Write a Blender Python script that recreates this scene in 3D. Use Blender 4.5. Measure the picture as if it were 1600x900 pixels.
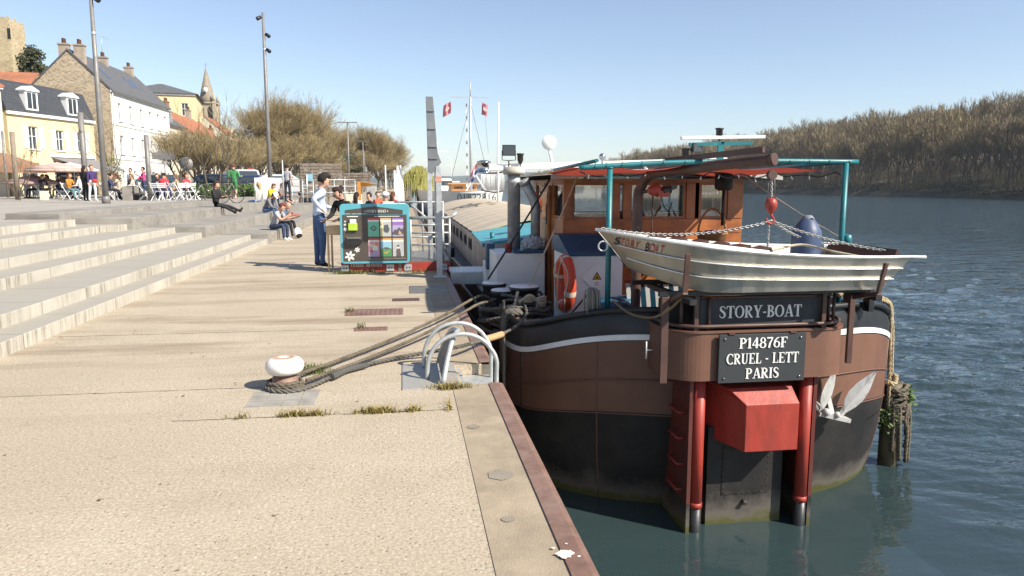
import bpy, bmesh, math, random
import numpy as np
from mathutils import Vector as V, Matrix, Quaternion
R = math.radians
random.seed(7)
scene = bpy.context.scene
for o in list(bpy.data.objects): bpy.data.objects.remove(o)
COL = scene.collection
# ---------------------------------------------------------------- camera
EYE, F = 1.6, 1155.0
TH = math.atan(160 / F); YAW = math.atan(170 / (F / math.cos(TH)))
cam = bpy.data.cameras.new('camera'); co = bpy.data.objects.new('camera', cam); COL.objects.link(co)
cam.sensor_width = 36; cam.lens = 36 * F / 1600; cam.clip_start = .05; cam.clip_end = 6000
co.location = (0, 0, EYE); co.rotation_euler = (math.pi / 2 - TH, 0, -YAW)
scene.camera = co
# ---------------------------------------------------------------- light
SUN_DIR = V((.80, -.60, 0)).normalized(); ELEV = R(40)
w = bpy.data.worlds.new('World'); scene.world = w; w.use_nodes = True
nt = w.node_tree; bg = nt.nodes['Background']
sky = nt.nodes.new('ShaderNodeTexSky'); sky.sky_type = 'NISHITA'; sky.sun_disc = False
sky.sun_elevation = ELEV; sky.sun_rotation = math.atan2(SUN_DIR.x, SUN_DIR.y)
sky.altitude = 100; sky.air_density = 1.0; sky.dust_density = .3; sky.ozone_density = 2.8
tint = nt.nodes.new('ShaderNodeMix'); tint.data_type = 'RGBA'; tint.blend_type = 'MULTIPLY'; tint.inputs[0].default_value = 1; tint.inputs[7].default_value = (.98, .965, 1.0, 1)
nt.links.new(sky.outputs[0], tint.inputs[6]); hs = nt.nodes.new('ShaderNodeHueSaturation'); hs.inputs['Saturation'].default_value = .84; nt.links.new(tint.outputs[2], hs.inputs['Color']); nt.links.new(hs.outputs[0], bg.inputs[0]); bg.inputs[1].default_value = .094
sl = bpy.data.lights.new('sun', 'SUN'); sl.energy = 5.0; sl.angle = R(.53); sl.color = (1, .93, .80)
so = bpy.data.objects.new('sun', sl); COL.objects.link(so)
sd = V((SUN_DIR.x * math.cos(ELEV), SUN_DIR.y * math.cos(ELEV), math.sin(ELEV)))
so.rotation_euler = sd.to_track_quat('Z', 'Y').to_euler(); so.location = (20, -20, 40)
scene.view_settings.view_transform = 'Standard'; scene.view_settings.look = 'None'
scene.view_settings.exposure = .80; scene.view_settings.gamma = 1

# ---------------------------------------------------------------- helpers
def ray(px, py):
    x = (px - 800) / F; y = -(py - 450) / F
    fx, fy = math.sin(YAW), math.cos(YAW); c, s = math.cos(TH), math.sin(TH)
    f = c + y * s; u = -s + y * c
    return V((x * fy + f * fx, -x * fx + f * fy, u))
def G(px, py, z=0.):                 # where a sight line meets a level
    r = ray(px, py); return V((0, 0, EYE)) + r * ((z - EYE) / r.z)
def AY(px, py, Y):                   # where it meets the plane y = Y
    r = ray(px, py); return V((0, 0, EYE)) + r * (Y / r.y)
def AX(px, py, X):
    r = ray(px, py); return V((0, 0, EYE)) + r * (X / r.x)

ROOT = {}
def tag(o, label=None, cat=None, group=None, kind=None):
    if label: o['label'] = label
    if cat: o['category'] = cat
    if group: o['group'] = group
    if kind: o['kind'] = kind
    return o
def thing(name, label, cat, loc=(0, 0, 0), rz=0, group=None):
    o = bpy.data.objects.new(name, None); COL.objects.link(o)
    o.location = loc; o.rotation_euler = (0, 0, rz); o.empty_display_size = .2
    tag(o, label, cat, group)
    ROOT[o.name] = Matrix.Translation(V(loc)) @ Matrix.Rotation(rz, 4, 'Z')
    return o
def dup(o, loc, rz, label=None, group=None):
    r = o.copy(); COL.objects.link(r); r.location = loc; r.rotation_euler = (0, 0, rz)
    if label: r['label'] = label
    if group: r['group'] = group
    for ch in list(o.children):
        c = ch.copy(); COL.objects.link(c); c.parent = r
        for g in list(ch.children):
            d = g.copy(); COL.objects.link(d); d.parent = c
    return r

class MB:
    def __init__(s): s.v = []; s.f = []; s.m = []; s.sm = []; s.X = None
    def add(s, vs, fs, mi=0, smooth=False):
        b = len(s.v)
        if s.X is not None: vs = [s.X @ V(p) for p in vs]
        s.v += [tuple(p) for p in vs]
        for f in fs: s.f.append(tuple(b + i for i in f)); s.m.append(mi); s.sm.append(smooth)
        return s
    def box(s, a, b, mi=0):
        x0, y0, z0 = a; x1, y1, z1 = b
        vs = [(x0,y0,z0),(x1,y0,z0),(x1,y1,z0),(x0,y1,z0),(x0,y0,z1),(x1,y0,z1),(x1,y1,z1),(x0,y1,z1)]
        return s.add(vs, [(3,2,1,0),(4,5,6,7),(0,1,5,4),(1,2,6,5),(2,3,7,6),(3,0,4,7)], mi)
    def bar(s, p, q, wx, wy, up=(0, 0, 1), mi=0):     # square bar from p to q
        p, q = V(p), V(q); d = (q - p).normalized(); u = V(up)
        if abs(d.dot(u)) > .98: u = V((0, 1, 0))
        a = d.cross(u).normalized(); b = a.cross(d)
        vs = [e + a * (i * wx / 2) + b * (j * wy / 2) for e in (p, q) for i, j in ((-1,-1),(1,-1),(1,1),(-1,1))]
        return s.add(vs, [(0,1,2,3),(7,6,5,4),(0,4,5,1),(1,5,6,2),(2,6,7,3),(3,7,4,0)], mi)
    def tube(s, pts, r, n=8, mi=0, closed=False, cap=True):
        pts = [V(p) for p in pts]; N = len(pts)
        rr = r if isinstance(r, (list, tuple)) else [r] * N
        vs = []; prev = None
        for i, p in enumerate(pts):
            if closed: d = pts[(i + 1) % N] - pts[i - 1]
            else: d = pts[min(i + 1, N - 1)] - pts[max(i - 1, 0)]
            if d.length < 1e-9: d = V((0, 0, 1))
            d.normalize()
            if prev is None:
                a = d.cross(V((0, 0, 1)) if abs(d.z) < .95 else V((1, 0, 0))).normalized()
            else:
                a = (prev - d * prev.dot(d))
                a = a.normalized() if a.length > 1e-6 else d.orthogonal().normalized()
            prev = a; b = d.cross(a)
            for k in range(n):
                t = 2 * math.pi * k / n
                vs.append(p + (a * math.cos(t) + b * math.sin(t)) * rr[i])
        fs = []
        for i in range(N if closed else N - 1):
            j = (i + 1) % N
            for k in range(n):
                k2 = (k + 1) % n; fs.append((i*n+k, i*n+k2, j*n+k2, j*n+k))
        s.add(vs, fs, mi, True)
        if cap and not closed:
            b = len(s.v) - N * n
            s.f.append(tuple(b + k for k in range(n))[::-1]); s.m.append(mi); s.sm.append(False)
            s.f.append(tuple(b + (N-1)*n + k for k in range(n))); s.m.append(mi); s.sm.append(False)
        return s
    def rope(s, pts, r, mi=0, pitch=None, n=5):        # three twisted strands
        pts = resample(pts, r * 1.6); pitch = pitch or r * 7
        for k in range(3):
            out = []; L = 0
            for i, p in enumerate(pts):
                d = (pts[min(i+1, len(pts)-1)] - pts[max(i-1, 0)]).normalized()
                a = d.cross(V((0.1, .2, 1))).normalized(); b = d.cross(a)
                if i: L += (p - pts[i-1]).length
                t = 2 * math.pi * (L / pitch + k / 3)
                out.append(p + (a * math.cos(t) + b * math.sin(t)) * r * .52)
            s.tube(out, r * .56, n, mi)
        return s
    def lathe(s, prof, n=20, c=(0, 0, 0), ax=None, mi=0):   # profile of (radius, height)
        c = V(c); q = V((0,0,1)).rotation_difference(V(ax).normalized()) if ax is not None else Quaternion()
        vs = [c + q @ V((r*math.cos(2*math.pi*k/n), r*math.sin(2*math.pi*k/n), h)) for r, h in prof for k in range(n)]
        fs = [(i*n+k, i*n+(k+1)%n, (i+1)*n+(k+1)%n, (i+1)*n+k) for i in range(len(prof)-1) for k in range(n)]
        s.add(vs, fs, mi, True); b = len(s.v) - len(vs)
        for i, rev in ((0, True), (len(prof)-1, False)):
            if prof[i][0] > 1e-4:
                f = tuple(b + i*n + k for k in range(n)); s.f.append(f[::-1] if rev else f); s.m.append(mi); s.sm.append(False)
        return s
    def prism(s, poly, o, ux, uy, depth, mi=0):        # polygon in plane (ux, uy) at o, extruded along ux x uy
        o, ux, uy = V(o), V(ux), V(uy); nrm = ux.cross(uy).normalized(); n = len(poly)
        vs = [o + ux*x + uy*y for x, y in poly]; vs += [p + nrm*depth for p in vs]
        fs = [tuple(range(n))[::-1], tuple(range(n, 2*n))] + [(i, (i+1)%n, n+(i+1)%n, n+i) for i in range(n)]
        return s.add(vs, fs, mi)
    def loft(s, rings, mi=0, smooth=True, closed=False, caps=False):
        n = len(rings[0]); vs = [p for r in rings for p in r]
        fs = [(i*n+k, i*n+(k+1)%n, (i+1)*n+(k+1)%n, (i+1)*n+k) for i in range(len(rings)-1) for k in range(n if closed else n-1)]
        s.add(vs, fs, mi, smooth)
        if caps:
            b = len(s.v) - len(vs)
            s.f += [tuple(b+k for k in range(n))[::-1], tuple(b+(len(rings)-1)*n+k for k in range(n))]; s.m += [mi]*2; s.sm += [False]*2
        return s
    def quad(s, *p, mi=0): return s.add(p, [tuple(range(len(p)))], mi)
    def ball(s, c, r, n=12, m=8, mi=0):
        r = V(r) if not isinstance(r, (int, float)) else V((r, r, r)); c = V(c)
        rings = [[c + V((r.x*math.sin(math.pi*i/m)*math.cos(2*math.pi*k/n), r.y*math.sin(math.pi*i/m)*math.sin(2*math.pi*k/n), -r.z*math.cos(math.pi*i/m))) for k in range(n)] for i in range(m+1)]
        return s.loft(rings, mi, True, True)
    def build(s, name, mats, parent=None, world=True, bevel=0, loc=None):
        if not isinstance(mats, (list, tuple)): mats = [mats]
        me = bpy.data.meshes.new(name); vs = s.v
        if parent is not None and world:
            t = parent
            while t.parent: t = t.parent
            inv = ROOT[t.name].inverted(); vs = [tuple(inv @ V(p)) for p in vs]
        if loc is not None: vs = [(p[0]-loc[0], p[1]-loc[1], p[2]-loc[2]) for p in vs]
        me.from_pydata(vs, [], s.f)
        for m in mats: me.materials.append(m)
        me.polygons.foreach_set('material_index', s.m); me.polygons.foreach_set('use_smooth', s.sm)
        me.validate(); me.update()
        o = bpy.data.objects.new(name, me); COL.objects.link(o)
        if loc is not None: o.location = loc
        if parent is not None: o.parent = parent
        if bevel:
            b = o.modifiers.new('bevel', 'BEVEL'); b.width = bevel; b.segments = 2; b.limit_method = 'ANGLE'; b.angle_limit = R(40)
        return o
def resample(pts, step):
    pts = [V(p) for p in pts]; out = [pts[0]]; carry = 0
    for a, b in zip(pts, pts[1:]):
        L = (b - a).length
        if L < 1e-6: continue
        n = max(1, int(L / step))
        for i in range(1, n + 1): out.append(a.lerp(b, i / n))
    return out
def spline(ctrl, n=12):              # Catmull-Rom through the points
    P = [V(p) for p in ctrl]; P = [P[0]*2 - P[1]] + P + [P[-1]*2 - P[-2]]; out = []
    for i in range(1, len(P) - 2):
        a, b, c, d = P[i-1], P[i], P[i+1], P[i+2]
        for k in range(n):
            t = k / n
            out.append(.5*((2*b) + (c-a)*t + (2*a-5*b+4*c-d)*t*t + (3*b-a-3*c+d)*t**3))
    out.append(P[-2]); return out
def sag(p, q, d, n=14):
    p, q = V(p), V(q)
    return [p.lerp(q, i/n) - V((0, 0, d*4*(i/n)*(1-i/n))) for i in range(n+1)]

# ---------------------------------------------------------------- materials
def _n(t, k, **kw):
    n = t.nodes.new(k)
    for a, b in kw.items():
        if a in n.bl_rna.properties.keys(): setattr(n, a, b)
        else: n.inputs[a.replace('_', ' ')].default_value = b
    return n
def base(name):
    m = bpy.data.materials.new(name); m.use_nodes = True; t = m.node_tree
    return m, t, t.nodes['Principled BSDF']
def c4(c): return (c[0], c[1], c[2], 1)
def mixc(t, fac, a, b, mode='MIX'):
    n = t.nodes.new('ShaderNodeMix'); n.data_type = 'RGBA'; n.blend_type = mode
    for sock, val in ((0, fac), (6, a), (7, b)):
        if hasattr(val, 'links') or hasattr(val, 'is_linked'): t.links.new(val, n.inputs[sock])
        elif sock == 0: n.inputs[0].default_value = val
        else: n.inputs[sock].default_value = c4(val)
    return n.outputs[2]
def ramp(t, src, lo, hi, a=0., b=1.):
    n = t.nodes.new('ShaderNodeMapRange'); n.inputs[1].default_value = lo; n.inputs[2].default_value = hi
    n.inputs[3].default_value = a; n.inputs[4].default_value = b; t.links.new(src, n.inputs[0]); return n.outputs[0]
def coords(t, scale=(1, 1, 1), kind='Object'):
    tc = t.nodes.new('ShaderNodeTexCoord'); mp = t.nodes.new('ShaderNodeMapping'); mp.inputs[3].default_value = scale
    t.links.new(tc.outputs[kind], mp.inputs[0]); return mp.outputs[0]
def noise(t, vec, scale, detail=5, rough=.6):
    n = t.nodes.new('ShaderNodeTexNoise'); n.inputs['Scale'].default_value = scale; n.inputs['Detail'].default_value = detail
    n.inputs['Roughness'].default_value = rough; t.links.new(vec, n.inputs['Vector']); return n.outputs[0]
def bump(t, p, h, strength, dist=.02):
    b = t.nodes.new('ShaderNodeBump'); b.inputs['Strength'].default_value = strength; b.inputs['Distance'].default_value = dist
    t.links.new(h, b.inputs['Height'])
    if p.inputs['Normal'].is_linked: t.links.new(p.inputs['Normal'].links[0].from_socket, b.inputs['Normal'])
    t.links.new(b.outputs[0], p.inputs['Normal'])
def M(name, col, rough=.6, metal=0, var=.18, scale=3, dirt=None, damt=.45, dscale=1.6, bmp=.15, bscale=60, stretch=(1, 1, 1), coat=0):
    m, t, p = base(name); v = coords(t, stretch)
    lo = tuple(max(0, c*(1-var)) for c in col); hi = tuple(min(1, c*(1+var)) for c in col)
    o = mixc(t, ramp(t, noise(t, v, scale, 6), .3, .7), lo, hi)
    if dirt: o = mixc(t, ramp(t, noise(t, v, dscale, 8, .7), 1-damt-.12, 1-damt+.2), o, dirt)
    t.links.new(o, p.inputs['Base Color'])
    p.inputs['Metallic'].default_value = metal
    t.links.new(ramp(t, noise(t, v, scale*2.3, 4), .3, .7, max(.02, rough-.1), min(1, rough+.12)), p.inputs['Roughness'])
    if coat: p.inputs['Coat Weight'].default_value = coat
    if bmp: bump(t, p, noise(t, v, bscale, 4), bmp, .01)
    return m
def glassmat(name, tint=(.9, .95, .95), refl=.12):
    m, t, p = base(name); t.nodes.remove(p); out = t.nodes['Material Output']
    tr = _n(t, 'ShaderNodeBsdfTransparent'); tr.inputs[0].default_value = c4(tint)
    gl = _n(t, 'ShaderNodeBsdfGlossy'); gl.inputs['Roughness'].default_value = .03
    lw = _n(t, 'ShaderNodeFresnel'); lw.inputs[0].default_value = 1.5
    mx = _n(t, 'ShaderNodeMixShader'); t.links.new(ramp(t, lw.outputs[0], 0, 1, refl*.4, 1), mx.inputs[0])
    t.links.new(tr.outputs[0], mx.inputs[1]); t.links.new(gl.outputs[0], mx.inputs[2]); t.links.new(mx.outputs[0], out.inputs[0])
    return m
WHITE = M('white_paint', (.78, .78, .76), .45, var=.06, dirt=(.5, .46, .4), damt=.3)
WHITEC = M('clean_white', (.82, .82, .8), .5, var=.04, bmp=0)
BLACK = M('black_paint', (.014, .015, .017), .42, var=.4, dirt=(.05, .047, .043), damt=.35, bmp=.25, bscale=14)
BLACKC = M('black_plastic', (.015, .015, .016), .45, bmp=0)
BROWN = M('brown_paint', (.150, .070, .044), .55, var=.12, dirt=(.12, .058, .04), damt=.35, bmp=.1, bscale=20)
BROWND = M('brown_steel', (.085, .042, .032), .5, var=.2, dirt=(.05, .03, .025))
RED = M('red_paint', (.33, .038, .024), .5, var=.18, dirt=(.20, .03, .02), damt=.45, dscale=5, stretch=(1.5, 1.5, .5), bmp=.2, bscale=18)
REDC = M('red_cloth', (.55, .03, .03), .7)
GALV = M('galvanised_steel', (.52, .54, .55), .5, metal=.55, var=.2, scale=9, dirt=(.36, .37, .37), damt=.4)
ALU = M('aluminium', (.54, .51, .45), .37, metal=.9, var=.12, scale=2.2, dirt=(.52, .50, .46), damt=.45, dscale=2.0, bmp=.35, bscale=2.2, stretch=(1.6, 1.6, .35))
TEAL = M('teal_paint', (.012, .145, .165), .4, var=.12)
TEALL = M('light_teal', (.065, .30, .35), .4, var=.06)
BLUE = M('blue_lid', (.015, .075, .14), .4, var=.12)
CHROME = M('chrome', (.6, .6, .6), .15, metal=1, bmp=0)
STEEL = M('dark_steel', (.15, .15, .15), .5, metal=.4, dirt=(.25, .2, .15))
SMOKE = M('sooty_steel', (.34, .345, .35), .5, metal=.3, var=.3, scale=9, dirt=(.4, .4, .4), damt=.35, dscale=7)
POLE = M('grey_pole', (.20, .19, .18), .5, metal=.2)
TYRE = M('tyre', (.02, .02, .02), .8)
GLASS = glassmat('clear_glass', (.98, 1, 1), .16)
def winglass():
    m, t, p = base('window_glass'); p.inputs['Base Color'].default_value = (.045, .055, .065, 1); p.inputs['Roughness'].default_value = .06
    return m
WGLASS = winglass()
def woodmat(name, a, b, scale=5, stretch=(1, 14, 14), rough=.35):
    m, t, p = base(name); v = coords(t, stretch); n1 = noise(t, v, scale, 8, .65)
    o = mixc(t, ramp(t, n1, .3, .7), a, b)
    o = mixc(t, ramp(t, noise(t, coords(t), 2.2, 3), .45, .7), o, tuple(c*.62 for c in a))
    t.links.new(o, p.inputs['Base Color']); p.inputs['Roughness'].default_value = rough; bump(t, p, n1, .15, .005); return m
WOOD = woodmat('varnished_wood', (.31, .096, .026), (.47, .17, .052))
WOODV = woodmat('varnished_wood_upright', (.28, .09, .026), (.43, .16, .052), stretch=(14, 14, 1))
PINE = woodmat('pale_wood', (.48, .32, .17), (.62, .44, .26), rough=.6)
GREYWOOD = woodmat('weathered_wood', (.17, .13, .10), (.30, .25, .2), rough=.85)
def ropemat(name, a, b):
    m, t, p = base(name); o = mixc(t, ramp(t, noise(t, coords(t), 60, 6), .3, .7), a, b)
    o = mixc(t, ramp(t, noise(t, coords(t), 4, 4), .5, .7), o, tuple(c*.6 for c in a))
    t.links.new(o, p.inputs['Base Color']); p.inputs['Roughness'].default_value = .95
    bump(t, p, noise(t, coords(t), 150, 3), .5, .01); return m
ROPED = ropemat('dark_rope', (.06, .056, .05), (.17, .155, .13)); ROPEM = ropemat('brown_rope', (.085, .072, .052), (.17, .14, .10))
ROPEL = ropemat('pale_rope', (.42, .35, .25), (.6, .52, .4))
LETTER = M('letter_white', (.75, .74, .7), .5, var=.08, bmp=0)
CHARCOAL = M('charcoal_board', (.030, .034, .038), .7, var=.1, bmp=0)

def concrete():
    m, t, p = base('quay_concrete'); v = coords(t)
    col = mixc(t, ramp(t, noise(t, v, 1.1, 6), .35, .7), (.41, .343, .254), (.53, .454, .348))
    fine = noise(t, v, 55, 3, .8)
    col = mixc(t, ramp(t, fine, .42, .62), mixc(t, .45, col, (.20, .155, .105)), mixc(t, .25, col, (.58, .5, .38)))
    vo = _n(t, 'ShaderNodeTexVoronoi'); vo.inputs['Scale'].default_value = 48; t.links.new(v, vo.inputs['Vector'])
    peb = ramp(t, vo.outputs['Distance'], .18, .34, 1, 0)
    sep = _n(t, 'ShaderNodeSeparateColor'); t.links.new(vo.outputs['Color'], sep.inputs[0])
    pc = mixc(t, sep.outputs[0], (.13, .085, .05), (.62, .55, .45))
    mul = _n(t, 'ShaderNodeMath', operation='MULTIPLY'); t.links.new(peb, mul.inputs[0]); t.links.new(ramp(t, sep.outputs[1], .30, .5), mul.inputs[1])
    col = mixc(t, mul.outputs[0], col, pc)
    # cross-wise brown weather bands, in their own places along the quay
    vb = coords(t, (.22, 1.35, 1)); bands = ramp(t, noise(t, vb, 1.3, 7, .68), .47, .68)
    sx = _n(t, 'ShaderNodeSeparateXYZ'); t.links.new(v, sx.inputs[0])
    far = ramp(t, sx.outputs[1], 5.0, 7.5, .12, 1)
    mul2 = _n(t, 'ShaderNodeMath', operation='MULTIPLY'); t.links.new(bands, mul2.inputs[0]); t.links.new(far, mul2.inputs[1])
    col = mixc(t, ramp(t, mul2.outputs[0], 0, 1, 0, .75), col, (.20, .145, .095))
    col = mixc(t, ramp(t, noise(t, coords(t, (1, 1.4, 1)), 2.1, 8, .72), .63, .72, 0, .45), col, (.15, .115, .075))
    col = mixc(t, ramp(t, noise(t, v, .55, 5), .5, .75, 0, .5), col, (.27, .21, .145))
    t.links.new(col, p.inputs['Base Color']); p.inputs['Roughness'].default_value = .9
    bump(t, p, fine, .45, .012); bump(t, p, vo.outputs['Distance'], .18, .006)
    return m
CONC = concrete()
EDGEC = M('edge_concrete', (.34, .275, .195), .9, var=.16, scale=2.5, dirt=(.20, .16, .115), damt=.46, dscale=2.2, bmp=.4, bscale=90)
RUST = M('rusty_edge_steel', (.20, .115, .085), .55, var=.25, scale=6, dirt=(.29, .2, .16), damt=.45, dscale=5, metal=.15, bmp=.3, bscale=40)
def stonestep():
    m, t, p = base('step_stone'); v = coords(t)
    col = mixc(t, ramp(t, noise(t, v, 1.5, 6), .3, .7), (.38, .352, .30), (.50, .465, .40))
    # dark run-off streaks on the risers and slab joints every 1.5 m
    st = ramp(t, noise(t, coords(t, (1, 5, .4)), 2.2, 8, .75), .47, .66)
    st2 = ramp(t, noise(t, v, .8, 3), .38, .58); mu = _n(t, 'ShaderNodeMath', operation='MULTIPLY'); t.links.new(st, mu.inputs[0]); t.links.new(st2, mu.inputs[1])
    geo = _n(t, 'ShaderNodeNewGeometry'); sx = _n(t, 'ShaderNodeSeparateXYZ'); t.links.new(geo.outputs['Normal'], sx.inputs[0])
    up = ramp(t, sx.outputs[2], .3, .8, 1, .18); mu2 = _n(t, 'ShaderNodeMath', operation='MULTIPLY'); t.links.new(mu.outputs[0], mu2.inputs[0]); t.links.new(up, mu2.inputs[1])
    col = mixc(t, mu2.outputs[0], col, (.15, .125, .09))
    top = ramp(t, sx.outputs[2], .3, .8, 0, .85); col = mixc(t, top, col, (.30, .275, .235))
    py = _n(t, 'ShaderNodeSeparateXYZ'); t.links.new(v, py.inputs[0])
    fr = _n(t, 'ShaderNodeMath', operation='PINGPONG'); fr.inputs[1].default_value = .6; t.links.new(py.outputs[1], fr.inputs[0])
    col = mixc(t, ramp(t, fr.outputs[0], .004, .012, .75, 0), col, (.12, .10, .08))
    t.links.new(col, p.inputs['Base Color']); p.inputs['Roughness'].default_value = .88; bump(t, p, noise(t, v, 70, 4), .3, .01)
    return m
STEP = stonestep()
def darkstone():
    m, t, p = base('dark_stone'); v = coords(t)
    col = mixc(t, ramp(t, noise(t, v, 1.2, 7), .3, .7), (.20, .185, .165), (.32, .295, .26))
    col = mixc(t, ramp(t, noise(t, coords(t, (1, 3, 6)), 1.6, 6), .5, .75, 0, .7), col, (.12, .105, .09))
    t.links.new(col, p.inputs['Base Color']); p.inputs['Roughness'].default_value = .85; bump(t, p, noise(t, v, 50, 4), .3, .01); return m
DARKSTONE = darkstone()
def paving():
    m, t, p = base('plaza_paving'); v = coords(t, (1, 1, 1)); br = _n(t, 'ShaderNodeTexBrick')
    br.inputs['Scale'].default_value = 1.4; br.inputs['Mortar Size'].default_value = .012
    br.inputs['Color1'].default_value = (.34, .31, .27, 1); br.inputs['Color2'].default_value = (.41, .375, .33, 1); br.inputs['Mortar'].default_value = (.2, .18, .155, 1)
    t.links.new(v, br.inputs['Vector']); col = mixc(t, ramp(t, noise(t, v, .7, 7), .4, .75, 0, .6), br.outputs[0], (.24, .22, .19))
    t.links.new(col, p.inputs['Base Color']); p.inputs['Roughness'].default_value = .85; bump(t, p, noise(t, v, 40, 4), .2, .01); return m
PAVING = paving()
def watermat():
    m, t, p = base('river_water'); v = coords(t)
    p.inputs['Base Color'].default_value = (.028, .047, .050, 1); p.inputs['Roughness'].default_value = .04; p.inputs['IOR'].default_value = 1.58
    a = noise(t, coords(t, (.5, 1.1, 1)), 1.0, 3, .5); b = noise(t, coords(t, (.8, 1.6, 1)), 3.6, 3, .55); c = noise(t, coords(t, (1, 1.6, 1)), .22, 2)
    calm = _n(t, 'ShaderNodeSeparateXYZ'); t.links.new(v, calm.inputs[0])
    # in the lee of the barge and the quay the ripples are lower
    lee0 = ramp(t, calm.outputs[0], 5.0, 9.5, .09, 1); lee1 = ramp(t, calm.outputs[0], 18, 42, 1, 3.2); lm_ = _n(t, 'ShaderNodeMath', operation='MULTIPLY'); t.links.new(lee0, lm_.inputs[0]); t.links.new(lee1, lm_.inputs[1]); lee = lm_.outputs[0]
    add = _n(t, 'ShaderNodeMath', operation='MULTIPLY_ADD'); add.inputs[1].default_value = .30; t.links.new(b, add.inputs[0]); t.links.new(a, add.inputs[2])
    add2 = _n(t, 'ShaderNodeMath', operation='MULTIPLY_ADD'); add2.inputs[1].default_value = 1.5; t.links.new(c, add2.inputs[0]); t.links.new(add.outputs[0], add2.inputs[2])
    mu = _n(t, 'ShaderNodeMath', operation='MULTIPLY'); t.links.new(add2.outputs[0], mu.inputs[0]); t.links.new(lee, mu.inputs[1])
    bump(t, p, mu.outputs[0], 1.0, .25)
    return m
WATER = watermat()
def stonewall(name, a, b, mortar, scale=2.6):
    m, t, p = base(name); v = coords(t, (1, 1, 1.7)); vo = _n(t, 'ShaderNodeTexVoronoi'); vo.inputs['Scale'].default_value = scale
    t.links.new(v, vo.inputs['Vector']); sep = _n(t, 'ShaderNodeSeparateColor'); t.links.new(vo.outputs['Color'], sep.inputs[0])
    ve = _n(t, 'ShaderNodeTexVoronoi', feature='DISTANCE_TO_EDGE'); ve.inputs['Scale'].default_value = scale; t.links.new(v, ve.inputs['Vector'])
    col = mixc(t, sep.outputs[0], a, b); col = mixc(t, ramp(t, ve.outputs['Distance'], .02, .09, 1, 0), col, mortar)
    col = mixc(t, ramp(t, noise(t, v, .5, 5), .45, .75, 0, .4), col, tuple(c*.6 for c in a))
    t.links.new(col, p.inputs['Base Color']); p.inputs['Roughness'].default_value = .95; bump(t, p, ve.outputs['Distance'], .4, .05); return m
RUBBLE = stonewall('rubble_stone', (.27, .2, .13), (.48, .39, .27), (.44, .38, .29), 5.2)
KEEP = stonewall('keep_stone', (.36, .28, .17), (.52, .43, .28), (.42, .35, .23), 3.6)
CHURCH = M('church_stone', (.42, .36, .27), .9, var=.2, dirt=(.25, .21, .16), damt=.4, dscale=.5)
def tiles(name, a, b, dirt):
    m, t, p = base(name); v = coords(t); wv = _n(t, 'ShaderNodeTexWave', bands_direction='Z'); wv.inputs['Scale'].default_value = 1.6; wv.inputs['Distortion'].default_value = .6
    t.links.new(v, wv.inputs['Vector']); col = mixc(t, ramp(t, noise(t, v, 5, 5), .3, .7), a, b)
    col = mixc(t, ramp(t, noise(t, v, .6, 6), .5, .7, 0, .8), col, dirt); t.links.new(col, p.inputs['Base Color']); p.inputs['Roughness'].default_value = .75
    bump(t, p, wv.outputs[0], .35, .03); return m
ORANGE = tiles('clay_tiles', (.30, .105, .05), (.42, .17, .09), (.2, .1, .06)); SLATE = tiles('slate_tiles', (.075, .078, .085), (.13, .13, .138), (.11, .105, .1))
SLATEB = tiles('dark_slate', (.03, .034, .042), (.055, .06, .07), (.06, .06, .06))
YELLOW = M('yellow_render', (.66, .55, .33), .9, var=.06, scale=1, dirt=(.56, .46, .28), damt=.35, dscale=.8)
CREAM = M('cream_render', (.62, .56, .44), .9, var=.07, scale=1, dirt=(.48, .42, .33), damt=.35, dscale=.8)
WREND = M('white_render', (.76, .74, .69), .9, var=.04, scale=1, dirt=(.64, .61, .55), damt=.35, dscale=.8)
BRICK = M('brick_red', (.27, .14, .09), .9, var=.25, scale=8)
# ================================================================= SETTING
WL = -2.05
PZ = .87
# water
def wave_sheet():
    xs = np.concatenate([np.arange(-.5, 16, .085), np.arange(16, 40, .25), np.array([42, 60, 120, 900])]); ys = np.concatenate([np.array([-80, -10]), np.arange(1, 22, .085), np.arange(22, 70, .3), np.array([74, 110, 300, 4000])])
    X, Y = np.meshgrid(xs, ys, indexing='ij'); rg = np.random.default_rng(11); Z = np.zeros_like(X)
    for lam, amp, n in ((1.7, .0095, 10), (.85, .0085, 16), (.46, .0072, 22)):
        for _ in range(n):
            a = rg.normal(1.05, .33); k = 6.283/(lam*rg.uniform(.75, 1.35)); ph = rg.uniform(0, 6.28)
            Z += amp*.55*np.sin(k*(X*math.cos(a) + Y*math.sin(a)) + ph + .8*np.sin(X*.31 + ph) + .6*np.sin(Y*.23 + 2*ph))
    lee = np.clip((X - 5.5)/4, 0, 1); near = np.clip((Y - 2)/1.0, 0, 1)*0 + 1
    fade = np.clip((40 - X)/26, 0, 1)*np.clip((70 - Y)/48, 0, 1)*np.clip((Y - 0)/2, 0, 1); Z = Z*fade*(.10 + .90*lee)
    nx, ny = X.shape; me = bpy.data.meshes.new('water'); co_ = np.stack([X, Y, Z + WL], -1).reshape(-1, 3); me.vertices.add(nx*ny); me.vertices.foreach_set('co', co_.ravel().astype(np.float32))
    i, j = np.meshgrid(np.arange(nx-1), np.arange(ny-1), indexing='ij'); q = np.stack([i*ny + j, (i+1)*ny + j, (i+1)*ny + j + 1, i*ny + j + 1], -1).reshape(-1, 4)
    me.loops.add(q.size); me.loops.foreach_set('vertex_index', q.ravel().astype(np.int32)); me.polygons.add(len(q)); me.polygons.foreach_set('loop_start', np.arange(0, q.size, 4, dtype=np.int32)); me.polygons.foreach_set('use_smooth', np.ones(len(q), dtype=bool)); me.materials.append(WATER); me.update(calc_edges=True)
    o = bpy.data.objects.new('water', me); COL.objects.link(o); return o
tag(wave_sheet(), kind='structure')
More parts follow.
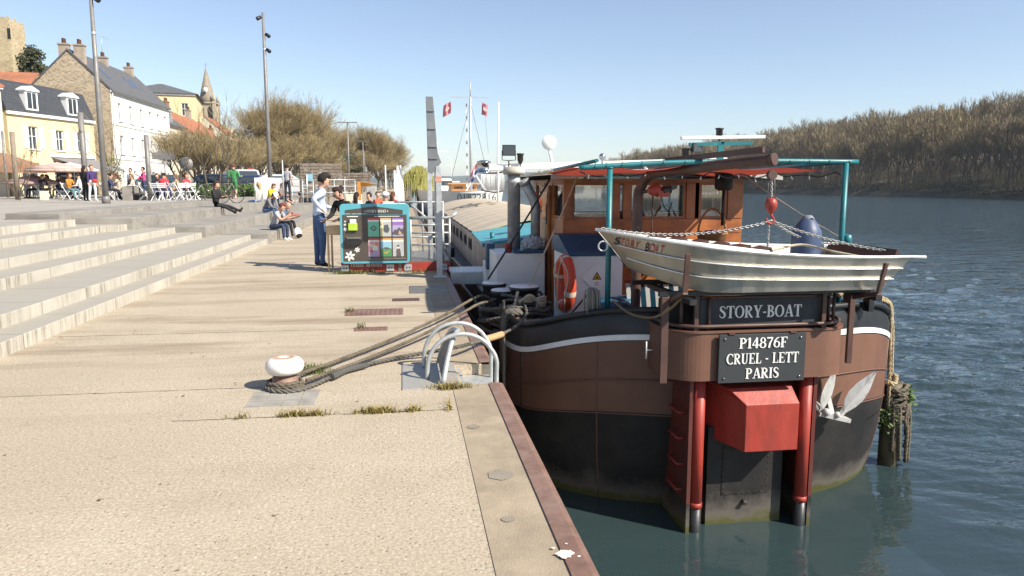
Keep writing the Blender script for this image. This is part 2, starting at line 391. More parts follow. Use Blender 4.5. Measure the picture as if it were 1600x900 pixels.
mb = MB(); mb.quad((-2500, -300, -4), (2500, -300, -4), (2500, 5000, -4), (-2500, 5000, -4)); tag(mb.build('river_bed', M('mud', (.05, .05, .03), .9)), kind='structure')
# quay : a notch is cut for the ladder at y 5.82 - 6.5
E0, N0, N1, NX = .78, 5.82, 6.52, .44
mb = MB()
mb.box((-3.75, -6, -4), (NX, 420, 0))
mb.box((NX, -6, -4), (E0 - .11, N0, 0)); mb.box((NX, N1, -4), (E0 - .11, 420, 0))
tag(mb.build('quay', CONC), kind='structure')
mb = MB()
mb.quad((.315, -6, .004), (E0 - .1, -6, .004), (E0 - .1, N0 - .005, .004), (.36, N0 - .005, .004))
for y in (8.65, 11.2, 14.1, 17, 20, 23): pass
mb.quad((.36, N1 + .005, .004), (E0 - .1, N1 + .005, .004), (E0 - .1, 60, .004), (.36, 60, .004))
tag(mb.build('quay_edging', EDGEC), kind='structure')
def edge_strip(y0, y1):
    prof = [(E0 - .125, .0055), (E0 - .125, .012), (E0 - .04, .012), (E0 - .008, .002), (E0, -.03), (E0, -.16)]
    mb.loft([[V((x, y, z)) for x, z in prof] for y in (y0, y1)], 0, False)
mb = MB(); edge_strip(-6, N0); edge_strip(N1, 200)
mb.box((E0 - .109, -6, -4), (E0 - .012, N0 - .004, -.012), 1); mb.box((E0 - .109, N1 + .004, -4), (E0 - .012, 420, -.012), 1)
tag(mb.build('quay_edge_strip', [RUST, M('quay_wall_concrete', (.23, .2, .165), .9, dirt=(.06, .06, .045), damt=.5)]), kind='structure')
# joints, patches and metal covers let into the quay
DARKJ = M('joint_dirt', (.12, .095, .06), .95)
mb = MB()
def wob(x0, x1, y, wd, z=.0025, amp=.012):
    n = 40
    for i in range(n):
        a, b = x0 + (x1-x0)*i/n, x0 + (x1-x0)*(i+1)/n
        ya, yb = y + amp*math.sin(i*1.7), y + amp*math.sin((i+1)*1.7)
        wa, wb = wd*(.6+.5*math.sin(i*2.3)**2), wd*(.6+.5*math.sin((i+1)*2.3)**2)
        mb.quad((a, ya-wa, z), (b, yb-wb, z), (b, yb+wb, z), (a, ya+wa, z))
wob(-1.6, .33, 5.17, .005, amp=.006); wob(-3.74, -1.1, 5.98, .004, amp=.004); wob(-3.74, .3, 8.35, .005); wob(-3.74, .3, 11.9, .006)
n = 0
for i in range(n):
    y0, y1 = -1 + i*.19, -1 + (i+1)*.19
    xa = .322 + .004*math.sin(i*1.9); xb = .322 + .004*math.sin((i+1)*1.9)
    mb.quad((xa-.003, y0, .0065), (xa+.003, y0, .0065), (xb+.003, y1, .0065), (xb-.003, y1, .0065))
tag(mb.build('quay_joints', DARKJ), kind='structure')
mb = MB()
for cx, cy, r, k in ((.5, 3.9, .085, 1), (.43, 4.75, .05, 2), (.47, 3.35, .04, 3)):
    mb.add([(cx + r*(.85+.12*math.sin(a*1.7+k))*math.cos(a*6.283/12), cy + r*(.85+.12*math.cos(a*1.9+k))*math.sin(a*6.283/12), .0075) for a in range(12)], [tuple(range(12))])
tag(mb.build('asphalt_patch', M('asphalt_patch', (.25, .215, .17), .95, bmp=.6, bscale=120)), kind='structure')
mb = MB()
rs_ = random.Random(19)
def splat(cx, cy, r, z):
    n = 22; mb.add([(cx + r*(.55 + .5*rs_.random()**1.6)*math.cos(6.283*k/n)*1.1, cy + r*(.55 + .5*rs_.random()**1.6)*math.sin(6.283*k/n), z) for k in range(n)] + [(cx, cy, z)], [(k, (k+1) % n, n) for k in range(n)])
splat(.665, 2.965, .048, .0145); splat(.625, 3.02, .012, .0145); splat(.72, 2.93, .010, .0145); splat(.69, 3.05, .008, .0145)
tag(mb.build('paint_splash', M('old_white_paint', (.6, .56, .5), .8)), kind='structure')
# hairline cracks, spots and blown leaves on the quay
rr = random.Random(41); mb = MB()
for x, y, a, n in ((-2.6, 9.6, 1.0, 8), (-.3, 11.4, .5, 8)):
    p = V((x, y, .0022)); 
    for i in range(n):
        a += rr.gauss(0, .45); q = p + V((math.cos(a), math.sin(a), 0))*rr.uniform(.06, .16); s_ = V((-math.sin(a), math.cos(a), 0))*rr.uniform(.0012, .0028); mb.quad(p - s_, q - s_, q + s_, p + s_); p = q
for _ in range(30):
    x, y, r = rr.uniform(-3.4, .25), rr.uniform(2.4, 13), rr.uniform(.005, .014); mb.add([(x + r*(1 + .3*math.sin(k*2.3 + x*9))*math.cos(k*.785), y + r*(1 + .3*math.cos(k*1.7))*math.sin(k*.785), .0028) for k in range(8)], [tuple(range(8))])
tag(mb.build('quay_cracks', M('crack_dirt', (.17, .135, .095), .95)), kind='structure')
mb = MB()
for _ in range(140):
    x = -3.68 + abs(rr.gauss(0, .25)) if rr.random() < .5 else rr.uniform(-3.4, .6); y = rr.uniform(2.6, 18); a = rr.uniform(0, 6.28); s_ = rr.uniform(.008, .02); u_ = V((math.cos(a), math.sin(a), .15))*s_; v_ = V((-math.sin(a), math.cos(a), .1))*s_*.6; p = V((x, y, .009)); mb.quad(p - u_, p - v_, p + u_, p + v_)
tag(mb.build('leaf_litter', M('dead_leaf', (.22, .14, .06), .9)), kind='stuff')
# paved square under the mooring bollard
b0 = G(445, 606)
mb = MB()
for i in range(4):
    for j in range(3):
        mb.box((-1.17 + i*.125, 5.43 + j*.14, -.01), (-1.17 + i*.125 + .117, 5.43 + j*.14 + .132, .006))
tag(mb.build('paving_setts', M('grey_setts', (.29, .27, .24), .85, var=.3, scale=5)), kind='structure')
def cover(pts, name, mat, label, z=.006, ribs=0):
    P = [G(*p) for p in pts]; x0 = min(p.x for p in P); x1 = max(p.x for p in P); y0 = min(p.y for p in P); y1 = max(p.y for p in P)
    mb = MB(); mb.box((x0, y0, -.02), (x1, y1, z))
    for i in range(ribs):
        x = x0 + (x1-x0)*(i+.5)/ribs; mb.box((x-.012, y0+.02, z-.001), (x+.012, y1-.02, z+.006))
    return tag(mb.build(name, mat), label, 'cover')
cover([(538, 494), (630, 482)], 'drain_cover', RUST, 'large rusty ribbed drain cover let into the quay', ribs=12)
cover([(553, 518), (606, 511)], 'drain_cover', RUST, 'small rusty drain cover nearer the camera on the quay', ribs=8)
cover([(613, 471), (655, 466)], 'drain_cover', BROWND, 'narrow flat cover strip on the quay beyond the ribbed covers')
mb = MB(); a, b = G(640, 459), G(702, 446); mb.box((a.x, a.y, -.02), (b.x - .05, b.y, .007)); tag(mb.build('shadow_plate', STEEL, bevel=.003), 'dark flat plate put in as shadow on the quay before the tall post', 'cover')  # dark plate stands in for the shadow lying on the quay here

# steps : three pairs of long slabs
st = thing('stone_steps', 'broad pale stone steps in three pairs climbing from quay to plaza', 'steps', (-3.75, 21, 0))
ends = [21.25, 20.75, 19.55, 19.25, 18.1, 17.4]; xs = [-3.75, -4.1, -5.04, -5.58, -6.56, -7.1]; h = .145
for i in range(6):
    x1 = xs[i]; x0 = xs[i+1] - .02 if i < 5 else -7.119
    mb = MB(); mb.box((x0, -8, h*i - (.3 if i else .6)), (x1, ends[i], h*(i+1))); mb.build('step', STEP, st, bevel=.008)
# seating tiers of dark stone beyond the steps
tr = thing('seating_terrace', 'dark grey stone seating terrace running on beyond the pale steps', 'terrace', (-3.75, 21.3, 0))
tiers = [(-3.72, 21.27, .29), (-4.95, 19.6, .58), (-6.2, 18.2, .87), (-7.5, 17.6, 1.0)]
for i, (x, y, z) in enumerate(tiers):
    x0 = tiers[i+1][0] - .05 if i < 3 else -8.6
    mb = MB(); mb.box((x0, y, -.3 if i < 3 else .6), (x, 47, z)); mb.box((x0 + .1, y - .55, -.3), (x - .12, y - .003, z - .1495), 1) if i < 3 else None
    mb.build('tier', [DARKSTONE, STEP], tr, bevel=.012)
# plaza
mb = MB(); mb.box((-70, -12, -1), (-7.122, 17.35, PZ)); mb.box((-70, 17.35, -1), (-8.62, 47.1, PZ)); mb.box((-70, 47.1, -1), (-3.77, 64, PZ))
tag(mb.build('plaza', PAVING), kind='structure')
ASPH = M('asphalt', (.075, .072, .068), .9, var=.2)
mb = MB(); mb.box((-900, 64, -3), (-3.77, 2500, PZ - .02)); mb.box((-900, -200, -3), (-70, 64, PZ - .02)); tag(mb.build('ground', M('gravel_ground', (.30, .265, .21), .95)), kind='structure')
mb = MB(); mb.quad((-21, 47, PZ + .004), (-13, 47, PZ + .004), (-13, 64, PZ + .004), (-21, 64, PZ + .004)); mb.quad((-21, 64, PZ - .012), (-13, 64, PZ - .012), (-12, 420, PZ - .012), (-20, 420, PZ - .012)); tag(mb.build('road', ASPH), kind='structure')
# rising ground behind the town
mb = MB(); N = 30
rings = []
for i in range(N + 1):
    y = 40 + i*16
    rings.append([V((-36 - k*9, y, PZ + (0 if k == 0 else 13*(1 - math.exp(-k*.5))*(.8 + .25*math.sin(i*.5 + k))) - .1)) for k in range(9)])
mb.loft(rings); tag(mb.build('hill', M('hill_grass', (.09, .10, .045), .95, var=.3)), kind='structure')
# far bank
mb = MB(); rings = []
for i in range(60):
    y = -150 + i*36
    wobx = 3*math.sin(i*.9) + 2*math.sin(i*2.3)
    rings.append([V((168 + wobx, y, WL - 1)), V((171 + wobx, y, WL + 1.0)), V((176 + wobx, y, 0)), V((215, y, 8 + 1.5*math.sin(i*.35))), V((250, y, 14 + 2*math.sin(i*.3))), V((320, y, 20 + 3*math.sin(i*.27 + 1))), V((345, y, 28 + 2*math.sin(i*.33))), V((900, y, 30))])
mb.loft(rings); tag(mb.build('far_bank', M('bank_earth', (.075, .065, .04), .95, var=.4, scale=.3)), kind='structure')
mb = MB(); rings = []
for i in range(50):
    x = -900 + i*55; hh = 26 + 10*math.sin(i*.35 + .5) + 6*math.sin(i*.9)
    rings.append([V((x, 1900, -4)), V((x, 1960, hh*.7)), V((x, 2100, hh)), V((x, 2600, hh))])
mb.loft(rings); tag(mb.build('distant_hills', M('distant_wooded_hill', (.11, .13, .12), .95, var=.3, scale=.02)), kind='structure')

# ---------------------------------------------------------------- bare trees
def tree_geo(seed, H, trunk, spread, depth, kids, ang, r0, twig, up=.25, ratio=.72):
    """limbs (prisms) and twigs (thin blades); returns two vert/face lists"""
    rnd = random.Random(seed); lv, lf, tv, tf = [], [], [], []
    def prism(a, b, ra, rb, n, vs, fs):
        d = (b - a).normalized(); u = d.orthogonal().normalized(); w_ = d.cross(u); k0 = len(vs)
        for c, r in ((a, ra), (b, rb)):
            for k in range(n):
                t = 6.283*k/n; vs.append(c + (u*math.cos(t) + w_*math.sin(t))*r)
        for k in range(n): fs.append((k0+k, k0+(k+1)%n, k0+n+(k+1)%n, k0+n+k))
    def grow(p, d, L, r, lev):
        segs = 2 if lev < depth else 1
        for s in range(segs):
            q = p + d*(L/segs); r2 = r*(.82 if segs == 2 else .5)
            if lev < depth - 1: prism(p, q, r, r2, 5 if lev < 2 else 4, lv, lf)
            else:
                k0 = len(tv); n_ = V((rnd.gauss(0,1), rnd.gauss(0,1), rnd.gauss(0,.4))).cross(d).normalized()
                w0 = max(r, twig)
                tv.extend([p - n_*w0, p + n_*w0, q + n_*w0*.35, q - n_*w0*.35]); tf.append((k0, k0+1, k0+2, k0+3))
            p = q; r = r2
            d = (d + V((rnd.gauss(0,.1), rnd.gauss(0,.1), rnd.gauss(.03,.08)))).normalized()
            if lev < depth and s == 0 and lev > 0:
                for _ in range(1): side(p, d, L, r, lev)
        if lev < depth:
            for k in range(kids): side(p, d, L, r, lev)
    def side(p, d, L, r, lev):
        ax = d.orthogonal().normalized(); ax.rotate(Quaternion(d, rnd.uniform(0, 6.283)))
        nd = d.copy(); nd.rotate(Quaternion(ax, R(rnd.uniform(ang*.5, ang*1.25)))); nd = (nd + V((0, 0, up)) + V((d.x, d.y, 0))*spread).normalized()
        grow(p, nd, L*rnd.uniform(ratio-.12, ratio+.1), r*.62, lev + 1)
    top = V((rnd.uniform(-.2,.2), rnd.uniform(-.2,.2), trunk))
    prism(V((0,0,-.3)), top*.5, r0*1.25, r0, 8, lv, lf); prism(top*.5, top, r0, r0*.85, 8, lv, lf)
    L0 = (H - trunk)*(1 - ratio)/(1 - ratio**(depth))
    for k in range(kids + 2):
        a = 6.283*(k + rnd.random()*.6)/(kids + 2); d = V((math.cos(a)*math.sin(R(ang)), math.sin(a)*math.sin(R(ang)), math.cos(R(ang)))).normalized()
        grow(top, d, L0*rnd.uniform(.85, 1.15), r0*.55, 1)
    mz = max(v.z for v in tv); k = H/mz
    for l in (lv, tv):
        for v in l:
            if v.z > trunk: v.z = trunk + (v.z - trunk)*(H - trunk)/(mz - trunk)
    return lv, lf, tv, tf
def mesh_of(name, vs, fs, mat):
    me = bpy.data.meshes.new(name); me.from_pydata([tuple(v) for v in vs], [], fs); me.materials.append(mat); me.update(); return me
def twigmat(name, a, b, sc=.7):
    m, t, p = base(name); o = mixc(t, ramp(t, noise(t, coords(t), sc, 4), .35, .65), a, b); t.links.new(o, p.inputs['Base Color']); p.inputs['Roughness'].default_value = .9; return m
BARK = M('bark', (.10, .08, .055), .95, var=.35, scale=4)
TW1 = twigmat('budding_twigs', (.20, .155, .09), (.34, .265, .125)); TW2 = twigmat('brown_twigs', (.17, .125, .075), (.26, .195, .10)); TWB = twigmat('far_bank_twigs', (.17, .13, .078), (.30, .235, .125), .06)
def tree_proto(kind, seed):
    P = dict(avenue=dict(H=13, trunk=1.6, spread=.02, depth=7, kids=3, ang=26, r0=.30, twig=.011, up=.18, ratio=.80),
             pollard=dict(H=5.0, trunk=1.0, spread=.02, depth=6, kids=3, ang=34, r0=.13, twig=.009, up=.24, ratio=.78),
             sapling=dict(H=6.0, trunk=1.7, spread=.0, depth=4, kids=2, ang=22, r0=.05, twig=.010, up=.35),
             shrub=dict(H=3.0, trunk=.12, spread=.02, depth=3, kids=3, ang=26, r0=.05, twig=.012, up=.3),
             wood=dict(H=19, trunk=4.5, spread=.0, depth=5, kids=3, ang=27, r0=.22, twig=.055, up=.5))[kind]
    lv, lf, tv, tf = tree_geo(seed, **P); return lv, lf, tv, tf
PROTO = {}
def get_tree(kind, seed, tw):
    k = (kind, seed)
    if k not in PROTO:
        lv, lf, tv, tf = tree_proto(kind, seed); PROTO[k] = (mesh_of('trunk', lv, lf, BARK), mesh_of('crown', tv, tf, tw))
    return PROTO[k]
def place_tree(name, kind, seed, tw, loc, rz, sc, label, cat='tree', group=None):
    t = thing(name, label, cat, loc, rz, group); t.scale = sc
    for nm, me in zip(('trunk', 'crown'), get_tree(kind, seed, tw)):
        o = bpy.data.objects.new(nm, me); COL.objects.link(o); o.parent = t
    return t

# the wood on the far bank: one mass of trees
protos = []
for s in range(6):
    lv, lf, tv, tf = tree_proto('wood', 50 + s)
    protos.append((np.array([tuple(v) for v in lv]), np.array(lf, dtype=object), np.array([tuple(v) for v in tv]), np.array(tf, dtype=np.int64)))
def mass(name, spots, mat_t, mat_c, seed):
    rng = np.random.default_rng(seed); VV, FF, MM = [], [], []; base_ = 0
    for (x, y, z, s, hs) in spots:
        lv, lf, tv, tf = protos[rng.integers(len(protos))]; a = rng.uniform(0, 6.28); c, sn = math.cos(a), math.sin(a)
        for vs, fs, mi in ((lv, np.array([list(f) for f in lf], dtype=np.int64), 0), (tv, tf, 1)):
            q = np.stack([(vs[:,0]*c - vs[:,1]*sn)*s + x, (vs[:,0]*sn + vs[:,1]*c)*s + y, vs[:,2]*hs + z], 1)
            VV.append(q); FF.append(fs + base_); MM.append(np.full(len(fs), mi)); base_ += len(vs)
    VV = np.concatenate(VV); FF = np.concatenate(FF); MM = np.concatenate(MM)
    me = bpy.data.meshes.new(name); me.vertices.add(len(VV)); me.vertices.foreach_set('co', VV.ravel().astype(np.float32))
    me.loops.add(FF.size); me.loops.foreach_set('vertex_index', FF.ravel().astype(np.int32))
    me.polygons.add(len(FF)); me.polygons.foreach_set('loop_start', np.arange(0, FF.size, 4, dtype=np.int32))
    me.materials.append(mat_t); me.materials.append(mat_c); me.polygons.foreach_set('material_index', MM.astype(np.int32))
    me.update(calc_edges=True); o = bpy.data.objects.new(name, me); COL.objects.link(o); return o
rng = random.Random(3); spots = []
def bank_h(x): return 0 if x < 176 else np.interp(x, [176, 215, 250, 320], [0, 8, 14, 18])
y = 120
while y < 1150:
    step = 5.0 + y*.006
    for x in (176, 184, 194, 206, 220, 236, 254, 274, 300):
        if y > 500 and x > 240: continue
        xx = x + rng.uniform(-4, 4); yy = y + rng.uniform(-3.5, 3.5)
        fade = 1.10 if y < 300 else (1.16 if y < 560 else (1.0 if y < 700 else .8))
        s = rng.uniform(.72, 1.3)*fade; spots.append((xx, yy, bank_h(xx) - .3, s, s*rng.uniform(.9, 1.12)))
    y += step
tag(mass('far_wood', spots, M('wood_bark', (.15, .115, .08), .95, var=.3), TWB, 1), kind='stuff')
# undergrowth along the far water line
def leafmat(name, a, b):
    m, t, p = base(name); o = mixc(t, ramp(t, noise(t, coords(t), 1.2, 4), .35, .65), a, b); t.links.new(o, p.inputs['Base Color']); p.inputs['Roughness'].default_value = .7; return m
def leaves(pts_r, count, size, mat, name, parent=None, rnd=random.Random(5), flat=1.):
    mb = MB()
    for c, r in pts_r:
        for _ in range(count):
            u = V((rnd.gauss(0,1), rnd.gauss(0,1), rnd.gauss(0,1))).normalized()*(rnd.random()**.45); p = V(c) + V((u.x*r[0], u.y*r[1], u.z*r[2]))
            a = V((rnd.gauss(0,1), rnd.gauss(0,1), rnd.gauss(0,1)*flat)).normalized(); b = a.orthogonal().normalized(); s = size*rnd.uniform(.5, 1.3)
            mb.quad(p, p + a*s*.5 + b*s*.3, p + a*s, p + a*s*.5 - b*s*.3)
    return mb.build(name, mat, parent)
LEAFD = leafmat('undergrowth_leaves', (.03, .035, .014), (.085, .075, .03)); LEAFG = leafmat('green_leaves', (.04, .075, .015), (.09, .14, .03))
pr = []
yy = 110
while yy < 950:
    pr.append(((174 + rng.uniform(-2.5, 3.5), yy, rng.uniform(-.6, 1.2)), (3.4, 3.5, rng.uniform(1.6, 4.6)))); yy += 2.6 + yy*.003
tag(leaves(pr, 90, .8, LEAFD, 'bank_undergrowth'), kind='stuff')
pr = []; yy = 120
while yy < 900:
    for x in (175, 179, 184, 190, 198, 208):
        pr.append(((x + rng.uniform(-3, 3), yy + rng.uniform(-2, 2), bank_h(x) + rng.uniform(1.0, 4)), (2.6, 2.6, rng.uniform(2.2, 5))))
    yy += 3.4 + yy*.004
def scrub(pts_r, count, mat, name, rnd=random.Random(15)):
    mb = MB()
    for c, r in pts_r:
        for _ in range(count):
            p = V(c) + V((rnd.gauss(0, .5)*r[0], rnd.gauss(0, .5)*r[1], rnd.uniform(-1, .6)*r[2])); d = V((rnd.gauss(0, .35), rnd.gauss(0, .35), 1)).normalized(); L_ = rnd.uniform(.8, 3.2); s_ = V((rnd.gauss(0,1), rnd.gauss(0,1), 0)).normalized()*rnd.uniform(.03, .07)
            mb.quad(p - s_, p + s_, p + d*L_ + s_*.3, p + d*L_ - s_*.3)
    return mb.build(name, mat)
tag(scrub(pr, 42, TWB, 'bank_scrub'), kind='stuff')
pr = [((188 + rng.uniform(-8, 25), rng.uniform(345, 520), rng.uniform(12, 25)), (4.5, 4.5, 4.5)) for _ in range(70)]
tag(leaves(pr, 170, 1.0, leafmat('spring_leaves', (.11, .13, .035), (.19, .19, .06)), 'spring_foliage'), kind='stuff')
# the poplar row that ends the wood
for i in range(5):
    p = AX(1000 + i*9.5, 292, 172); t = place_tree('poplar', 'wood', 50 + i % 3, TWB, (p.x, p.y, -.5), i*1.3, (.32, .32, [1.4, 1.55, 1.45, 1.5, 1.3][i]), 'slim bare poplar in the row at the far end of the wood', 'tree', 'bare poplars across the river')
# grass and weeds
def grass(spots, name, mat, hh, rnd=random.Random(9)):
    mb = MB()
    for x, y, z, rx, ry, n in spots:
        for _ in range(n):
            px, py = x + rnd.gauss(0, rx*.5), y + rnd.gauss(0, ry*.5); h_ = hh*rnd.uniform(.4, 1.2); a = rnd.uniform(0, 6.28); l = V((math.cos(a), math.sin(a), 0)); s = V((-l.y, l.x, 0))*.004
            b = V((px, py, z)); m_ = b + l*h_*.25 + V((0,0,h_*.6)); e = b + l*h_*rnd.uniform(.5, 1.) + V((0,0,h_*rnd.uniform(.5, .95)))
            mb.add([b - s, b + s, m_ + s*.8, m_ - s*.8, e], [(0,1,2,3), (3,2,4)])
    return tag(mb.build(name, mat), kind='stuff')
DRYG = leafmat('dry_weeds', (.16, .14, .035), (.30, .23, .07)); WEEDG = leafmat('green_weeds', (.07, .10, .02), (.14, .15, .035))
sp = [(G(x, 636)[0], 5.17, .0, .09, .03, n) for x, n in ((390, 25), (460, 90), (500, 80), (590, 110), (605, 90), (645, 60), (570, 40), (480, 40))]
sp += [(G(705, 607)[0], G(705, 607)[1], 0, .13, .05, 260), (.3, 5.25, 0, .02, .12, 30)]
grass(sp, 'joint_weeds', DRYG, .06)
sp = [(G(490, 582)[0], G(490, 582)[1], 0, .14, .12, 160)] + [(G(x, 428)[0], 13.72, 0, .22, .09, n) for x, n in ((545, 170), (560, 150), (597, 80), (652, 90), (530, 80))]
sp += [(G(545, 488)[0], G(545, 488)[1], 0, .07, .05, 40), (G(565, 513)[0], G(565, 513)[1], 0, .05, .05, 30)]
grass(sp, 'green_weeds', WEEDG, .09)
# ================================================================= LETTERING
def stroke(pts, ws):
    pts = [V((x, y, 0)) for x, y in pts]; quads = []
    L, Rr = [], []
    for i, p in enumerate(pts):
        d = (pts[min(i+1, len(pts)-1)] - pts[max(i-1, 0)]).normalized(); n_ = V((-d.y, d.x, 0)); wv = ws[i] if isinstance(ws, (list, tuple)) else ws
        L.append(p + n_*wv/2); Rr.append(p - n_*wv/2)
    for i in range(len(pts) - 1): quads.append([(q.x, q.y) for q in (Rr[i], Rr[i+1], L[i+1], L[i])])
    return quads
def rect(x0, y0, x1, y1): return [[(x0, y0), (x1, y0), (x1, y1), (x0, y1)]]
def arc(cx, cy, rx, ry, a0, a1, thin, thick, n=16):
    pts, ws = [], []
    for i in range(n+1):
        a = R(a0 + (a1-a0)*i/n); pts.append((cx + rx*math.cos(a), cy + ry*math.sin(a))); ws.append(thin + (thick-thin)*abs(math.cos(a))**1.4)
    return stroke(pts, ws)
def stem(x, y0=0, y1=1, w_=.17, sb=True, st_=True):
    q = rect(x - w_/2, y0, x + w_/2, y1)
    if sb: q += rect(x - w_/2 - .08, y0, x + w_/2 + .08, y0 + .055)
    if st_: q += rect(x - w_/2 - .08, y1 - .055, x + w_/2 + .08, y1)
    return q
def glyph(ch):
    if ch == 'S': return stroke([(.53,.73),(.50,.87),(.40,.95),(.28,.965),(.16,.91),(.12,.79),(.17,.66),(.30,.55),(.44,.44),(.51,.31),(.49,.17),(.39,.06),(.26,.035),(.14,.08),(.08,.17),(.06,.29)], [.03,.06,.07,.07,.11,.15,.17,.18,.18,.16,.13,.09,.07,.06,.05,.03]), .6
    if ch == 'T': return stem(.36, st_=False) + rect(.02, .93, .70, 1) + [[(.02,.74),(.06,.74),(.1,.94),(.02,.94)], [(.66,.74),(.70,.74),(.70,.94),(.62,.94)]], .72
    if ch == 'O': return arc(.41, .5, .33, .47, 0, 360, .06, .17, 28), .82
    if ch == 'R': return stem(.17) + arc(.25, .74, .30, .23, -90, 90, .055, .16) + rect(.17, .94, .27, .995) + rect(.17, .48, .27, .54) + stroke([(.33,.51),(.47,.25),(.62,.05),(.74,.03)], [.13,.17,.15,.06]), .76
    if ch == 'Y': return stem(.38, y1=.45, st_=False) + stroke([(.14,.97),(.37,.42)], [.17,.16]) + stroke([(.64,.97),(.42,.42)], [.07,.07]) + rect(.0,.945,.3,1) + rect(.52,.945,.78,1), .78
    if ch == '-': return rect(.03, .36, .30, .46), .34
    if ch == 'B': return stem(.17) + arc(.25, .75, .25, .22, -90, 90, .055, .15) + arc(.26, .27, .31, .245, -90, 90, .055, .17) + rect(.17,.94,.27,.995) + rect(.17,.5,.27,.55) + rect(.17,.0,.27,.055), .68
    if ch == 'A': return stroke([(.13,.03),(.385,.98)], [.065,.075]) + stroke([(.42,.99),(.68,.03)], [.16,.17]) + rect(.2,.29,.58,.35) + rect(0,0,.28,.055) + rect(.5,0,.82,.055), .8
    if ch == 'P': return stem(.17) + arc(.25, .72, .29, .255, -90, 90, .055, .165) + rect(.17,.94,.27,.995) + rect(.17,.44,.27,.5), .64
    if ch == 'F': return stem(.17) + rect(.17,.94,.6,1) + rect(.17,.47,.44,.53) + [[(.57,.76),(.60,.76),(.60,.95),(.52,.95)]] + rect(.42,.40,.46,.6), .64
    if ch == 'C': return arc(.42, .5, .34, .47, 42, 318, .06, .17, 24) + rect(.64,.68,.69,.95), .74
    if ch == 'U': return stem(.17, y0=.28, sb=False) + stem(.60, y0=.3, w_=.08, sb=False) + stroke([(.17,.3),(.19,.14),(.30,.04),(.42,.03),(.54,.10),(.60,.3)], [.17,.16,.1,.07,.07,.08]), .78
    if ch == 'E': return stem(.17) + rect(.17,.94,.6,1) + rect(.17,.47,.46,.53) + rect(.17,0,.63,.055) + [[(.57,.78),(.6,.78),(.6,.95),(.52,.95)], [(.55,.05),(.63,.05),(.65,.25),(.61,.25)]] + rect(.43,.4,.47,.6), .68
    if ch == 'L': return stem(.17) + rect(.17,0,.6,.055) + [[(.52,.05),(.6,.05),(.63,.27),(.59,.27)]], .64
    if ch == 'I': return stem(.17), .34
    if ch == 'N': return stem(.13, w_=.07) + stem(.62, w_=.07, sb=False) + stroke([(.1,.97),(.63,.03)], .17), .76
    if ch == '1': return stem(.22, st_=False) + stroke([(.05,.82),(.22,.97)], .08), .42
    if ch == '2': return stroke([(.07,.75),(.12,.9),(.26,.96),(.42,.88),(.45,.72),(.36,.5),(.08,.06)], [.1,.07,.07,.12,.17,.15,.06]) + rect(.05,0,.52,.11), .58
    if ch == '4': return rect(.32,0,.49,1) + stroke([(.04,.3),(.38,.96)], .07) + rect(.02,.24,.6,.32), .62
    if ch == '6': return arc(.29, .31, .22, .28, 0, 360, .06, .15, 20) + stroke([(.08,.35),(.12,.65),(.27,.88),(.48,.98)], [.15,.14,.08,.05]), .58
    if ch == '7': return rect(.03,.88,.55,1) + stroke([(.51,.9),(.3,.45),(.22,0)], [.08,.14,.17]), .58
    if ch == '8': return arc(.29, .75, .18, .22, 0, 360, .055, .13, 18) + arc(.29, .27, .22, .25, 0, 360, .055, .15, 18), .58
    return [], .36
def text_width(s, gap=.03): return sum(glyph(c)[1] + gap for c in s) - gap
def serif(mb, s, c, ux, uy, h, depth=.006, width=None, mi=0):
    """letters centred on c, running along ux with height h; raised off the board"""
    ux, uy = V(ux).normalized(), V(uy).normalized(); W_ = text_width(s); kx = (width / W_) if width else h; x = -W_*kx/2; k = 0
    for ch in s:
        qs, adv = glyph(ch)
        for q in qs:
            mb.prism([(x + px*kx, (py - .5)*h) for px, py in q], c, ux, uy, depth + (k % 23)*.00015, mi); k += 1
        x += (adv + .03)*kx
def sans(name, s, mat, parent, o, ux, uy, h, width=None, depth=.003, colors=None):
    """plain lettering from the built-in face"""
    cu = bpy.data.curves.new(name, 'FONT'); cu.body = s; cu.size = 1; cu.extrude = 0; to = bpy.data.objects.new(name, cu); COL.objects.link(to)
    bpy.context.view_layer.update(); me = bpy.data.meshes.new_from_object(to.evaluated_get(bpy.context.evaluated_depsgraph_get())); bpy.data.objects.remove(to)
    co_ = np.array([v.co[:] for v in me.vertices]); x0, x1 = co_[:,0].min(), co_[:,0].max(); y0, y1 = co_[:,1].min(), co_[:,1].max()
    sy = h/(y1-y0); sx = (width/(x1-x0)) if width else sy; ux, uy = V(ux).normalized(), V(uy).normalized(); nz = ux.cross(uy).normalized()
    t = parent
    while t.parent: t = t.parent
    inv = ROOT[t.name].inverted(); o = V(o)
    for v in me.vertices: v.co = inv @ (o + ux*((v.co.x-x0)*sx) + uy*((v.co.y-y0)*sy) + nz*depth)
    mats = mat if isinstance(mat, list) else [mat]; me.materials.clear()
    for m_ in mats: me.materials.append(m_)
    if colors:
        for p in me.polygons:
            xs_ = np.mean([co_[i,0] for i in p.vertices]); p.material_index = colors((xs_-x0)/(x1-x0))
    ob = bpy.data.objects.new(name, me); COL.objects.link(ob); ob.parent = parent; return ob

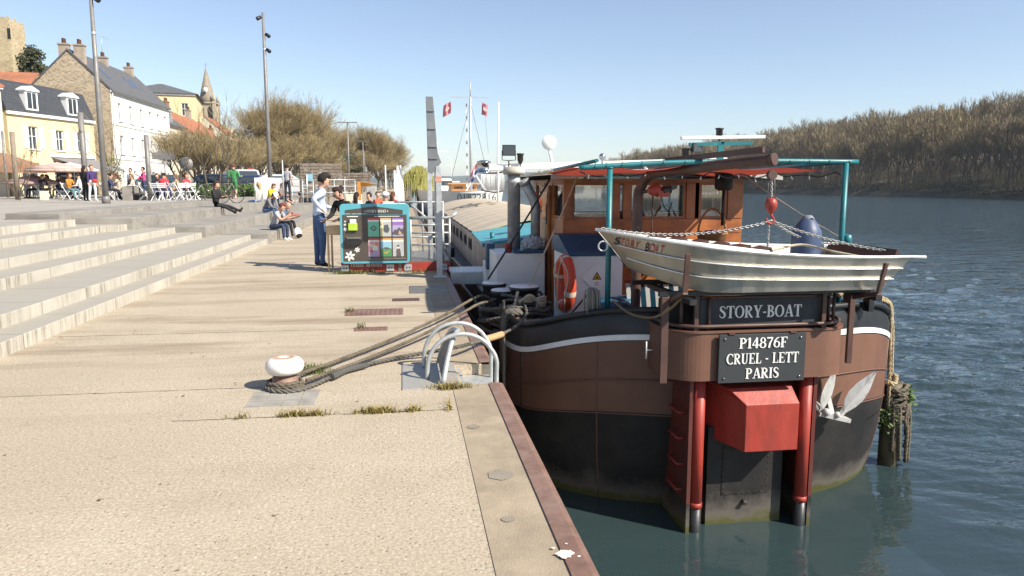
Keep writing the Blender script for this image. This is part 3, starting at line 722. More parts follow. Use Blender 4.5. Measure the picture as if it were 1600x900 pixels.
# ================================================================= THE BARGE
BX, BA, BY, BB = 3.8, 2.55, 9.3, 1.9
BOW = 46.
barge = thing('barge', 'long dark brown river barge with wooden wheelhouse moored along the quay', 'barge', (BX, 8, WL))
def hull_pt(u, k=1.0, kb=None):      # u 0..1 runs from the left side around the stern to the right
    kb = k if kb is None else kb
    if u < .25: return V((BX - BA*k, BOW - (BOW - BY)*u/.25, 0))
    if u > .75: return V((BX + BA*k, BY + (BOW - BY)*(u-.75)/.25, 0))
    a = math.pi*(1 - (u-.25)/.5); return V((BX + BA*k*math.cos(a), BY - BB*kb*math.sin(a), 0))
def sheer(p):
    s = max(0, min(1, (8.8 - p.y)/1.25)); s = s*s*(3-2*s)
    mid = max(0, min(1, (p.y - 9.5)/10)); return .36*s - .05 - .28*mid
US = [0, .06, .12, .18, .215, .235] + [.25 + .5*i/48 for i in range(49)] + [.765, .785, .82, .88, .94, 1]
def ring(zf, k, kb): 
    out = []
    for u in US:
        p = hull_pt(u, k, kb); p.z = zf(sheer(hull_pt(u))); out.append(p)
    return out
levels = [(lambda s: -2.9, .90, .72), (lambda s: -2.2, .93, .82), (lambda s: -1.9, .952, .88), (lambda s: -1.5, .978, .94), (lambda s: -1.06 + .5*s, .995, .985), (lambda s: -.36 + .98*s, 1, 1)]
R_ = [ring(*l) for l in levels]
def hullblack():
    m, t, p = base('hull_black'); v = coords(t); sx = _n(t, 'ShaderNodeSeparateXYZ'); t.links.new(v, sx.inputs[0])
    col = mixc(t, ramp(t, noise(t, v, 1.6, 6), .35, .7), (.011, .011, .012), (.032, .028, .026))
    # lime scale and weed just above the water, rust streaks above
    ad = _n(t, 'ShaderNodeMath', operation='MULTIPLY_ADD'); ad.inputs[1].default_value = -.5; t.links.new(noise(t, v, 3.2, 7, .7), ad.inputs[0]); t.links.new(sx.outputs[2], ad.inputs[2])
    col = mixc(t, ramp(t, ad.outputs[0], -.2, .10, .75, 0), col, (.18, .16, .135))
    col = mixc(t, ramp(t, noise(t, v, 14, 6, .75), .60, .74, 0, .35), col, (.16, .14, .125))
    col = mixc(t, ramp(t, ad.outputs[0], -.2, -.12, 1, 0), col, (.075, .075, .025))
    t.links.new(col, p.inputs['Base Color']); p.inputs['Roughness'].default_value = .56; p.inputs['Specular IOR Level'].default_value = .3; bump(t, p, noise(t, v, 3, 4), .3, .03); return m
HULLB = hullblack()
def hullbrown():
    m, t, p = base('hull_brown'); v = coords(t)
    col = mixc(t, ramp(t, noise(t, v, 1.3, 6), .3, .7), (.125, .059, .038), (.170, .082, .053))
    col = mixc(t, ramp(t, noise(t, coords(t, (3, 3, .28)), 2.2, 7, .7), .54, .75, 0, .65), col, (.085, .042, .03))
    col = mixc(t, ramp(t, noise(t, coords(t, (1, 1, .6)), 9, 8, .8), .66, .74, 0, .5), col, (.24, .17, .13))
    t.links.new(col, p.inputs['Base Color']); p.inputs['Roughness'].default_value = .5; bump(t, p, noise(t, v, 2.2, 4), .3, .03); return m
HULLBR = hullbrown()
hmb = MB(); hmb.loft(R_[:5], 0); hmb.loft(R_[4:], 1)
for f_, k_, kb_, mi_ in ((.45, .9985, .994, 1), (-.02, .9955, .9865, 1)):
    seam = [hull_pt(u, 1.0005 if f_ > 0 else .9965, 1.001 if f_ > 0 else .988) for u in US]
    for p, u in zip(seam, US): sp_ = sheer(hull_pt(u)); p.z = (-1.06 + .5*sp_)*(1 - f_) + (-.36 + .98*sp_)*f_
    hmb.tube(seam, .009, 5, mi_)
for u in (.30, .385, .665, .72):
    hmb.tube([V((hull_pt(u, k, kb).x, hull_pt(u, k, kb).y, zf(sheer(hull_pt(u))))) for (zf, k, kb) in levels[1:]], .008, 5, 0 if u < .35 else 1)
# rows of rivets on the shell
mb = hmb
def rivets_col(u, z0, z1, n, r=.014):
    for i in range(n):
        z = z0 + (z1-z0)*i/max(1, n-1); f = (z + 2.05)/1.0; k = min(1, .945 + .05*f); p = hull_pt(u, k, min(1, .87 + .12*f)); p.z = z; mb.ball(p, r, 6, 4)
for u in (.34, .344): rivets_col(u, -1.9, -1.15, 18)
for i in range(40): rivets_col(.27 + i*.006, -1.35 , -1.35, 1, .011)
for i in range(34): rivets_col(.62 + i*.004, -1.2 , -1.2, 1, .010)
hull = hmb.build('hull', [HULLB, HULLBR], barge)
# patch plates with round ends on the near side
mb = MB()
for u0, u1, z0 in ((.255, .318, -.98), (.262, .32, -1.62)):
    for zz in (0, .14):
        pts = []
        for i in range(13):
            u = u0 + (u1-u0)*i/12; p = hull_pt(u, .988, .962); p.z = z0 + zz; pts.append(p)
        mb.tube(pts, .006, 5)
    p = hull_pt(u1, .988, .962); mb.tube([p + V((.07*math.sin(a*.314), -.02*math.sin(a*.314), z0 + .07 - .07*math.cos(a*.314))) for a in range(11)], .006, 5)
mb.build('doubler_plate', HULLB, barge)
# white stripe, bulwark, rail
R5 = R_[5]; st_lo = ring(lambda s: -.36 + .98*s*.9 + .0, 1.004, 1.006); 
def zr(a): return lambda s: s + a
stripe = [ring(lambda s: sheer_z(s) , 1.006, 1.008) for sheer_z in (lambda s: -.36 + .95*s, lambda s: -.30 + .95*s)]
mb = MB(); mb.loft([ring(lambda s: -.362 + .95*s, 1.0, 1.0)] + stripe + [ring(lambda s: -.298 + .95*s, 1.0, 1.0)], 0, False); mb.build('white_stripe', WHITE, barge)
tp = lambda a: (lambda s: -.0 + .92*s + a)
mb = MB(); mb.loft([ring(lambda s: -.37 + .95*s, 1.001, 1.001), ring(tp(-.16), 1.0, 1.0), ring(tp(-.05), .985, .98)], 0)
mb.loft([ring(tp(-.05), .987, .983), ring(tp(-.05), 1.004, 1.006), ring(tp(0), 1.004, 1.006), ring(tp(.012), .99, .985), ring(tp(0), .972, .962), ring(tp(-.07), .97, .958), ring(lambda s: -.42, .965, .95)], 0)
mb.build('bulwark', BLACK, barge)
DECK = M('dark_deck', (.035, .035, .038), .6, dirt=(.1, .09, .08), damt=.4)
dk = [p.copy() for p in ring(lambda s: -.36, .975, .965)]
mb = MB(); mb.add(dk, [tuple(range(len(dk)))]); mb.build('deck', DECK, barge)
# rusty lip of the rounded bulwark near the bollards
mb = MB(); pts = []
for i in range(9):
    p = hull_pt(.262 + i*.008, .985, .98); p.z = sheer(p)*.92 + .012; pts.append(p)
mb.tube(pts, .022, 6); mb.build('rail_wear', RUST, barge)

# ---- rudder case and its frame on the stern
def band_path(off=0, n=14):           # plan of the rounded box round the rudder
    r = .36; x0, x1, y0, y1 = 2.62 - off, 4.62 + off, 6.95 - off, 7.75; pts = [(x0, y1)]
    for i in range(n+1):
        a = math.pi + math.pi/2*i/n; pts.append((x0 + r + r*math.cos(a), y0 + r + r*math.sin(a)))
    for i in range(n+1):
        a = 1.5*math.pi + math.pi/2*i/n; pts.append((x1 - r + r*math.cos(a), y0 + r + r*math.sin(a)))
    return pts + [(x1, y1)]
mb = MB(); bp = band_path(); bi = band_path(-.03)
mb.loft([[V((x, y, z)) for x, y in q] for q, z in ((bi, -.36), (bp, -.37), (bp, .12), (band_path(.012), .125), (band_path(.012), .145), (bi, .145), (bi, -.36))], 0, False)
mb.add([V((x, y, .02)) for x, y in bi], [tuple(range(len(bi)))])
mb.build('stern_band', BROWN, barge)
mb = MB()                             # tube rail above the band
for z, off in ((.47, -.1), (.19, -.02)): mb.tube([(x, y, z) for x, y in band_path(off)], .020, 8)
for x, y in [band_path(-.06)[i] for i in (1, 8, 15, 24, 30)]: mb.tube([(x, y, .1), (x, y, .48)], .018, 8)
for x in (2.9, 4.28): mb.box((x-.022, 6.985, .1), (x+.022, 7.025, .5))
mb.build('stern_rail', BROWND, barge)
mb = MB(); mb.box((2.66, 7.42, -.3), (4.6, 7.46, .42)); mb.build('stern_screen', BLACK, barge)
nb = MB(); nb.box((2.95, 7.03, .165), (4.24, 7.055, .46)); nbo = nb.build('name_board', CHARCOAL, barge, bevel=.004)
mb = MB(); serif(mb, 'STORY-BOAT', (3.60, 7.029, .325), (1, 0, 0), (0, 0, 1), .125, width=.90); mb.build('lettering', LETTER, nbo)
rb = MB(); rb.box((3.11, 6.90, -.385), (4.045, 6.925, .115)); rbo = rb.build('registration_board', CHARCOAL, barge, bevel=.004)
mb = MB()
for s_, z, w_ in (('P14876F', .025, .52), ('CRUEL - LETT', -.135, .78), ('PARIS', -.29, .36)): serif(mb, s_, (3.58, 6.899, z), (1, 0, 0), (0, 0, 1), .108, width=w_)
mb.build('lettering', LETTER, rbo)
mb = MB()
for x in (3.17, 3.985):
    for z in (-.335, .07): mb.ball((x, 6.897, z), .012, 8, 5)
mb.build('bolt', CHROME, rbo)
for x in (3.24, 3.9):
    mb = MB(); mb.box((x-.03, 6.89, .115), (x+.03, 6.95, .13)); mb.build('bracket', BROWND, rbo)
# red guide tubes and box, steel rudder plate
for x in (3.00, 4.19):
    mb = MB(); mb.tube([(x, 7.10, -1.74), (x, 7.10, -.36)], .066, 18); mb.tube([(x, 7.10, -2.5), (x, 7.10, -1.745)], .064, 18, mi=1); mb.tube([(x, 7.10, -1.78), (x, 7.10, -1.72)], .071, 18)
    mb.build('guide_tube', [RED, BLACK], barge)
mb = MB()
f = [(3.42, 6.88, -1.12), (4.0, 6.88, -1.12), (4.0, 6.88, -.62), (3.42, 6.88, -.62)]; b = [(3.13, 7.42, -1.06), (4.08, 7.42, -1.06), (4.08, 7.42, -.44), (3.13, 7.42, -.44)]
t4 = [(3.28, 7.02, -.475), (3.98, 7.02, -.475)]
mb.add(f + b + t4, [(0,1,2,3), (3,2,9,8), (8,9,6,7), (0,3,8,7,4), (1,5,6,9,2), (0,4,5,1), (4,7,6,5)]); mb.build('rudder_case', RED, barge, bevel=.006)
mb = MB(); mb.box((3.17, 7.22, -2.6), (4.03, 7.34, -.95)); 
for x in (3.36, 3.86):
    for i in range(9): mb.ball((x, 7.218, -1.70 + i*.065), .012, 6, 4)
for i in range(8): mb.ball((3.36 + i*.0714, 7.218, -1.70), .012, 6, 4)
for z in (-1.72,): mb.box((3.34, 7.213, -1.72), (3.88, 7.2195, -1.2))
mb.tube([(3.6, 7.22, -1.8), (3.6, 7.17, -1.82)], .025, 8); mb.build('rudder', HULLB, barge)
DRED = M('dark_red_plate', (.13, .022, .016), .5, dirt=(.05, .03, .025))
for x, s in ((2.90, 1), (4.27, -1)):
    mb = MB(); mb.box((x-.02, 7.05, -2.5), (x+.02, 7.75, -1.72), 1); mb.box((x-.02, 7.05, -1.72), (x+.02, 7.75, -.36), 0)
    mb.build('side_plate', [DRED, HULLB], barge)
for i in range(4):
    mb = MB(); z = -.75 - i*.28; mb.tube([(2.87, 7.14, z), (2.80, 7.14, z), (2.80, 7.42, z), (2.87, 7.42, z)], .011, 6); mb.build('rung', RED, barge)
# brown uprights that carry the boat cradle
def upright(p, q, w_=.06): 
    mb = MB(); mb.bar(p, q, w_, w_*.7); return mb.build('cradle_post', BROWND, barge, bevel=.004)
upright((2.56, 6.99, -.38), (2.56, 6.99, .50), .075); upright((4.72, 7.2, -.3), (4.72, 7.2, .52), .06)
mb = MB(); mb.bar((2.5, 7.0, .53), (4.75, 7.0, .53), .06, .05); mb.bar((2.5, 7.9, .53), (4.75, 7.9, .53), .06, .05); 
for x in (2.75, 4.7): mb.bar((x, 6.72, .48), (x, 8.0, .48), .07, .05)
mb.build('cradle_beam', BLACK, barge)
for (px0, py0), (px1, py1) in (((1070, 457), (1075, 397)), ((1372, 458), (1385, 411))):
    a, b = AY(px0, py0, 6.62), AY(px1, py1, 6.56); mb = MB(); mb.bar(a, b, .05, .03); mb.bar(a + V((0, -.015, 0)), (a.x, 7.0, .45), .05, .04); mb.build('cradle_arm', BROWND, barge, bevel=.003)
mb = MB(); a = hull_pt(.545, 1.01, 1.02); mb.tube([(2.47, 7.05, -.05), (2.40, 7.05, -.05)], .008, 6); mb.tube([(2.40, 7.05, -.14), (2.40, 7.05, .04)], .008, 6); mb.build('wing_nut', GALV, barge)
# dark cleats on the right bulwark
for x in (4.95, 5.2): mb = MB(); mb.box((x, 7.60, .18), (x+.06, 7.72, .46)); mb.build('stanchion', BLACK, barge)

# ---- bitts
def bitt(c, r, z1):
    mb = MB(); mb.lathe([(r*1.12, -.36), (r*1.12, -.3), (r, -.28), (r, z1-.06), (r*1.1, z1-.05), (r*1.1, z1-.012)], 24, (c[0], c[1], 0)); mb.lathe([(r*1.08, z1-.012), (r*1.02, z1), (0, z1+.004)], 24, (c[0], c[1], 0), mi=1)
    return mb.build('mooring_bitt', [BLACK, WHITE], barge)
bigc = AY(819, 446, 9.75); b2 = AY(772, 441, 10.6); b3 = AY(787, 452, 10.1)
for c, r in ((bigc, .185), (b2, .165), (b3, .165)): bitt(c, r, c.z)

# ---- white deck casing with bag, bin and exhaust pipes
cx0 = AY(775, 395, 11.4).x; cx1 = AY(852, 390, 11.4).x
mb = MB(); mb.box((cx0, 11.4, -.37), (cx1, 12.4, .55)); mb.box((cx0 + .28, 11.36, .553), (cx1 + .03, 12.4, .59), 1); mb.build('engine_casing', [WHITE, BLUE], barge, bevel=.02)
ch = AY(801, 390, 12)
mb = MB(); mb.lathe([(.105, .5), (.105, 1.62), (.12, 1.64), (.12, 1.68), (.105, 1.7), (.105, 1.79)], 22, (ch.x + .02, 12, 0)); mb.lathe([(.17, 1.78), (.185, 1.81), (.18, 1.85), (.13, 1.90), (0, 1.91)], 22, (ch.x + .02, 12, 0), mi=1); mb.build('exhaust_stack', [SMOKE, M('cap_beige', (.5, .47, .40), .6, dirt=(.3, .27, .22))], barge)
mb = MB(); mb.tube([(ch.x + .36, 11.9, .5), (ch.x + .36, 11.9, 1.28), (ch.x + .33, 11.9, 1.38), (ch.x + .17, 11.85, 1.66)], .078, 16); mb.tube([(ch.x + .19, 11.86, 1.62), (ch.x + .155, 11.85, 1.69)], .09, 16); mb.build('bent_exhaust_pipe', SMOKE, barge)
mb = MB(); mb.box((1.36, 12.5, -.37), (1.44, 12.9, .3)); mb.box((1.36, 12.3, .2), (1.5, 12.5, .64), 1); mb.build('locker', [WHITE, BLUE], barge, bevel=.015)

# ---- white casing with blue lid before the wheelhouse
mb = MB(); mb.box((2.15, 9.5, -.37), (2.88, 10.5, .68)); mb.build('deck_box', WHITE, barge, bevel=.015)
mb = MB(); mb.add([(2.12, 9.47, .684), (2.92, 9.47, .684), (2.92, 10.5, .684), (2.12, 10.5, .684), (2.12, 9.47, .72), (2.92, 9.47, .72), (2.92, 10.1, .92), (2.12, 10.1, .92), (2.12, 10.5, .92), (2.92, 10.5, .92)], [(3,2,1,0), (4,5,6,7), (7,6,9,8), (0,1,5,4), (1,2,9,6,5), (0,4,7,8,3), (2,3,8,9)]); mb.build('box_lid', BLUE, barge, bevel=.006)
wc = AY(932, 433, 9.5); mb = MB(); s = .21
mb.prism([(-s, 0), (0, -s*.95), (s, 0), (0, s*.95)], (wc.x, 9.485, wc.z), (1, 0, 0), (0, 0, 1), .006); sg = mb.build('warning_sign', WHITEC, barge)
YEL = M('warning_yellow', (.75, .45, .02), .5, bmp=0); INK = M('black_ink', (.01, .01, .01), .6, bmp=0)
mb = MB(); mb.prism([(-.062, -.03), (.062, -.03), (0, .075)], (wc.x, 9.478, wc.z), (1,0,0), (0,0,1), .002, 0); mb.prism([(-.04, -.018), (.04, -.018), (0, .048)], (wc.x, 9.4755, wc.z), (1,0,0), (0,0,1), .002, 1)
mb.prism([(-.018, -.012), (.018, -.012), (.012, .01), (0, .02), (-.012, .01)], (wc.x, 9.473, wc.z), (1,0,0), (0,0,1), .002, 0)
mb.tube([(wc.x + .022*math.cos(a*.628), 9.478, wc.z - .085 + .022*math.sin(a*.628)) for a in range(10)], .004, 5, 2, closed=True)
mb.build('pictogram', [INK, YEL, REDC], sg)

# ---- wheelhouse
WX0, WX1, WY0, WY1 = 2.30, 5.06, 10.6, 13.0; ZS, ZT = 1.11, 1.64
wh = MB(); wh.box((WX0, WY0, -.36), (WX1, WY0 + .06, ZS))
for i in range(5): wh.box((WX0 + .02, WY0 - .014, .08 + i*.205), (WX1 - .02, WY0 - .001, .08 + i*.205 + .194))
wh.box((WX0, WY0 + .063, -.36), (WX0 + .06, WY1, ZS)); wh.box((WX1 - .06, WY0 + .063, -.36), (WX1, WY1, ZS)); wh.box((WX0 + .063, WY1 - .06, -.36), (WX1 - .063, WY1, ZS))
who = wh.build('wheelhouse_panel', WOOD, barge)
posts = [(2.30, .13), (3.02, .13), (3.20, .1), (4.17, .20), (4.30, .08), (4.82, .24)]
for x, w_ in posts: 
    mb = MB(); mb.box((x, WY0 - .012, ZS + .003), (x + w_, WY0 + .07, ZT)); mb.build('wheelhouse_post', WOODV, barge, bevel=.005)
for x in (WX0 + .003, WX1 - .075):
    for y in (11.45, 12.1, 12.88): 
        mb = MB(); mb.box((x, y, ZS + .003), (x + .07, y + .11, ZT)); mb.build('wheelhouse_post', WOODV, barge)
for x in (2.9, 3.7, 4.5): mb = MB(); mb.box((x, WY1 - .07, ZS + .003), (x + .09, WY1, ZT)); mb.build('wheelhouse_post', WOODV, barge)
mb = MB(); mb.box((WX0, WY0, ZT + .002), (WX1, WY0 + .07, 1.70)); mb.box((WX0, WY1 - .07, ZT + .002), (WX1, WY1, 1.70)); mb.box((WX0, WY0 + .073, ZT + .002), (WX0 + .07, WY1 - .073, 1.70)); mb.box((WX1 - .07, WY0 + .073, ZT + .002), (WX1, WY1 - .073, 1.70)); mb.build('wheelhouse_header', WOOD, barge)
def pane(a, b, ax):
    (x0, y0, z0), (x1, y1, z1) = a, b; mb = MB()
    if ax == 'y': mb.box((x0, y0 + .03, z0), (x1, y0 + .036, z1))
    else: mb.box((x0 + .03, y0, z0), (x0 + .036, y1, z1))
    w_ = mb.build('pane', GLASS, barge); fr = MB(); t_ = .032
    if ax == 'y':
        for q in (((x0, y0+.012, z0), (x1, y0+.05, z0+t_)), ((x0, y0+.012, z1-t_), (x1, y0+.05, z1)), ((x0, y0+.012, z0+t_), (x0+t_, y0+.05, z1-t_)), ((x1-t_, y0+.012, z0+t_), (x1, y0+.05, z1-t_))): fr.box(*q)
    else:
        for q in (((x0+.012, y0, z0), (x0+.05, y1, z0+t_)), ((x0+.012, y0, z1-t_), (x0+.05, y1, z1)), ((x0+.012, y0, z0+t_), (x0+.05, y0+t_, z1-t_)), ((x0+.012, y1-t_, z0+t_), (x0+.05, y1, z1-t_))): fr.box(*q)
    fr.build('window_frame', WOODV, w_)
z0, z1 = ZS + .006, ZT - .003
for x0, x1 in ((2.432, 3.018), (3.302, 4.168), (4.382, 4.818)): pane((x0, WY0, z0), (x1, WY0, z1), 'y')
for x0, x1 in ((2.38, 2.898), (2.992, 3.698), (3.792, 4.498), (4.592, 4.98)): pane((x0, WY1 - .06, z0), (x1, WY1, z1), 'y')
for X in (WX0, WX1 - .06):
    for y0, y1 in ((10.68, 11.448), (11.562, 12.098), (12.212, 12.878)): pane((X, y0, z0), (X, y1, z1), 'x')
# door on the quay side
mb = MB(); mb.box((WX0 - .05, 11.5, -.30), (WX0 - .004, 12.05, 1.60)); dr = mb.build('door', WOODV, barge, bevel=.006)
mb = MB(); mb.box((WX0 - .056, 11.58, 1.0), (WX0 - .0505, 11.97, 1.5)); mb.build('door_pane', WGLASS, dr)
mb = MB(); mb.box((WX0 - .058, 11.58, -.15), (WX0 - .0505, 11.97, .7)); mb.build('door_panel', WOOD, dr)
mb = MB(); mb.tube([(WX0 - .05, 11.56, .72), (WX0 - .11, 11.56, .72), (WX0 - .11, 11.64, .72)], .01, 6); mb.build('handle', CHROME, dr)
# roof: dark timber underside, grey edge, gently cambered
mb = MB(); N = 12; rows = []
for y, dz in ((10.15, -.02), (10.16, .05), (14.4, .05), (14.4, -.02)):
    rows.append([V((2.02 + (5.45-2.02)*i/N, y, 1.70 + dz + .085*(1 - ((i - N/2)/(N/2))**2))) for i in range(N+1)])
mb.loft(rows[:2], 0, False); mb.loft(rows[1:3], 0); mb.loft(rows[2:], 0, False); mb.loft([rows[3], rows[0]], 1)
mb.build('roof', [M('roof_felt', (.36, .35, .33), .8), BROWND], barge)
# wheel, seat and gear inside
mb = MB(); c = V((3.55, 11.6, .85)); mb.tube([c + V((.33*math.cos(a*.2618), 0, .33*math.sin(a*.2618))) for a in range(24)], .018, 8, closed=True)
for a in range(8): mb.tube([c, c + V((.40*math.cos(a*.785), 0, .40*math.sin(a*.785)))], .011, 6)
mb.ball(c, .05); mb.build('steering_wheel', WOODV, barge)
mb = MB(); mb.tube([(4.0, 11.9, .1), (4.0, 11.9, 1.5)], .10, 14); mb.tube([(3.75, 12.0, 0), (3.75, 12, 1.15)], .18, 12); mb.box((2.6, 12.3, -.3), (4.9, 12.8, .95)); mb.build('helm_console', BLACKC, barge)
mb = MB()
for i in range(9):
    for y in (11.0, 11.12): mb.lathe([(.035, 1.42), (.04, 1.48), (.03, 1.54), (.004, 1.56), (.004, 1.6), (.03, 1.605)], 8, (4.36 + i*.055, y, 0))
mb.build('hanging_glasses', CHROME, barge)
mb = MB(); mb.box((4.36, 10.72, 1.10), (4.75, 10.95, 1.14)); mb.add([(4.42, 10.74, 1.142), (4.72, 10.74, 1.142), (4.76, 10.92, 1.21), (4.46, 10.92, 1.25)], [(0,1,2,3)]); mb.build('chart_shelf', WHITEC, barge)

# ---- awning frame of teal tubes with rolled red awning and a light string
def bartop(x): return 1.90 + .02*math.sin((x-2)/3.3*math.pi)
fr = MB(); AYY = 8.05
axx = [AY(905, 263, AYY).x, 2.3, 3.0, 3.8, 4.5, AY(1340, 252, AYY).x]
zz = [AY(905, 262, AYY).z, AY(955, 259, AYY).z, AY(1050, 254, AYY).z, AY(1190, 252, AYY).z, AY(1260, 252, AYY).z, AY(1340, 253, AYY).z]
beam = spline([(x, AYY, z) for x, z in zip(axx, zz)], 6); fr.tube(beam, .030, 10)
for p in beam[3::2]: fr.tube([p + V((-.012, 0, -.034)), p + V((0, -.034, 0)), p + V((.012, 0, .034)), p + V((.024, .034, 0)), p + V((.03, 0, -.034))], .006, 5, 1)
lp, rp = AY(953, 262, AYY), AY(1322, 255, AYY)
pl_ = MB(); pl_.tube([(lp.x, AYY, -.2), (lp.x, AYY, lp.z)], .033, 12); pl_.tube([(lp.x, AYY, lp.z - .01), (lp.x, AYY, lp.z + .005)], .04, 12)
fo = fr.build('awning_beam', [TEAL, BLACKC], barge); pl_.build('awning_post', TEAL, barge)
mb = MB(); mb.tube([(rp.x, AYY, 0), (rp.x, AYY, rp.z)], .033, 12); mb.lathe([(.055, .9), (.055, 1.02), (.033, 1.03)], 12, (rp.x + .07, AYY, 0)); mb.build('awning_post', TEAL, barge)
for x in (axx[0] + .2, axx[-1] - .15): mb = MB(); mb.tube([(x, AYY, bartop(x) - .03), (x, 10.4, 1.82)], .022, 8); mb.build('awning_side_rail', TEAL, barge)
mb = MB(); nx = 16; rows = []
for j, y in enumerate((8.12, 8.7, 9.4, 10.3)):
    rows.append([V((2.0 + 3.0*i/nx, y, 1.80 - .01*j + .025*math.sin(i*1.1 + j) - .02*math.sin(i*.6))) for i in range(nx+1)])
mb.loft(rows); 
def clothmat(name, c):
    m, t, p = base(name); out = t.nodes['Material Output']; p.inputs['Base Color'].default_value = c4(c); p.inputs['Roughness'].default_value = .9
    tl = _n(t, 'ShaderNodeBsdfTranslucent'); tl.inputs[0].default_value = c4(c); mx = _n(t, 'ShaderNodeMixShader'); mx.inputs[0].default_value = .35
    t.links.new(p.outputs[0], mx.inputs[1]); t.links.new(tl.outputs[0], mx.inputs[2]); t.links.new(mx.outputs[0], out.inputs[0]); return m
mb.build('awning', clothmat('red_awning', (.40, .07, .045)), barge)
mb = MB(); pts = []; rr = random.Random(4)
for i in range(30): x = 1.95 + 3.2*i/29; pts.append(V((x, 8.15 + .04*rr.random(), 1.76 - .05*abs(math.sin(i*.9)) - .03*rr.random())))
mb.tube(spline(pts, 4), .007, 5)
for p in pts[1::2]: mb.tube([p, p + V((rr.uniform(-.02, .02), -.01, -rr.uniform(.02, .045)))], .006, 5, 1); 
mb.build('light_string', [BLACKC, WHITEC], barge)
mb = MB(); mb.tube(sag((rp.x - .6, 9.6, 1.8), (rp.x + .1, 8.1, .95), .03), .006, 5); mb.build('stay_line', ROPEL, barge)
# roof rail, lashed poles and ornaments on the roof
ma = AY(757, 262, 12.2); mb_ = AY(1135, 251, 12.2)
mb = MB(); mb.bar(ma, mb_, .10, .10); mb.build('lowered_mast', WHITE, barge, bevel=.01)
mb = MB(); mb.tube([AY(905, 285, 11.9), AY(868, 200, 11.9) + V((0, 0, -.5))], .02, 8); mb.build('mast_crutch', WHITE, barge) if False else None
for px in (905, 1010): 
    a = AY(px, 258, 12.2); mb = MB(); mb.tube([(a.x - .05, 12.2, a.z), (a.x + .12, 12.2, 1.72)], .025, 8); mb.build('mast_crutch', WHITE, barge)
p = AY(858, 223, 12.6); q = AY(867, 275, 12.6); mb = MB(); mb.tube([q, (p.x, 12.6, p.z - .1)], .025, 8); mb.lathe([(.1, -.05), (.125, -.02), (.125, .02), (.12, .03), (0, .035)], 24, p, (-.1, -1, .05)); mb.build('round_signal_disc', WHITEC, barge)
p = AY(756, 262, 12.2); mb = MB(); mb.lathe([(.1, -.1), (.115, -.1), (.115, -.07), (.105, -.07), (.105, .07), (.115, .07), (.115, .1), (.05, .12)], 18, (p.x, p.y, p.z)); mb.build('stern_lamp', CHROME, barge)
def flood(px, py, Y, s=.11, rz=0):
    p = AY(px, py, Y); mb = MB(); mb.X = Matrix.Translation(p) @ Matrix.Rotation(rz, 4, 'Z'); mb.add([(-s, -.02, -s*.8), (s, -.02, -s*.8), (s, -.02, s*.8), (-s, -.02, s*.8), (-s*.6, .09, -s*.5), (s*.6, .09, -s*.5), (s*.6, .09, s*.5), (-s*.6, .09, s*.5)], [(3,2,1,0)[::-1], (4,5,6,7)[::-1], (0,4,5,1)[::-1], (1,5,6,2)[::-1], (2,6,7,3)[::-1], (3,7,4,0)[::-1]]); 
    mb.box((-s*.86, -.026, -s*.66), (s*.86, -.021, s*.66), 1); mb.tube([(-s, 0, 0), (-s, 0, -s*1.4), (0, 0, -s*1.5), (s, 0, -s*1.4), (s, 0, 0)], .008, 5); mb.tube([(0, 0, -s*1.5), (0, 0, -s*2.6)], .012, 6); mb.build('floodlight', [BLACKC, WGLASS], barge)
flood(795, 235, 12.1); flood(1089, 231, 10.8, .09, .3)
def deck_lamp(px, py, Y, s=.045, post=.2):
    p = AY(px, py, Y); mb = MB(); mb.lathe([(0, -s*2), (s*.5, -s*1.9), (s, -s*.6), (s, s), (s*1.25, s*1.1), (s*1.25, s*1.5), (0, s*1.6)], 14, p); mb.tube([p - V((0, 0, s*2)), p - V((0, 0, s*2 + post))], .012, 6); mb.build('navigation_lamp', BLACKC, barge)
deck_lamp(813, 247, 12.1, .05, .1); deck_lamp(1071, 240, 10.9, .05, .25); deck_lamp(1124, 208, 10.8, .05, .05); 
p = AY(941, 245, 11.5); mb = MB(); mb.ball(p, .055, 12, 8); mb.tube([p, p - V((0, 0, .12))], .015, 6); mb.build('chrome_horn', CHROME, barge)
p = AY(1126, 219, 10.8); mb = MB(); mb.bar((p.x, 10.8, 1.7), (p.x, 10.8, p.z - .02), .09, .06); a, b = AY(1077, 222, 10.8), AY(1175, 220, 10.8); mb.bar(a - V((0,0,.035)), b - V((0,0,.035)), .06, .05); mb.build('radar_stand', TEAL, barge)
a, b = AY(1064, 218, 10.8), AY(1194, 216, 10.8); mb = MB(); mb.bar(a + V((0,0,.02)), b + V((0,0,.02)), .09, .05); mb.build('radar_scanner', WHITEC, barge, bevel=.01)
p = AY(1131, 283, 9.6); mb = MB(); mb.lathe([(.06, -.13), (.11, -.11), (.12, -.09), (.12, .1), (.13, .1), (.13, .13), (.03, .16)], 20, p); mb.tube([p, (p.x, p.y, 1.82)], .012, 6); mb.tube([p - V((0, 0, .13)), p - V((0, 0, .6))], .02, 8); mb.build('hanging_lantern', BLACKC, barge)

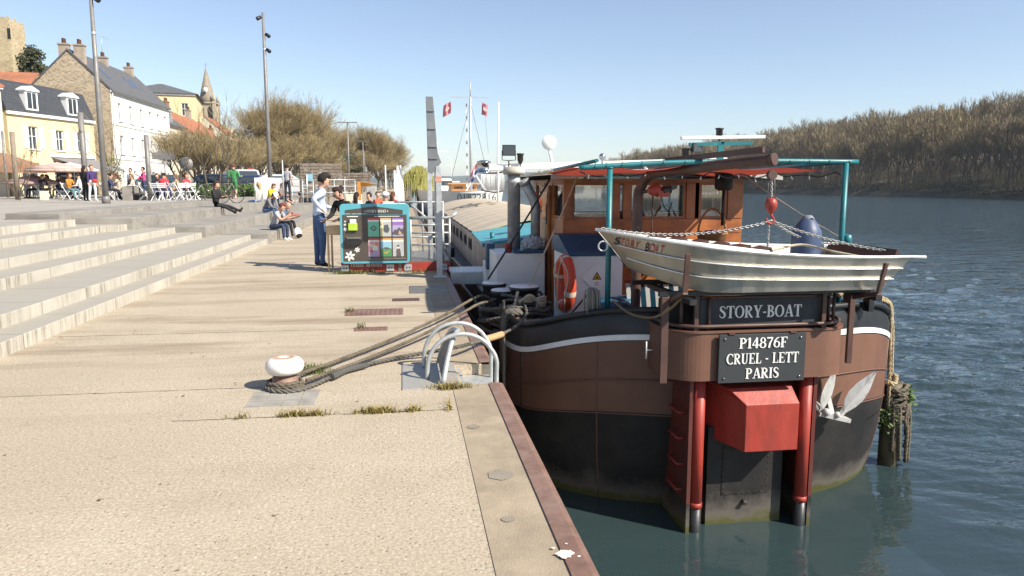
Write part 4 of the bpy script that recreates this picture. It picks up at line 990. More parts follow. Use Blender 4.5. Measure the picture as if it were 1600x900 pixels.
# ---- crane
c0 = AY(993, 470, 8.7); mb = MB(); top = AY(995, 300, 8.7); tip = AY(1207, 249, 7.35); ctl = [(c0.x, 8.7, -.35), (c0.x, 8.7, .6), (c0.x, 8.7, top.z - .12), (c0.x + .03, 8.69, top.z + .05), AY(1018, 273, 8.55), AY(1060, 267, 8.3), AY(1130, 257, 7.85), tip]
mb.tube(spline(ctl, 10), .060, 16); mb.lathe([(.066, -.03), (.066, .03)], 16, tip, (AY(1207, 249, 7.35) - AY(1130, 257, 7.85)))
u_ = AY(1040, 263, 8.45) + V((0, 0, .09)); mb.bar(u_, tip + V((-.1, 0, .10)), .05, .06); mb.lathe([(.05, -.03), (.05, .03)], 14, tip + V((.0, 0, -.16)), (0, 1, 0)); mb.build('crane', BROWND, barge)
h = AY(1020, 297, 8.5); mb = MB(); mb.tube([(c0.x, 8.7, h.z - .04), (h.x, 8.55, h.z)], .02, 8); mb.ball(h + V((.03, 0, .0)), (.10, .06, .07), 12, 8, 1); mb.box(h + V((.05, -.06, -.08)), h + V((.19, .04, -.01)), 1); mb.lathe([(.05, -.05), (.05, .05)], 12, h + V((.16, -.02, .0)), (1, 0, .2), 2); mb.tube(spline([h + V((.1, -.02, -.08)), h + V((.14, -.02, -.2)), h + V((.2, -.02, -.24)), h + V((.24, 0, -.14))], 6), .008, 5, 2); mb.tube([h, h - V((0, 0, .75))], .01, 6); mb.build('crane_winch', [BROWND, RED, BLACKC], barge)

# ---- hold: hatch covers, coaming, teal fore panel
HX0, HX1, HY0, HY1 = 1.62, 5.98, 17.4, 40
HATCH = M('tan_hatch_cover', (.44, .37, .28), .75, var=.08, scale=.6, dirt=(.33, .28, .21), damt=.35, dscale=.5)
mb = MB(); N = 14
def hz(i): return .50 + .42*(1 - ((i - N/2)/(N/2))**2)
for k in range(15):
    y0 = HY0 + (HY1-HY0)*k/15; y1 = HY0 + (HY1-HY0)*(k+1)/15 - .02; L = lambda y, d: [V((HX0 + (HX1-HX0)*i/N, y, hz(i) + d)) for i in range(N+1)]
    mb.loft([L(y0, -.08), L(y0, .0), L(y0 + .05, .015), L(y1 - .03, .0), L(y1, -.08)], 0, False)
hc = mb.build('hatch_cover', HATCH, barge)
mb = MB(); rr = random.Random(12)                # weathered stencil mark on the covers
for i in range(26):
    x = 2.6 + rr.uniform(-.55, .9); y = 29 + rr.uniform(-1.6, 1.6); ii = (x - HX0)/(HX1-HX0)*N; z = hz(ii) + .03
    l = rr.uniform(.15, .5); a = rr.choice((0, 1.57, .5)); dx, dy = math.cos(a)*l, math.sin(a)*l*2.2; z2 = hz((x + dx - HX0)/(HX1-HX0)*N) + .03
    mb.quad((x, y, z + i*.0006), (x + dx, y + dy, z2 + i*.0006), (x + dx - .06, y + dy + .16, z2 + i*.0006 - .01), (x - .06, y + .16, z + i*.0006 - .01))
mb.build('stencil_mark', STEEL, hc)
mb = MB(); mb.box((HX0 + .03, 14.9, -.45), (HX1 - .03, HY1 - .1, .42)); mb.box((HX0 - .03, HY0, .425), (HX0 + .1, HY1, .47)); mb.build('coaming', M('grey_coaming', (.42, .40, .36), .6, var=.2, dirt=(.2, .18, .16), damt=.5), barge)
for k in range(14): 
    y = 18.2 + k*1.5; mb = MB(); mb.box((HX0 + .003, y, .02), (HX0 + .024, y + .7, .3)); mb.build('hold_window', WGLASS, barge)
mb = MB(); mb.add([(HX0 - .05, 15.0, .36), (HX1, 15.0, .36), (HX1, 17.3, .56), (HX0 - .05, 17.3, .50), (HX0 - .05, 15.0, .43), (3.8, 15.0, .72), (HX1, 15.0, .45), (HX1, 17.38, .52), (3.8, 17.38, .86), (HX0 - .05, 17.38, .52)], [(0,1,2,3), (4,5,8,9), (5,6,7,8), (0,4,6,1), (4,6,5), (0,3,9,4)]); mb.build('fore_panel', TEALL, barge)
mb = MB(); mb.tube([(2.35, 16, .45), (2.35, 16, .80), (2.35, 15.85, .88)], .1, 12); mb.tube([(2.35, 15.84, .875), (2.35, 15.80, .885)], .09, 12, 1); mb.tube([(1.85, 15.6, .4), (1.85, 15.6, .62)], .05, 8); mb.build('vent_pipe', [TEAL, BLACKC], barge)
# far bow and foredeck details
mb = MB(); mb.box((2.2, 41, -.4), (5.4, 43.5, .55)); mb.build('fore_cabin', WHITE, barge, bevel=.05)
# cabin between stack and hold (white) with rails
mb = MB(); mb.box((1.65, 13.6, -.4), (2.1, 14.8, .32)); mb.build('deck_locker', WHITE, barge, bevel=.02)

# ================================================================= LOOSE THINGS ON THE BARGE
# dinghy across the stern
stem_ = AY(936, 360, 7.35); sternn = AY(1422, 402, 6.72)
dg = thing('dinghy', 'bare aluminium dinghy with red and black lettering hanging across the barge stern', 'dinghy', (3.6, 7.3, .5))
d0 = V((stem_.x, 7.42, 0)); d1 = V((sternn.x, 7.46, 0)); DL = (d1 - d0).length; dx_ = (d1-d0).normalized(); dy_ = V((-dx_.y, dx_.x, 0))
def gun(u): return stem_.z + (sternn.z - stem_.z)*(1 - (1-u)**2.2)
def hw(u): return .72*(1 - (1 - min(1, u/.42))**2.1)*1.0 + .03 - .02*max(0, u-.6)
def botz(u): return .56 + .20*max(0, (.28-u)/.28)**1.6
def bow_rake(u, f): return (1-f)*.32*max(0, 1 - u/.5) - (1-f)*.24*max(0, (u-.7)/.3)
def sec(u, inset=0.):
    hh = hw(u) - inset; zt = gun(u); zb = botz(u) + inset; out = []
    for side_ in (-1, 1):
        col = []
        for f, kw in ((0, .88), (.0001, .89), (.33, .93), (.335, .95), (.34, .93), (.66, .965), (.665, .98), (.67, .965), (1, 1.0)):
            ex = .010 if f in (.335, .665) and not inset else 0
            z = zb + (zt - zb)*f; x = u*DL + bow_rake(u, f)
            col.append(d0 + dx_*x + dy_*(side_*((hh*kw) + ex)) + V((0, 0, z)))
        out.append(col)
    return out[0][::-1] + out[1]
us = [(i/34)**1.3 for i in range(35)]
mb = MB(); outer = [sec(u) for u in us]; inner = [sec(u, .012) for u in us]
mb.loft(outer, 0, False); mb.loft([r[::-1] for r in inner], 1, False)
n_ = len(outer[0]); mb.add(outer[-1] , [tuple(range(n_))[::-1]], 0)
mb.build('hull', [ALU, M('dinghy_inside', (.62, .62, .60), .5, metal=.3, dirt=(.4, .38, .33))], dg)
mb = MB()
for sd_ in (0, -1): mb.tube([r[sd_] + V((0, 0, .004)) for r in outer] + [outer[-1][sd_] + dx_*(.16 if sd_ == 0 else .05)], .017, 8)
mb.build('gunwale', M('gunwale_alloy', (.62, .61, .58), .4, metal=.5), dg)
mb = MB()
for lv in (2, 5):                              # near-side swage lines
    mb.tube([r[8 - (3 if lv == 2 else 6)] + V((0, -.004, 0)) for r in outer[2:]], .008, 6)
mb.build('swage_line', M('bright_rib', (.75, .74, .7), .3, metal=.5), dg)
mb = MB()
for u in (.38, .68): mb.bar(d0 + dx_*DL*u + dy_*(-.58) + V((0,0,.74)), d0 + dx_*DL*u + dy_*.58 + V((0,0,.74)), .22, .03)
mb.build('thwart', ALU, dg)
a = d0 + dx_*(DL*.985 - .03); mb = MB(); mb.prism([(-.58, -.30), (.58, -.30), (.6, .07), (-.6, .07)], a + V((0, 0, gun(1))), dy_, (dx_*.35 + V((0,0,1))).normalized(), .04); mb.build('transom_board', BROWND, dg)
mb = MB(); e = outer[1][0].lerp(outer[1][8], .25); e = d0 + dx_*.03 + dy_*(-.10) + V((0,0,gun(.05)-.13)); mb.tube([e + V((.05*math.cos(k*.52), -.02 , .05*math.sin(k*.52))) for k in range(12)], .009, 6, closed=True); mb.build('mooring_ring', GALV, dg)
# lettering on the bow quarter: follows the side plank
p0 = AY(962, 389, 6.9); p1 = AY(1041, 404, 6.74)
def side_at(X, f):                              # point on the near side at world x, height fraction f
    best = None
    for i in range(200):
        u = i/199; r = sec(u); k = r[8 - 8].lerp(r[8 - 6], 1) if False else None
        top, mid = r[0], r[3]; q = mid.lerp(top, f)
        if best is None or abs(q.x - X) < best[0]: best = (abs(q.x - X), q)
    return best[1]
xa, xb = AY(975, 385, 7.0).x, AY(1043, 404, 6.85).x
seg = []; word = 'STORY BOAT'; nL = len(word)
for i, chh in enumerate(word):
    if chh == ' ': continue
    X0 = xa + (xb-xa)*i/nL; X1 = xa + (xb-xa)*(i+.82)/nL; A, B, T_ = side_at(X0, .12), side_at(X1, .12), side_at(X0, .84)
    ux_ = (B - A); up_ = (T_ - A); off = ux_.cross(up_).normalized()*.006
    sans('letter', chh, INK if chh in 'SB' else M('letter_red', (.42, .05, .03), .5, bmp=0), dg, A + off, ux_, up_, up_.length*.85, ux_.length)
# ladder with dark treads lying in the dinghy
ld = thing('boarding_ladder', 'white tube boarding ladder with dark wedge treads laid inside the dinghy', 'ladder', (3.2, 7.5, .9))
la, lb = AY(1010, 376, 7.25), AY(1195, 396, 7.25); 
for dy2 in (-.09, .22):
    mb = MB(); o_ = V((0, dy2, 0)); mb.tube([la + o_ + V((-.05, 0, -.12)), la + o_ + V((-.06, 0, -.02)), la + o_ + V((0, 0, .03)), lb + o_ + V((0, 0, .02))], .018, 8); mb.build('rail', WHITEC, ld)
for i in range(6):
    c = la.lerp(lb, .08 + i*.178) + V((0, .06, .0)); mb = MB(); mb.prism([(-.10, -.015), (.075, .02), (.10, -.05), (.085, -.06), (.065, .005), (-.10, -.03)], c + V((0, .13, .045)), (1, 0, 0), (0, 0, 1), .26); mb.build('tread', BROWND, ld)
# blue fender standing in it
fb = AY(1258, 392, 7.6); ft = AY(1262, 347, 7.6)
fe = thing('boat_fender', 'fat slate blue inflatable fender standing upright in the dinghy', 'fender', (fb.x, fb.y, fb.z - .15))
mb = MB(); axv = V((.06, .02, 1)); mb.lathe([(.13, -.25), (.155, -.2), (.158, .16), (.15, .22), (.12, .28), (.085, .33), (.05, .37), (.02, .38)], 24, fb, axv); mb.build('body', M('faded_blue_rubber', (.055, .085, .17), .5, var=.3, dirt=(.2, .2, .21), damt=.4), fe)
mb = MB(); mb.lathe([(.075, .0), (.062, .05), (.035, .08), (.03, .08)], 16, fb + axv.normalized()*.315, axv); mb.tube([fb + axv.normalized()*.345 + V((.004, -.068, 0)), fb + axv.normalized()*.35 + V((.004, -.03, 0))], .022, 10, 1); mb.build('eye', [M('fender_eye', (.2, .21, .24), .5), BLACKC], fe)
mb = MB(); mb.tube(spline([fb + V((.3, -.75, -.02)), fb + V((.0, -.5, .04)), fb + V((-.2, -.25, .09)), fb + V((-.6, -.3, .03)), fb + V((-1.0, -.4, .0))], 10), .014, 7); tag(mb.build('dock_line', ROPEL), 'pale rope draped over the near side of the dinghy', 'rope')
# bits and pieces inside the dinghy
mb = MB(); rr = random.Random(2)
for k in range(5): mb.tube([V((2.95 + .1*math.cos(t*.5 + k) , 7.35 + .07*math.sin(t*.5), .78 + .012*k)) for t in range(13)], .013, 6)
tag(mb.build('rope_coil', ROPEM), 'small coil of brown rope lying inside the dinghy', 'rope')
# chains
def chain(pts, s=.042, r=.0055, name='chain', label='', mat=M('chain_zinc', (.36, .36, .35), .45, metal=.6), group=None):
    pts = resample(pts, .01); mb = MB(); acc = 0; k = 0; step = s*.72
    L = 0; lastp = pts[0]; nxt = 0
    for i in range(1, len(pts)):
        L += (pts[i] - pts[i-1]).length
        if L >= nxt:
            d = (pts[i] - pts[i-1]).normalized(); a = d.orthogonal().normalized(); a.rotate(Quaternion(d, (k % 2)*1.57 + .4)); c = pts[i]
            mb.tube([c + d*(s/2*math.cos(t*.785)) + a*(s*.30*math.sin(t*.785)) for t in range(8)], r, 5, closed=True); k += 1; nxt += step
    return tag(mb.build(name, mat), label, 'chain', group)
hk = AY(1206, 345, 7.35)
chain(sag(AY(941, 357, 7.33), hk + V((0, 0, .0)), .10), label='galvanised chain sling from the hook block to the dinghy bow')
chain(sag(hk + V((.02, 0, -.01)), AY(1380, 391, 6.95), .035), label='galvanised chain sling from the hook to the near stern corner of the dinghy')
chain(sag(hk + V((.02, .05, 0)), AY(1318, 379, 7.7), .09), label='second slacker chain from the hook to the far stern corner of the dinghy')
chain([hk + V((-.03, 0, 0)), AY(1199, 393, 7.35)], .03, .005, label='thin loose chain hanging straight down below the red hook')
# hook block
hb = thing('hook_block', 'bright red crane hook block hanging above the dinghy', 'hook', (hk.x, 7.35, hk.z))
hp = AY(1205, 318, 7.35); mb = MB(); mb.lathe([(.02, .06), (.05, .045), (.066, .0), (.06, -.04), (.03, -.09), (.014, -.11)], 18, hp); mb.build('block', RED, hb)
mb = MB(); mb.tube([hp + V((0, 0, -.1)), hp + V((0.012, 0, -.13)), hp + V((.035, 0, -.165)), hp + V((.03, 0, -.2)), hp + V((0, 0, -.215)), hp + V((-.035, 0, -.195)), hp + V((-.045, 0, -.165)), hp + V((-.04, 0, -.15))], [.014, .014, .015, .016, .016, .013, .01, .006], 8); mb.build('hook', RED, hb)
mb = MB(); t_ = tip + V((0, 0, -.16))
for q in (-.05, .05): mb.tube([hp + V((q*.9, 0, .03)), t_ + V((q*1.2*.5, 0, 0))], .004, 5)
mb.build('wire_fall', STEEL, hb)
chain([hp + V((0, 0, .06)), t_], .035, .006, label='short chain between the crane tip and the red hook block')
# anchor on the right quarter
an = thing('anchor', 'white painted folding anchor with two leaf shaped flukes on the stern quarter', 'anchor', (5.0, 7.6, -1.0))
WANC = M('anchor_white', (.43, .43, .42), .5, var=.15, dirt=(.22, .2, .17), damt=.42, dscale=5)
YA = 7.42
def ap(px, py, Y=YA): return AY(px, py, Y)
def fluke(base_, tip_, wd, nrm):
    base_, tip_ = V(base_), V(tip_); d = tip_ - base_; s = d.cross(V(nrm)).normalized(); n2 = s.cross(d).normalized(); rows = []
    for t, k in ((0, .34), (.12, .34), (.3, .8), (.45, 1), (.65, .86), (.85, .45), (1, .04)):
        c = base_ + d*t; w2 = wd*k; rows.append([c - s*w2, c - n2*.018, c + s*w2, c + n2*.018])
    mb = MB(); mb.loft(rows, 0, False, True, True); mb.tube([base_ - n2*.02, tip_ - n2*.012], [.012, .004], 6); mb.build('fluke', WANC, an)
fluke(ap(1281, 648), ap(1306, 575), .10, (.5, -1, .1)); fluke(ap(1311, 651), ap(1369, 580), .09, (-.2, -1, .35))
mb = MB(); mb.bar(ap(1277, 645), ap(1325, 656), .11, .045); mb.ball(ap(1291, 644, YA - .05), .045, 12, 8); mb.ball(ap(1308, 648, YA - .05), .035, 12, 8); mb.tube([ap(1275, 640), ap(1272, 625), ap(1280, 634)], .03, 8); mb.build('crown', WANC, an)
mb = MB(); mb.bar(ap(1300, 650, YA + .03), ap(1288, 598, YA + .3), .055, .05); mb.build('shank', WANC, an, bevel=.006)
# lifebuoy on the deck box
lb_ = thing('lifebuoy', 'orange lifebuoy with pale bands hung on the side of the white deck box', 'lifebuoy', (2.12, 9.95, .22))
lc = AX(883, 443, 2.07); ORNG = M('buoy_orange', (.50, .058, .02), .5, dirt=(.35, .06, .03), damt=.3)
mb = MB(); Rb, rb_ = .31, .075; mb.tube([(lc.x, lc.y + Rb*math.cos(a*.1745), lc.z + Rb*math.sin(a*.1745)) for a in range(36)], rb_, 14, closed=True); mb.build('ring', ORNG, lb_)
for a0 in (10, 100, 190, 280):
    mb = MB(); mb.tube([(lc.x, lc.y + Rb*math.cos(R(a0 + k*2.2)), lc.z + Rb*math.sin(R(a0 + k*2.2))) for k in range(6)], rb_ + .003, 14, cap=False); mb.build('band', M('buoy_band', (.55, .45, .36), .6), lb_)
mb = MB(); mb.tube([(lc.x - .06 - .02*math.sin(a*.7), lc.y + (Rb + .06)*math.cos(a*.1745), lc.z + (Rb + .06)*math.sin(a*.1745)) for a in range(36)], .008, 5, closed=True); mb.tube(spline([(lc.x - .08, lc.y - .1, lc.z + .3), (lc.x - .1, lc.y - .02, lc.z + .1), (lc.x - .1, lc.y + .03, lc.z - .2), (lc.x - .09, lc.y, lc.z - .36)], 6), .008, 5); mb.build('grab_line', ROPEL, lb_)
# mop
mp_ = thing('mop', 'grey string mop leaning out over the bulwark', 'mop', tuple(AY(905, 486, 8.6)))
a, b = AY(893, 490, 8.7), AY(925, 451, 8.0); mb = MB(); mb.tube([a, b], .012, 8); mb.build('handle', BLACKC, mp_)
mb = MB(); rr = random.Random(8)
for k in range(60):
    x, y = rr.gauss(0, .028), rr.gauss(0, .028); l = rr.uniform(.2, .3); mb.tube([b + V((x*.4, y*.4, .01)), b + V((x*1.3, y*1.3, -.03)), b + V((x*1.5, y*1.5, -l*.6)), b + V((x*1.4 + .005, y*1.4, -l))], .006, 4)
mb.build('head', M('mop_grey', (.30, .28, .25), .95), mp_)
# blue folded tarp beside the mop
c = AY(955, 480, 8.9); mb = MB(); mb.ball(c, (.3, .2, .13), 18, 10); mb.ball(c + V((.2, .1, .03)), (.2, .2, .1), 14, 8); tag(mb.build('folded_tarpaulin', M('blue_tarp', (.01, .07, .13), .45, var=.3, bmp=.8, bscale=12)), 'dark blue bundled tarpaulin on deck behind the mop', 'tarpaulin')
# striped deck chair under the dinghy
c = AY(1025, 458, 9.0); dc = thing('deck_chair', 'folded deck chair with blue and white stripes half hidden under the dinghy', 'chair', (c.x, 9.0, -.3))
for k in range(12):
    pass
mb = MB()
for k in range(12): x = c.x - .35 + k*.062; mb.prism([(0, 0), (.055, 0), (.055 - .12, .55), (-.12, .55)], (x, 9.0, -.12), (1, 0, 0), (0, -.35, 1), .012, k % 2)
mb.build('canvas', [WHITEC, BLUE], dc)
mb = MB(); mb.bar((c.x - .4, 9.02, -.13), (c.x + .45, 9.02, -.13), .035, .035); mb.build('frame_bar', RED, dc); mb = MB(); mb.bar((c.x - .5, 8.8, .42), (c.x + .35, 8.8, .42), .035, .035); mb.build('frame_bar', RED, dc)
# wicker basket
p = AY(1112, 372, 9.7); bk = thing('wicker_basket', 'wicker basket with a tall hoop handle and a purple cloth', 'basket', (p.x, 9.7, p.z - .1))
WICK = M('wicker', (.27, .13, .05), .8, var=.4, scale=30, bmp=.7, bscale=90)
mb = MB(); mb.lathe([(.17, -.14), (.20, .05), (.215, .06), (.215, .085), (.19, .085), (.16, -.12)], 24, p); mb.build('body', WICK, bk)
mb = MB(); mb.tube([p + V((.2*math.cos(a*.2618), 0, .06 + .34*math.sin(a*.2618))) for a in range(13)], .016, 8); mb.build('handle', WICK, bk)
mb = MB(); mb.ball(p + V((-.03, -.04, .085)), (.12, .09, .03), 14, 8); mb.build('cloth', M('purple_cloth', (.2, .07, .3), .8), bk)
mb = MB(); mb.box((p.x - .4, 9.55, .2), (p.x + .5, 10.1, p.z - .145)); tag(mb.build('deck_table', [WOOD], bevel=.01), 'low varnished chest on deck under the wicker basket', 'chest')
# bag and bin on the engine casing
p = AY(833, 380, 11.7); mb = MB(); rr = random.Random(44); mb.ball((p.x, p.y, .67), (.19, .14, .13), 22, 14); mb.ball((p.x + .15, p.y + .02, .65), (.1, .1, .09), 16, 10); mb.v = [(x + rr.gauss(0, .012), y + rr.gauss(0, .012), max(.592, z + rr.gauss(0, .014))) for x, y, z in mb.v]; mb.sm = [False]*len(mb.sm); tag(mb.build('plastic_bag', M('bag_grey', (.36, .38, .41), .4, bmp=1.0, bscale=14)), 'crumpled pale plastic bag lying on the white engine casing', 'bag')
p = AY(793, 386, 11.5); mb = MB(); mb.lathe([(.055, .555), (.06, .69), (.064, .7), (.05, .7)], 14, (p.x + .02, 11.55, 0)); tag(mb.build('paint_tin', RED), 'small red tin beside the exhaust stack on the casing', 'tin')

# ---- ropes
bc = V((-.96, 5.93, 0))
# ================================================================= ON THE QUAY
bl = thing('bollard', 'mushroom bollard with flaking white cap and rusty neck, ropes round it', 'bollard', (bc.x, bc.y, 0))
def chalk():
    m, t, p = base('flaking_white'); v = coords(t); col = mixc(t, ramp(t, noise(t, v, 14, 8, .75), .62, .68), (.74, .71, .65), (.2, .12, .08))
    sx = _n(t, 'ShaderNodeSeparateXYZ'); t.links.new(v, sx.inputs[0]); col = mixc(t, ramp(t, sx.outputs[2], .247, .256), col, (.42, .26, .17)); t.links.new(col, p.inputs['Base Color']); p.inputs['Roughness'].default_value = .6; bump(t, p, noise(t, v, 25, 5), .3, .01); return m
mb = MB(); mb.lathe([(.09, .12), (.125, .13), (.143, .155), (.150, .185), (.143, .215), (.12, .24), (.085, .254), (.052, .257), (.045, .25), (0, .248)], 32, bc); mb.build('cap', chalk(), bl)
mb = MB(); mb.lathe([(.16, 0), (.14, .02), (.105, .05), (.092, .12)], 28, bc); mb.build('neck', RUST, bl)
ropeg = 'mooring ropes from quay to barge'
def rope(ctrl, r, mat, label, n=14, group=ropeg, spl=True):
    mb = MB(); mb.rope(spline(ctrl, n) if spl else ctrl, r); return tag(mb.build('mooring_rope', mat), label, 'rope', group)
coil = [bc + V((.130*math.cos(R(a)), .130*math.sin(R(a)), .022 + .04*((a + 60)/720))) for a in range(-60, 700, 15)]
rope(coil, .019, ROPEM, 'brown rope coiled twice round the neck of the bollard', spl=False, group=None)
coil2 = [bc + V((.175*math.cos(R(a)), .175*math.sin(R(a)), .018 + .012*((a + 80)/300))) for a in range(-200, 60, 15)]
bt = lambda c, dz, r=.2, a=200: V((c.x + r*math.cos(R(a)), c.y + r*math.sin(R(a)), c.z + dz))
e1 = bt(b3, -.12); e2 = bt(b2, -.13)
qa = AY(748, 463, 9.3); ra_ = bc + V((.05, .16, .06)); rope([ra_] + [ra_.lerp(qa, t) - V((0, 0, .10*4*t*(1-t)*.6)) for t in (.15, .35, .55, .75)] + [qa, e1], .019, ROPEM, 'upper taut mooring rope running from the bollard to the barge bitts')
qb = AY(746, 476, 8.5); rb2 = bc + V((.16, .02, .05)); rope([rb2] + [rb2.lerp(qb, t) - V((0, 0, .10*4*t*(1-t)*.6)) for t in (.15, .35, .55, .75)] + [qb, e1 + V((.02, -.04, -.03))], .019, ROPEM, 'middle mooring rope beside the upper one, from the bollard to the barge')
sl_ = [coil2[-1]] + [bc + V((.10, -.16, .03)), bc + V((.26, -.08, .025)), G(540, 582, .03), G(575, 573, .03)]
rope([bc + V((-.15, -.04, .025)), bc + V((-.05, -.155, .02)), bc + V((.14, -.135, .02)), G(520, 588, .03), G(545, 577, .03), G(572, 570, .03), G(610, 561, .03), G(660, 552, .05), AY(720, 541, 6.75), AY(762, 529, 7.3), AY(800, 514, 8.0), AY(822, 492, 8.7), bt(bigc, -.2, .2, 260)], .020, ROPED, 'lowest dark mooring rope passing behind the safety hoops to the big bitt')
mb = MB(); mb.tube(spline([G(518, 589, .04), G(545, 577, .04), G(573, 570.5, .035)], 6), [.028 + .003*math.sin(i) for i in range(13)], 10); tag(mb.build('rope_sleeve', M('canvas_sleeve', (.075, .073, .068), .95, bmp=1, bscale=40)), 'dark canvas chafe sleeve round the lowest rope near the bollard', 'rope sleeve')
mb = MB(); mb.tube(spline([AY(757, 530.5, 7.22), AY(770, 527, 7.45), AY(784, 522.5, 7.72)], 6), .036, 12); tag(mb.build('hose_sleeve', M('tan_hose', (.5, .32, .17), .5)), 'tan hose sleeve round the mooring rope at the quay edge', 'rope sleeve')
# heap of ropes round the bitts
mb = MB(); rr = random.Random(6)
for k in range(8):
    c = V((bigc.x - .03 + rr.uniform(-.03, .03), bigc.y, 0)); z0 = -.22 + k*.05; ra = .235 + rr.uniform(-.02, .06)
    mb.rope([c + V((ra*math.cos(t*.262), ra*math.sin(t*.262), z0 + .03*math.sin(t*.5 + k))) for t in range(25)], .024)
tag(mb.build('rope_turns', ROPED), 'dark rope turns wound round the big white topped bitt', 'rope')
mb = MB()
for k in range(7):
    c = V((b3.x + .10 + rr.uniform(-.06, .06), b3.y - .45 + rr.uniform(-.06, .06), 0)); rx, ry = .42 + rr.uniform(-.06, .05), .34 + rr.uniform(-.06, .05); z0 = -.26 + k*.045
    mb.rope([c + V((rx*math.cos(t*.262 + k), ry*math.sin(t*.262 + k), z0 + .04*math.sin(t*.7 + k*1.3))) for t in range(26)], .026)
tag(mb.build('rope_heap', ROPED), 'thick dark coiled rope heaped on deck before the bitts', 'rope')
mb = MB()
for k in range(4):
    y = 8.85 + .09*k; x0 = 1.25; mb.rope(spline([(b3.x - .05, y + .3, -.05), (1.42, y + .05, .0 + .03), (1.27, y, .03), (1.205, y, -.08), (1.19, y - .02, -.35 - .06*k), (1.2, y + .05, -.7 - .05*(k % 2))], 8), .026)
tag(mb.build('rope_bights', ROPED), 'dark rope bights hanging over the black bulwark by the quay', 'rope')
mb = MB(); c = bigc + V((.02, -.2, -.15))
for k in range(4): mb.rope(spline([c + V((-.14, -.05, -.02*k)), c + V((0, -.11 - .02*k, .03*k - .02)), c + V((.17, -.05, .02 - .04*k)), c + V((.24, .05, -.02*k)), c + V((.1, -.08, -.05 - .03*k))], 8), .02)
mb.rope(spline([c + V((-.14, -.02, .1)), c + V((-.2, -.1, -.1)), c + V((-.27, -.25, -.3)), c + V((-.28, -.28, -.42)), c + V((-.22, -.2, -.3)), c + V((-.1, -.08, -.1))], 9), .021)
tag(mb.build('pale_rope', ROPEL), 'pale rope looped and knotted over the big bitt', 'rope')
p0 = AY(787, 530, 8.2); mb = MB(); mb.rope([p0 + V((-.0, 0, .45)), p0, p0 + V((.0, -.02, -.5)), p0 + V((.02, -.03, -1.0))], .018); tag(mb.build('hanging_rope', ROPED), 'black rope end hanging straight down the hull beside the hoops', 'rope')
mb = MB(); mb.tube(sag(AY(864, 272, 11.3), bt(b2, .05, .1), .02), .014, 6); tag(mb.build('power_cable', BLACKC), 'black cable slanting from wheelhouse roof down to the small bitt', 'cable')
mb = MB(); mb.tube(sag(AY(905, 268, 10.4), bigc + V((.03, -.05, -.05)), .04), .010, 6); tag(mb.build('heaving_line', ROPEL), 'thin pale line slanting from the roof corner to the big bitt', 'rope')
mb = MB(); s0 = AY(958, 470, 7.6); mb.tube(spline([s0, AY(985, 490, 7.3), AY(1020, 496, 7.0), AY(1050, 480, 6.9), AY(1072, 455, 6.7)], 8), .013, 6); tag(mb.build('strap', M('webbing', (.16, .11, .06), .9)), 'slack brown webbing strap under the dinghy bow', 'strap')
# fender of old rope hanging on the far side of the stern, with plants
rfx = AY(1398, 640, 8.55)
rf = thing('rope_fender', 'weathered rope fender with green weeds hanging at the far side of the stern', 'fender', (rfx.x, 8.55, WL))
mb = MB(); mb.tube([(rfx.x - .02, 8.6, WL - .3), (rfx.x - .02, 8.6, -.95)], .12, 12); mb.build('log', M('wet_log', (.06, .05, .03), .7, dirt=(.16, .13, .06), damt=.5, bmp=.9, bscale=14), rf)
mb = MB(); rr = random.Random(3)
for k in range(9):
    z0 = -1.0 - k*.05; mb.rope([V((rfx.x + .14*math.cos(t*.4 + k), 8.57 + .14*math.sin(t*.4 + k), z0 + .03*math.sin(t + k))) for t in range(17)], .03)
for k in range(10):
    a = rr.uniform(3.3, 6.3); l = rr.uniform(.4, .85); x, y = rfx.x + .02 + .16*math.cos(a), 8.57 + .14*math.sin(a); mb.rope([(x, y, -1.2), (x + rr.uniform(-.03, .05), y - .02, -1.2 - l*.5), (x + rr.uniform(-.03, .05), y, -1.2 - l)], .026)
mb.build('rope', ROPEM, rf)
rr5 = random.Random(12)
lo = leaves([((rfx.x - .13, 8.5, -1.40), (.13, .1, .22)), ((rfx.x + .2, 8.6, -1.30), (.10, .1, .3)), ((rfx.x + .12, 8.5, -1.1), (.06, .06, .12))], 210, .06, LEAFG, 'weeds', None, rr5)
lo.data.transform(ROOT[rf.name].inverted()); lo.parent = rf; lo['kind'] = 'stuff'
g0 = hull_pt(.69, 1.0, 1.0)
mb = MB(); mb.rope(spline([AY(1300, 459, 7.75), AY(1345, 465, 8.0), AY(1380, 470, 8.25), AY(1391, 486, 8.4), AY(1390, 560, 8.45), AY(1388, 640, 8.5)], 10), .028); mb.rope(spline([AY(1350, 462, 8.1), AY(1384, 468, 8.3), AY(1394, 495, 8.45), AY(1393, 600, 8.5)], 10), .024)
mb.rope(spline([AY(1392, 585, 8.5), AY(1400, 588, 8.45), AY(1397, 600, 8.4), AY(1385, 596, 8.4)], 6), .03)
tag(mb.build('fender_rope', ropemat('tan_rope', (.3, .23, .13), (.45, .36, .23))), 'thick tan rope over the far bulwark holding the rope fender', 'rope')

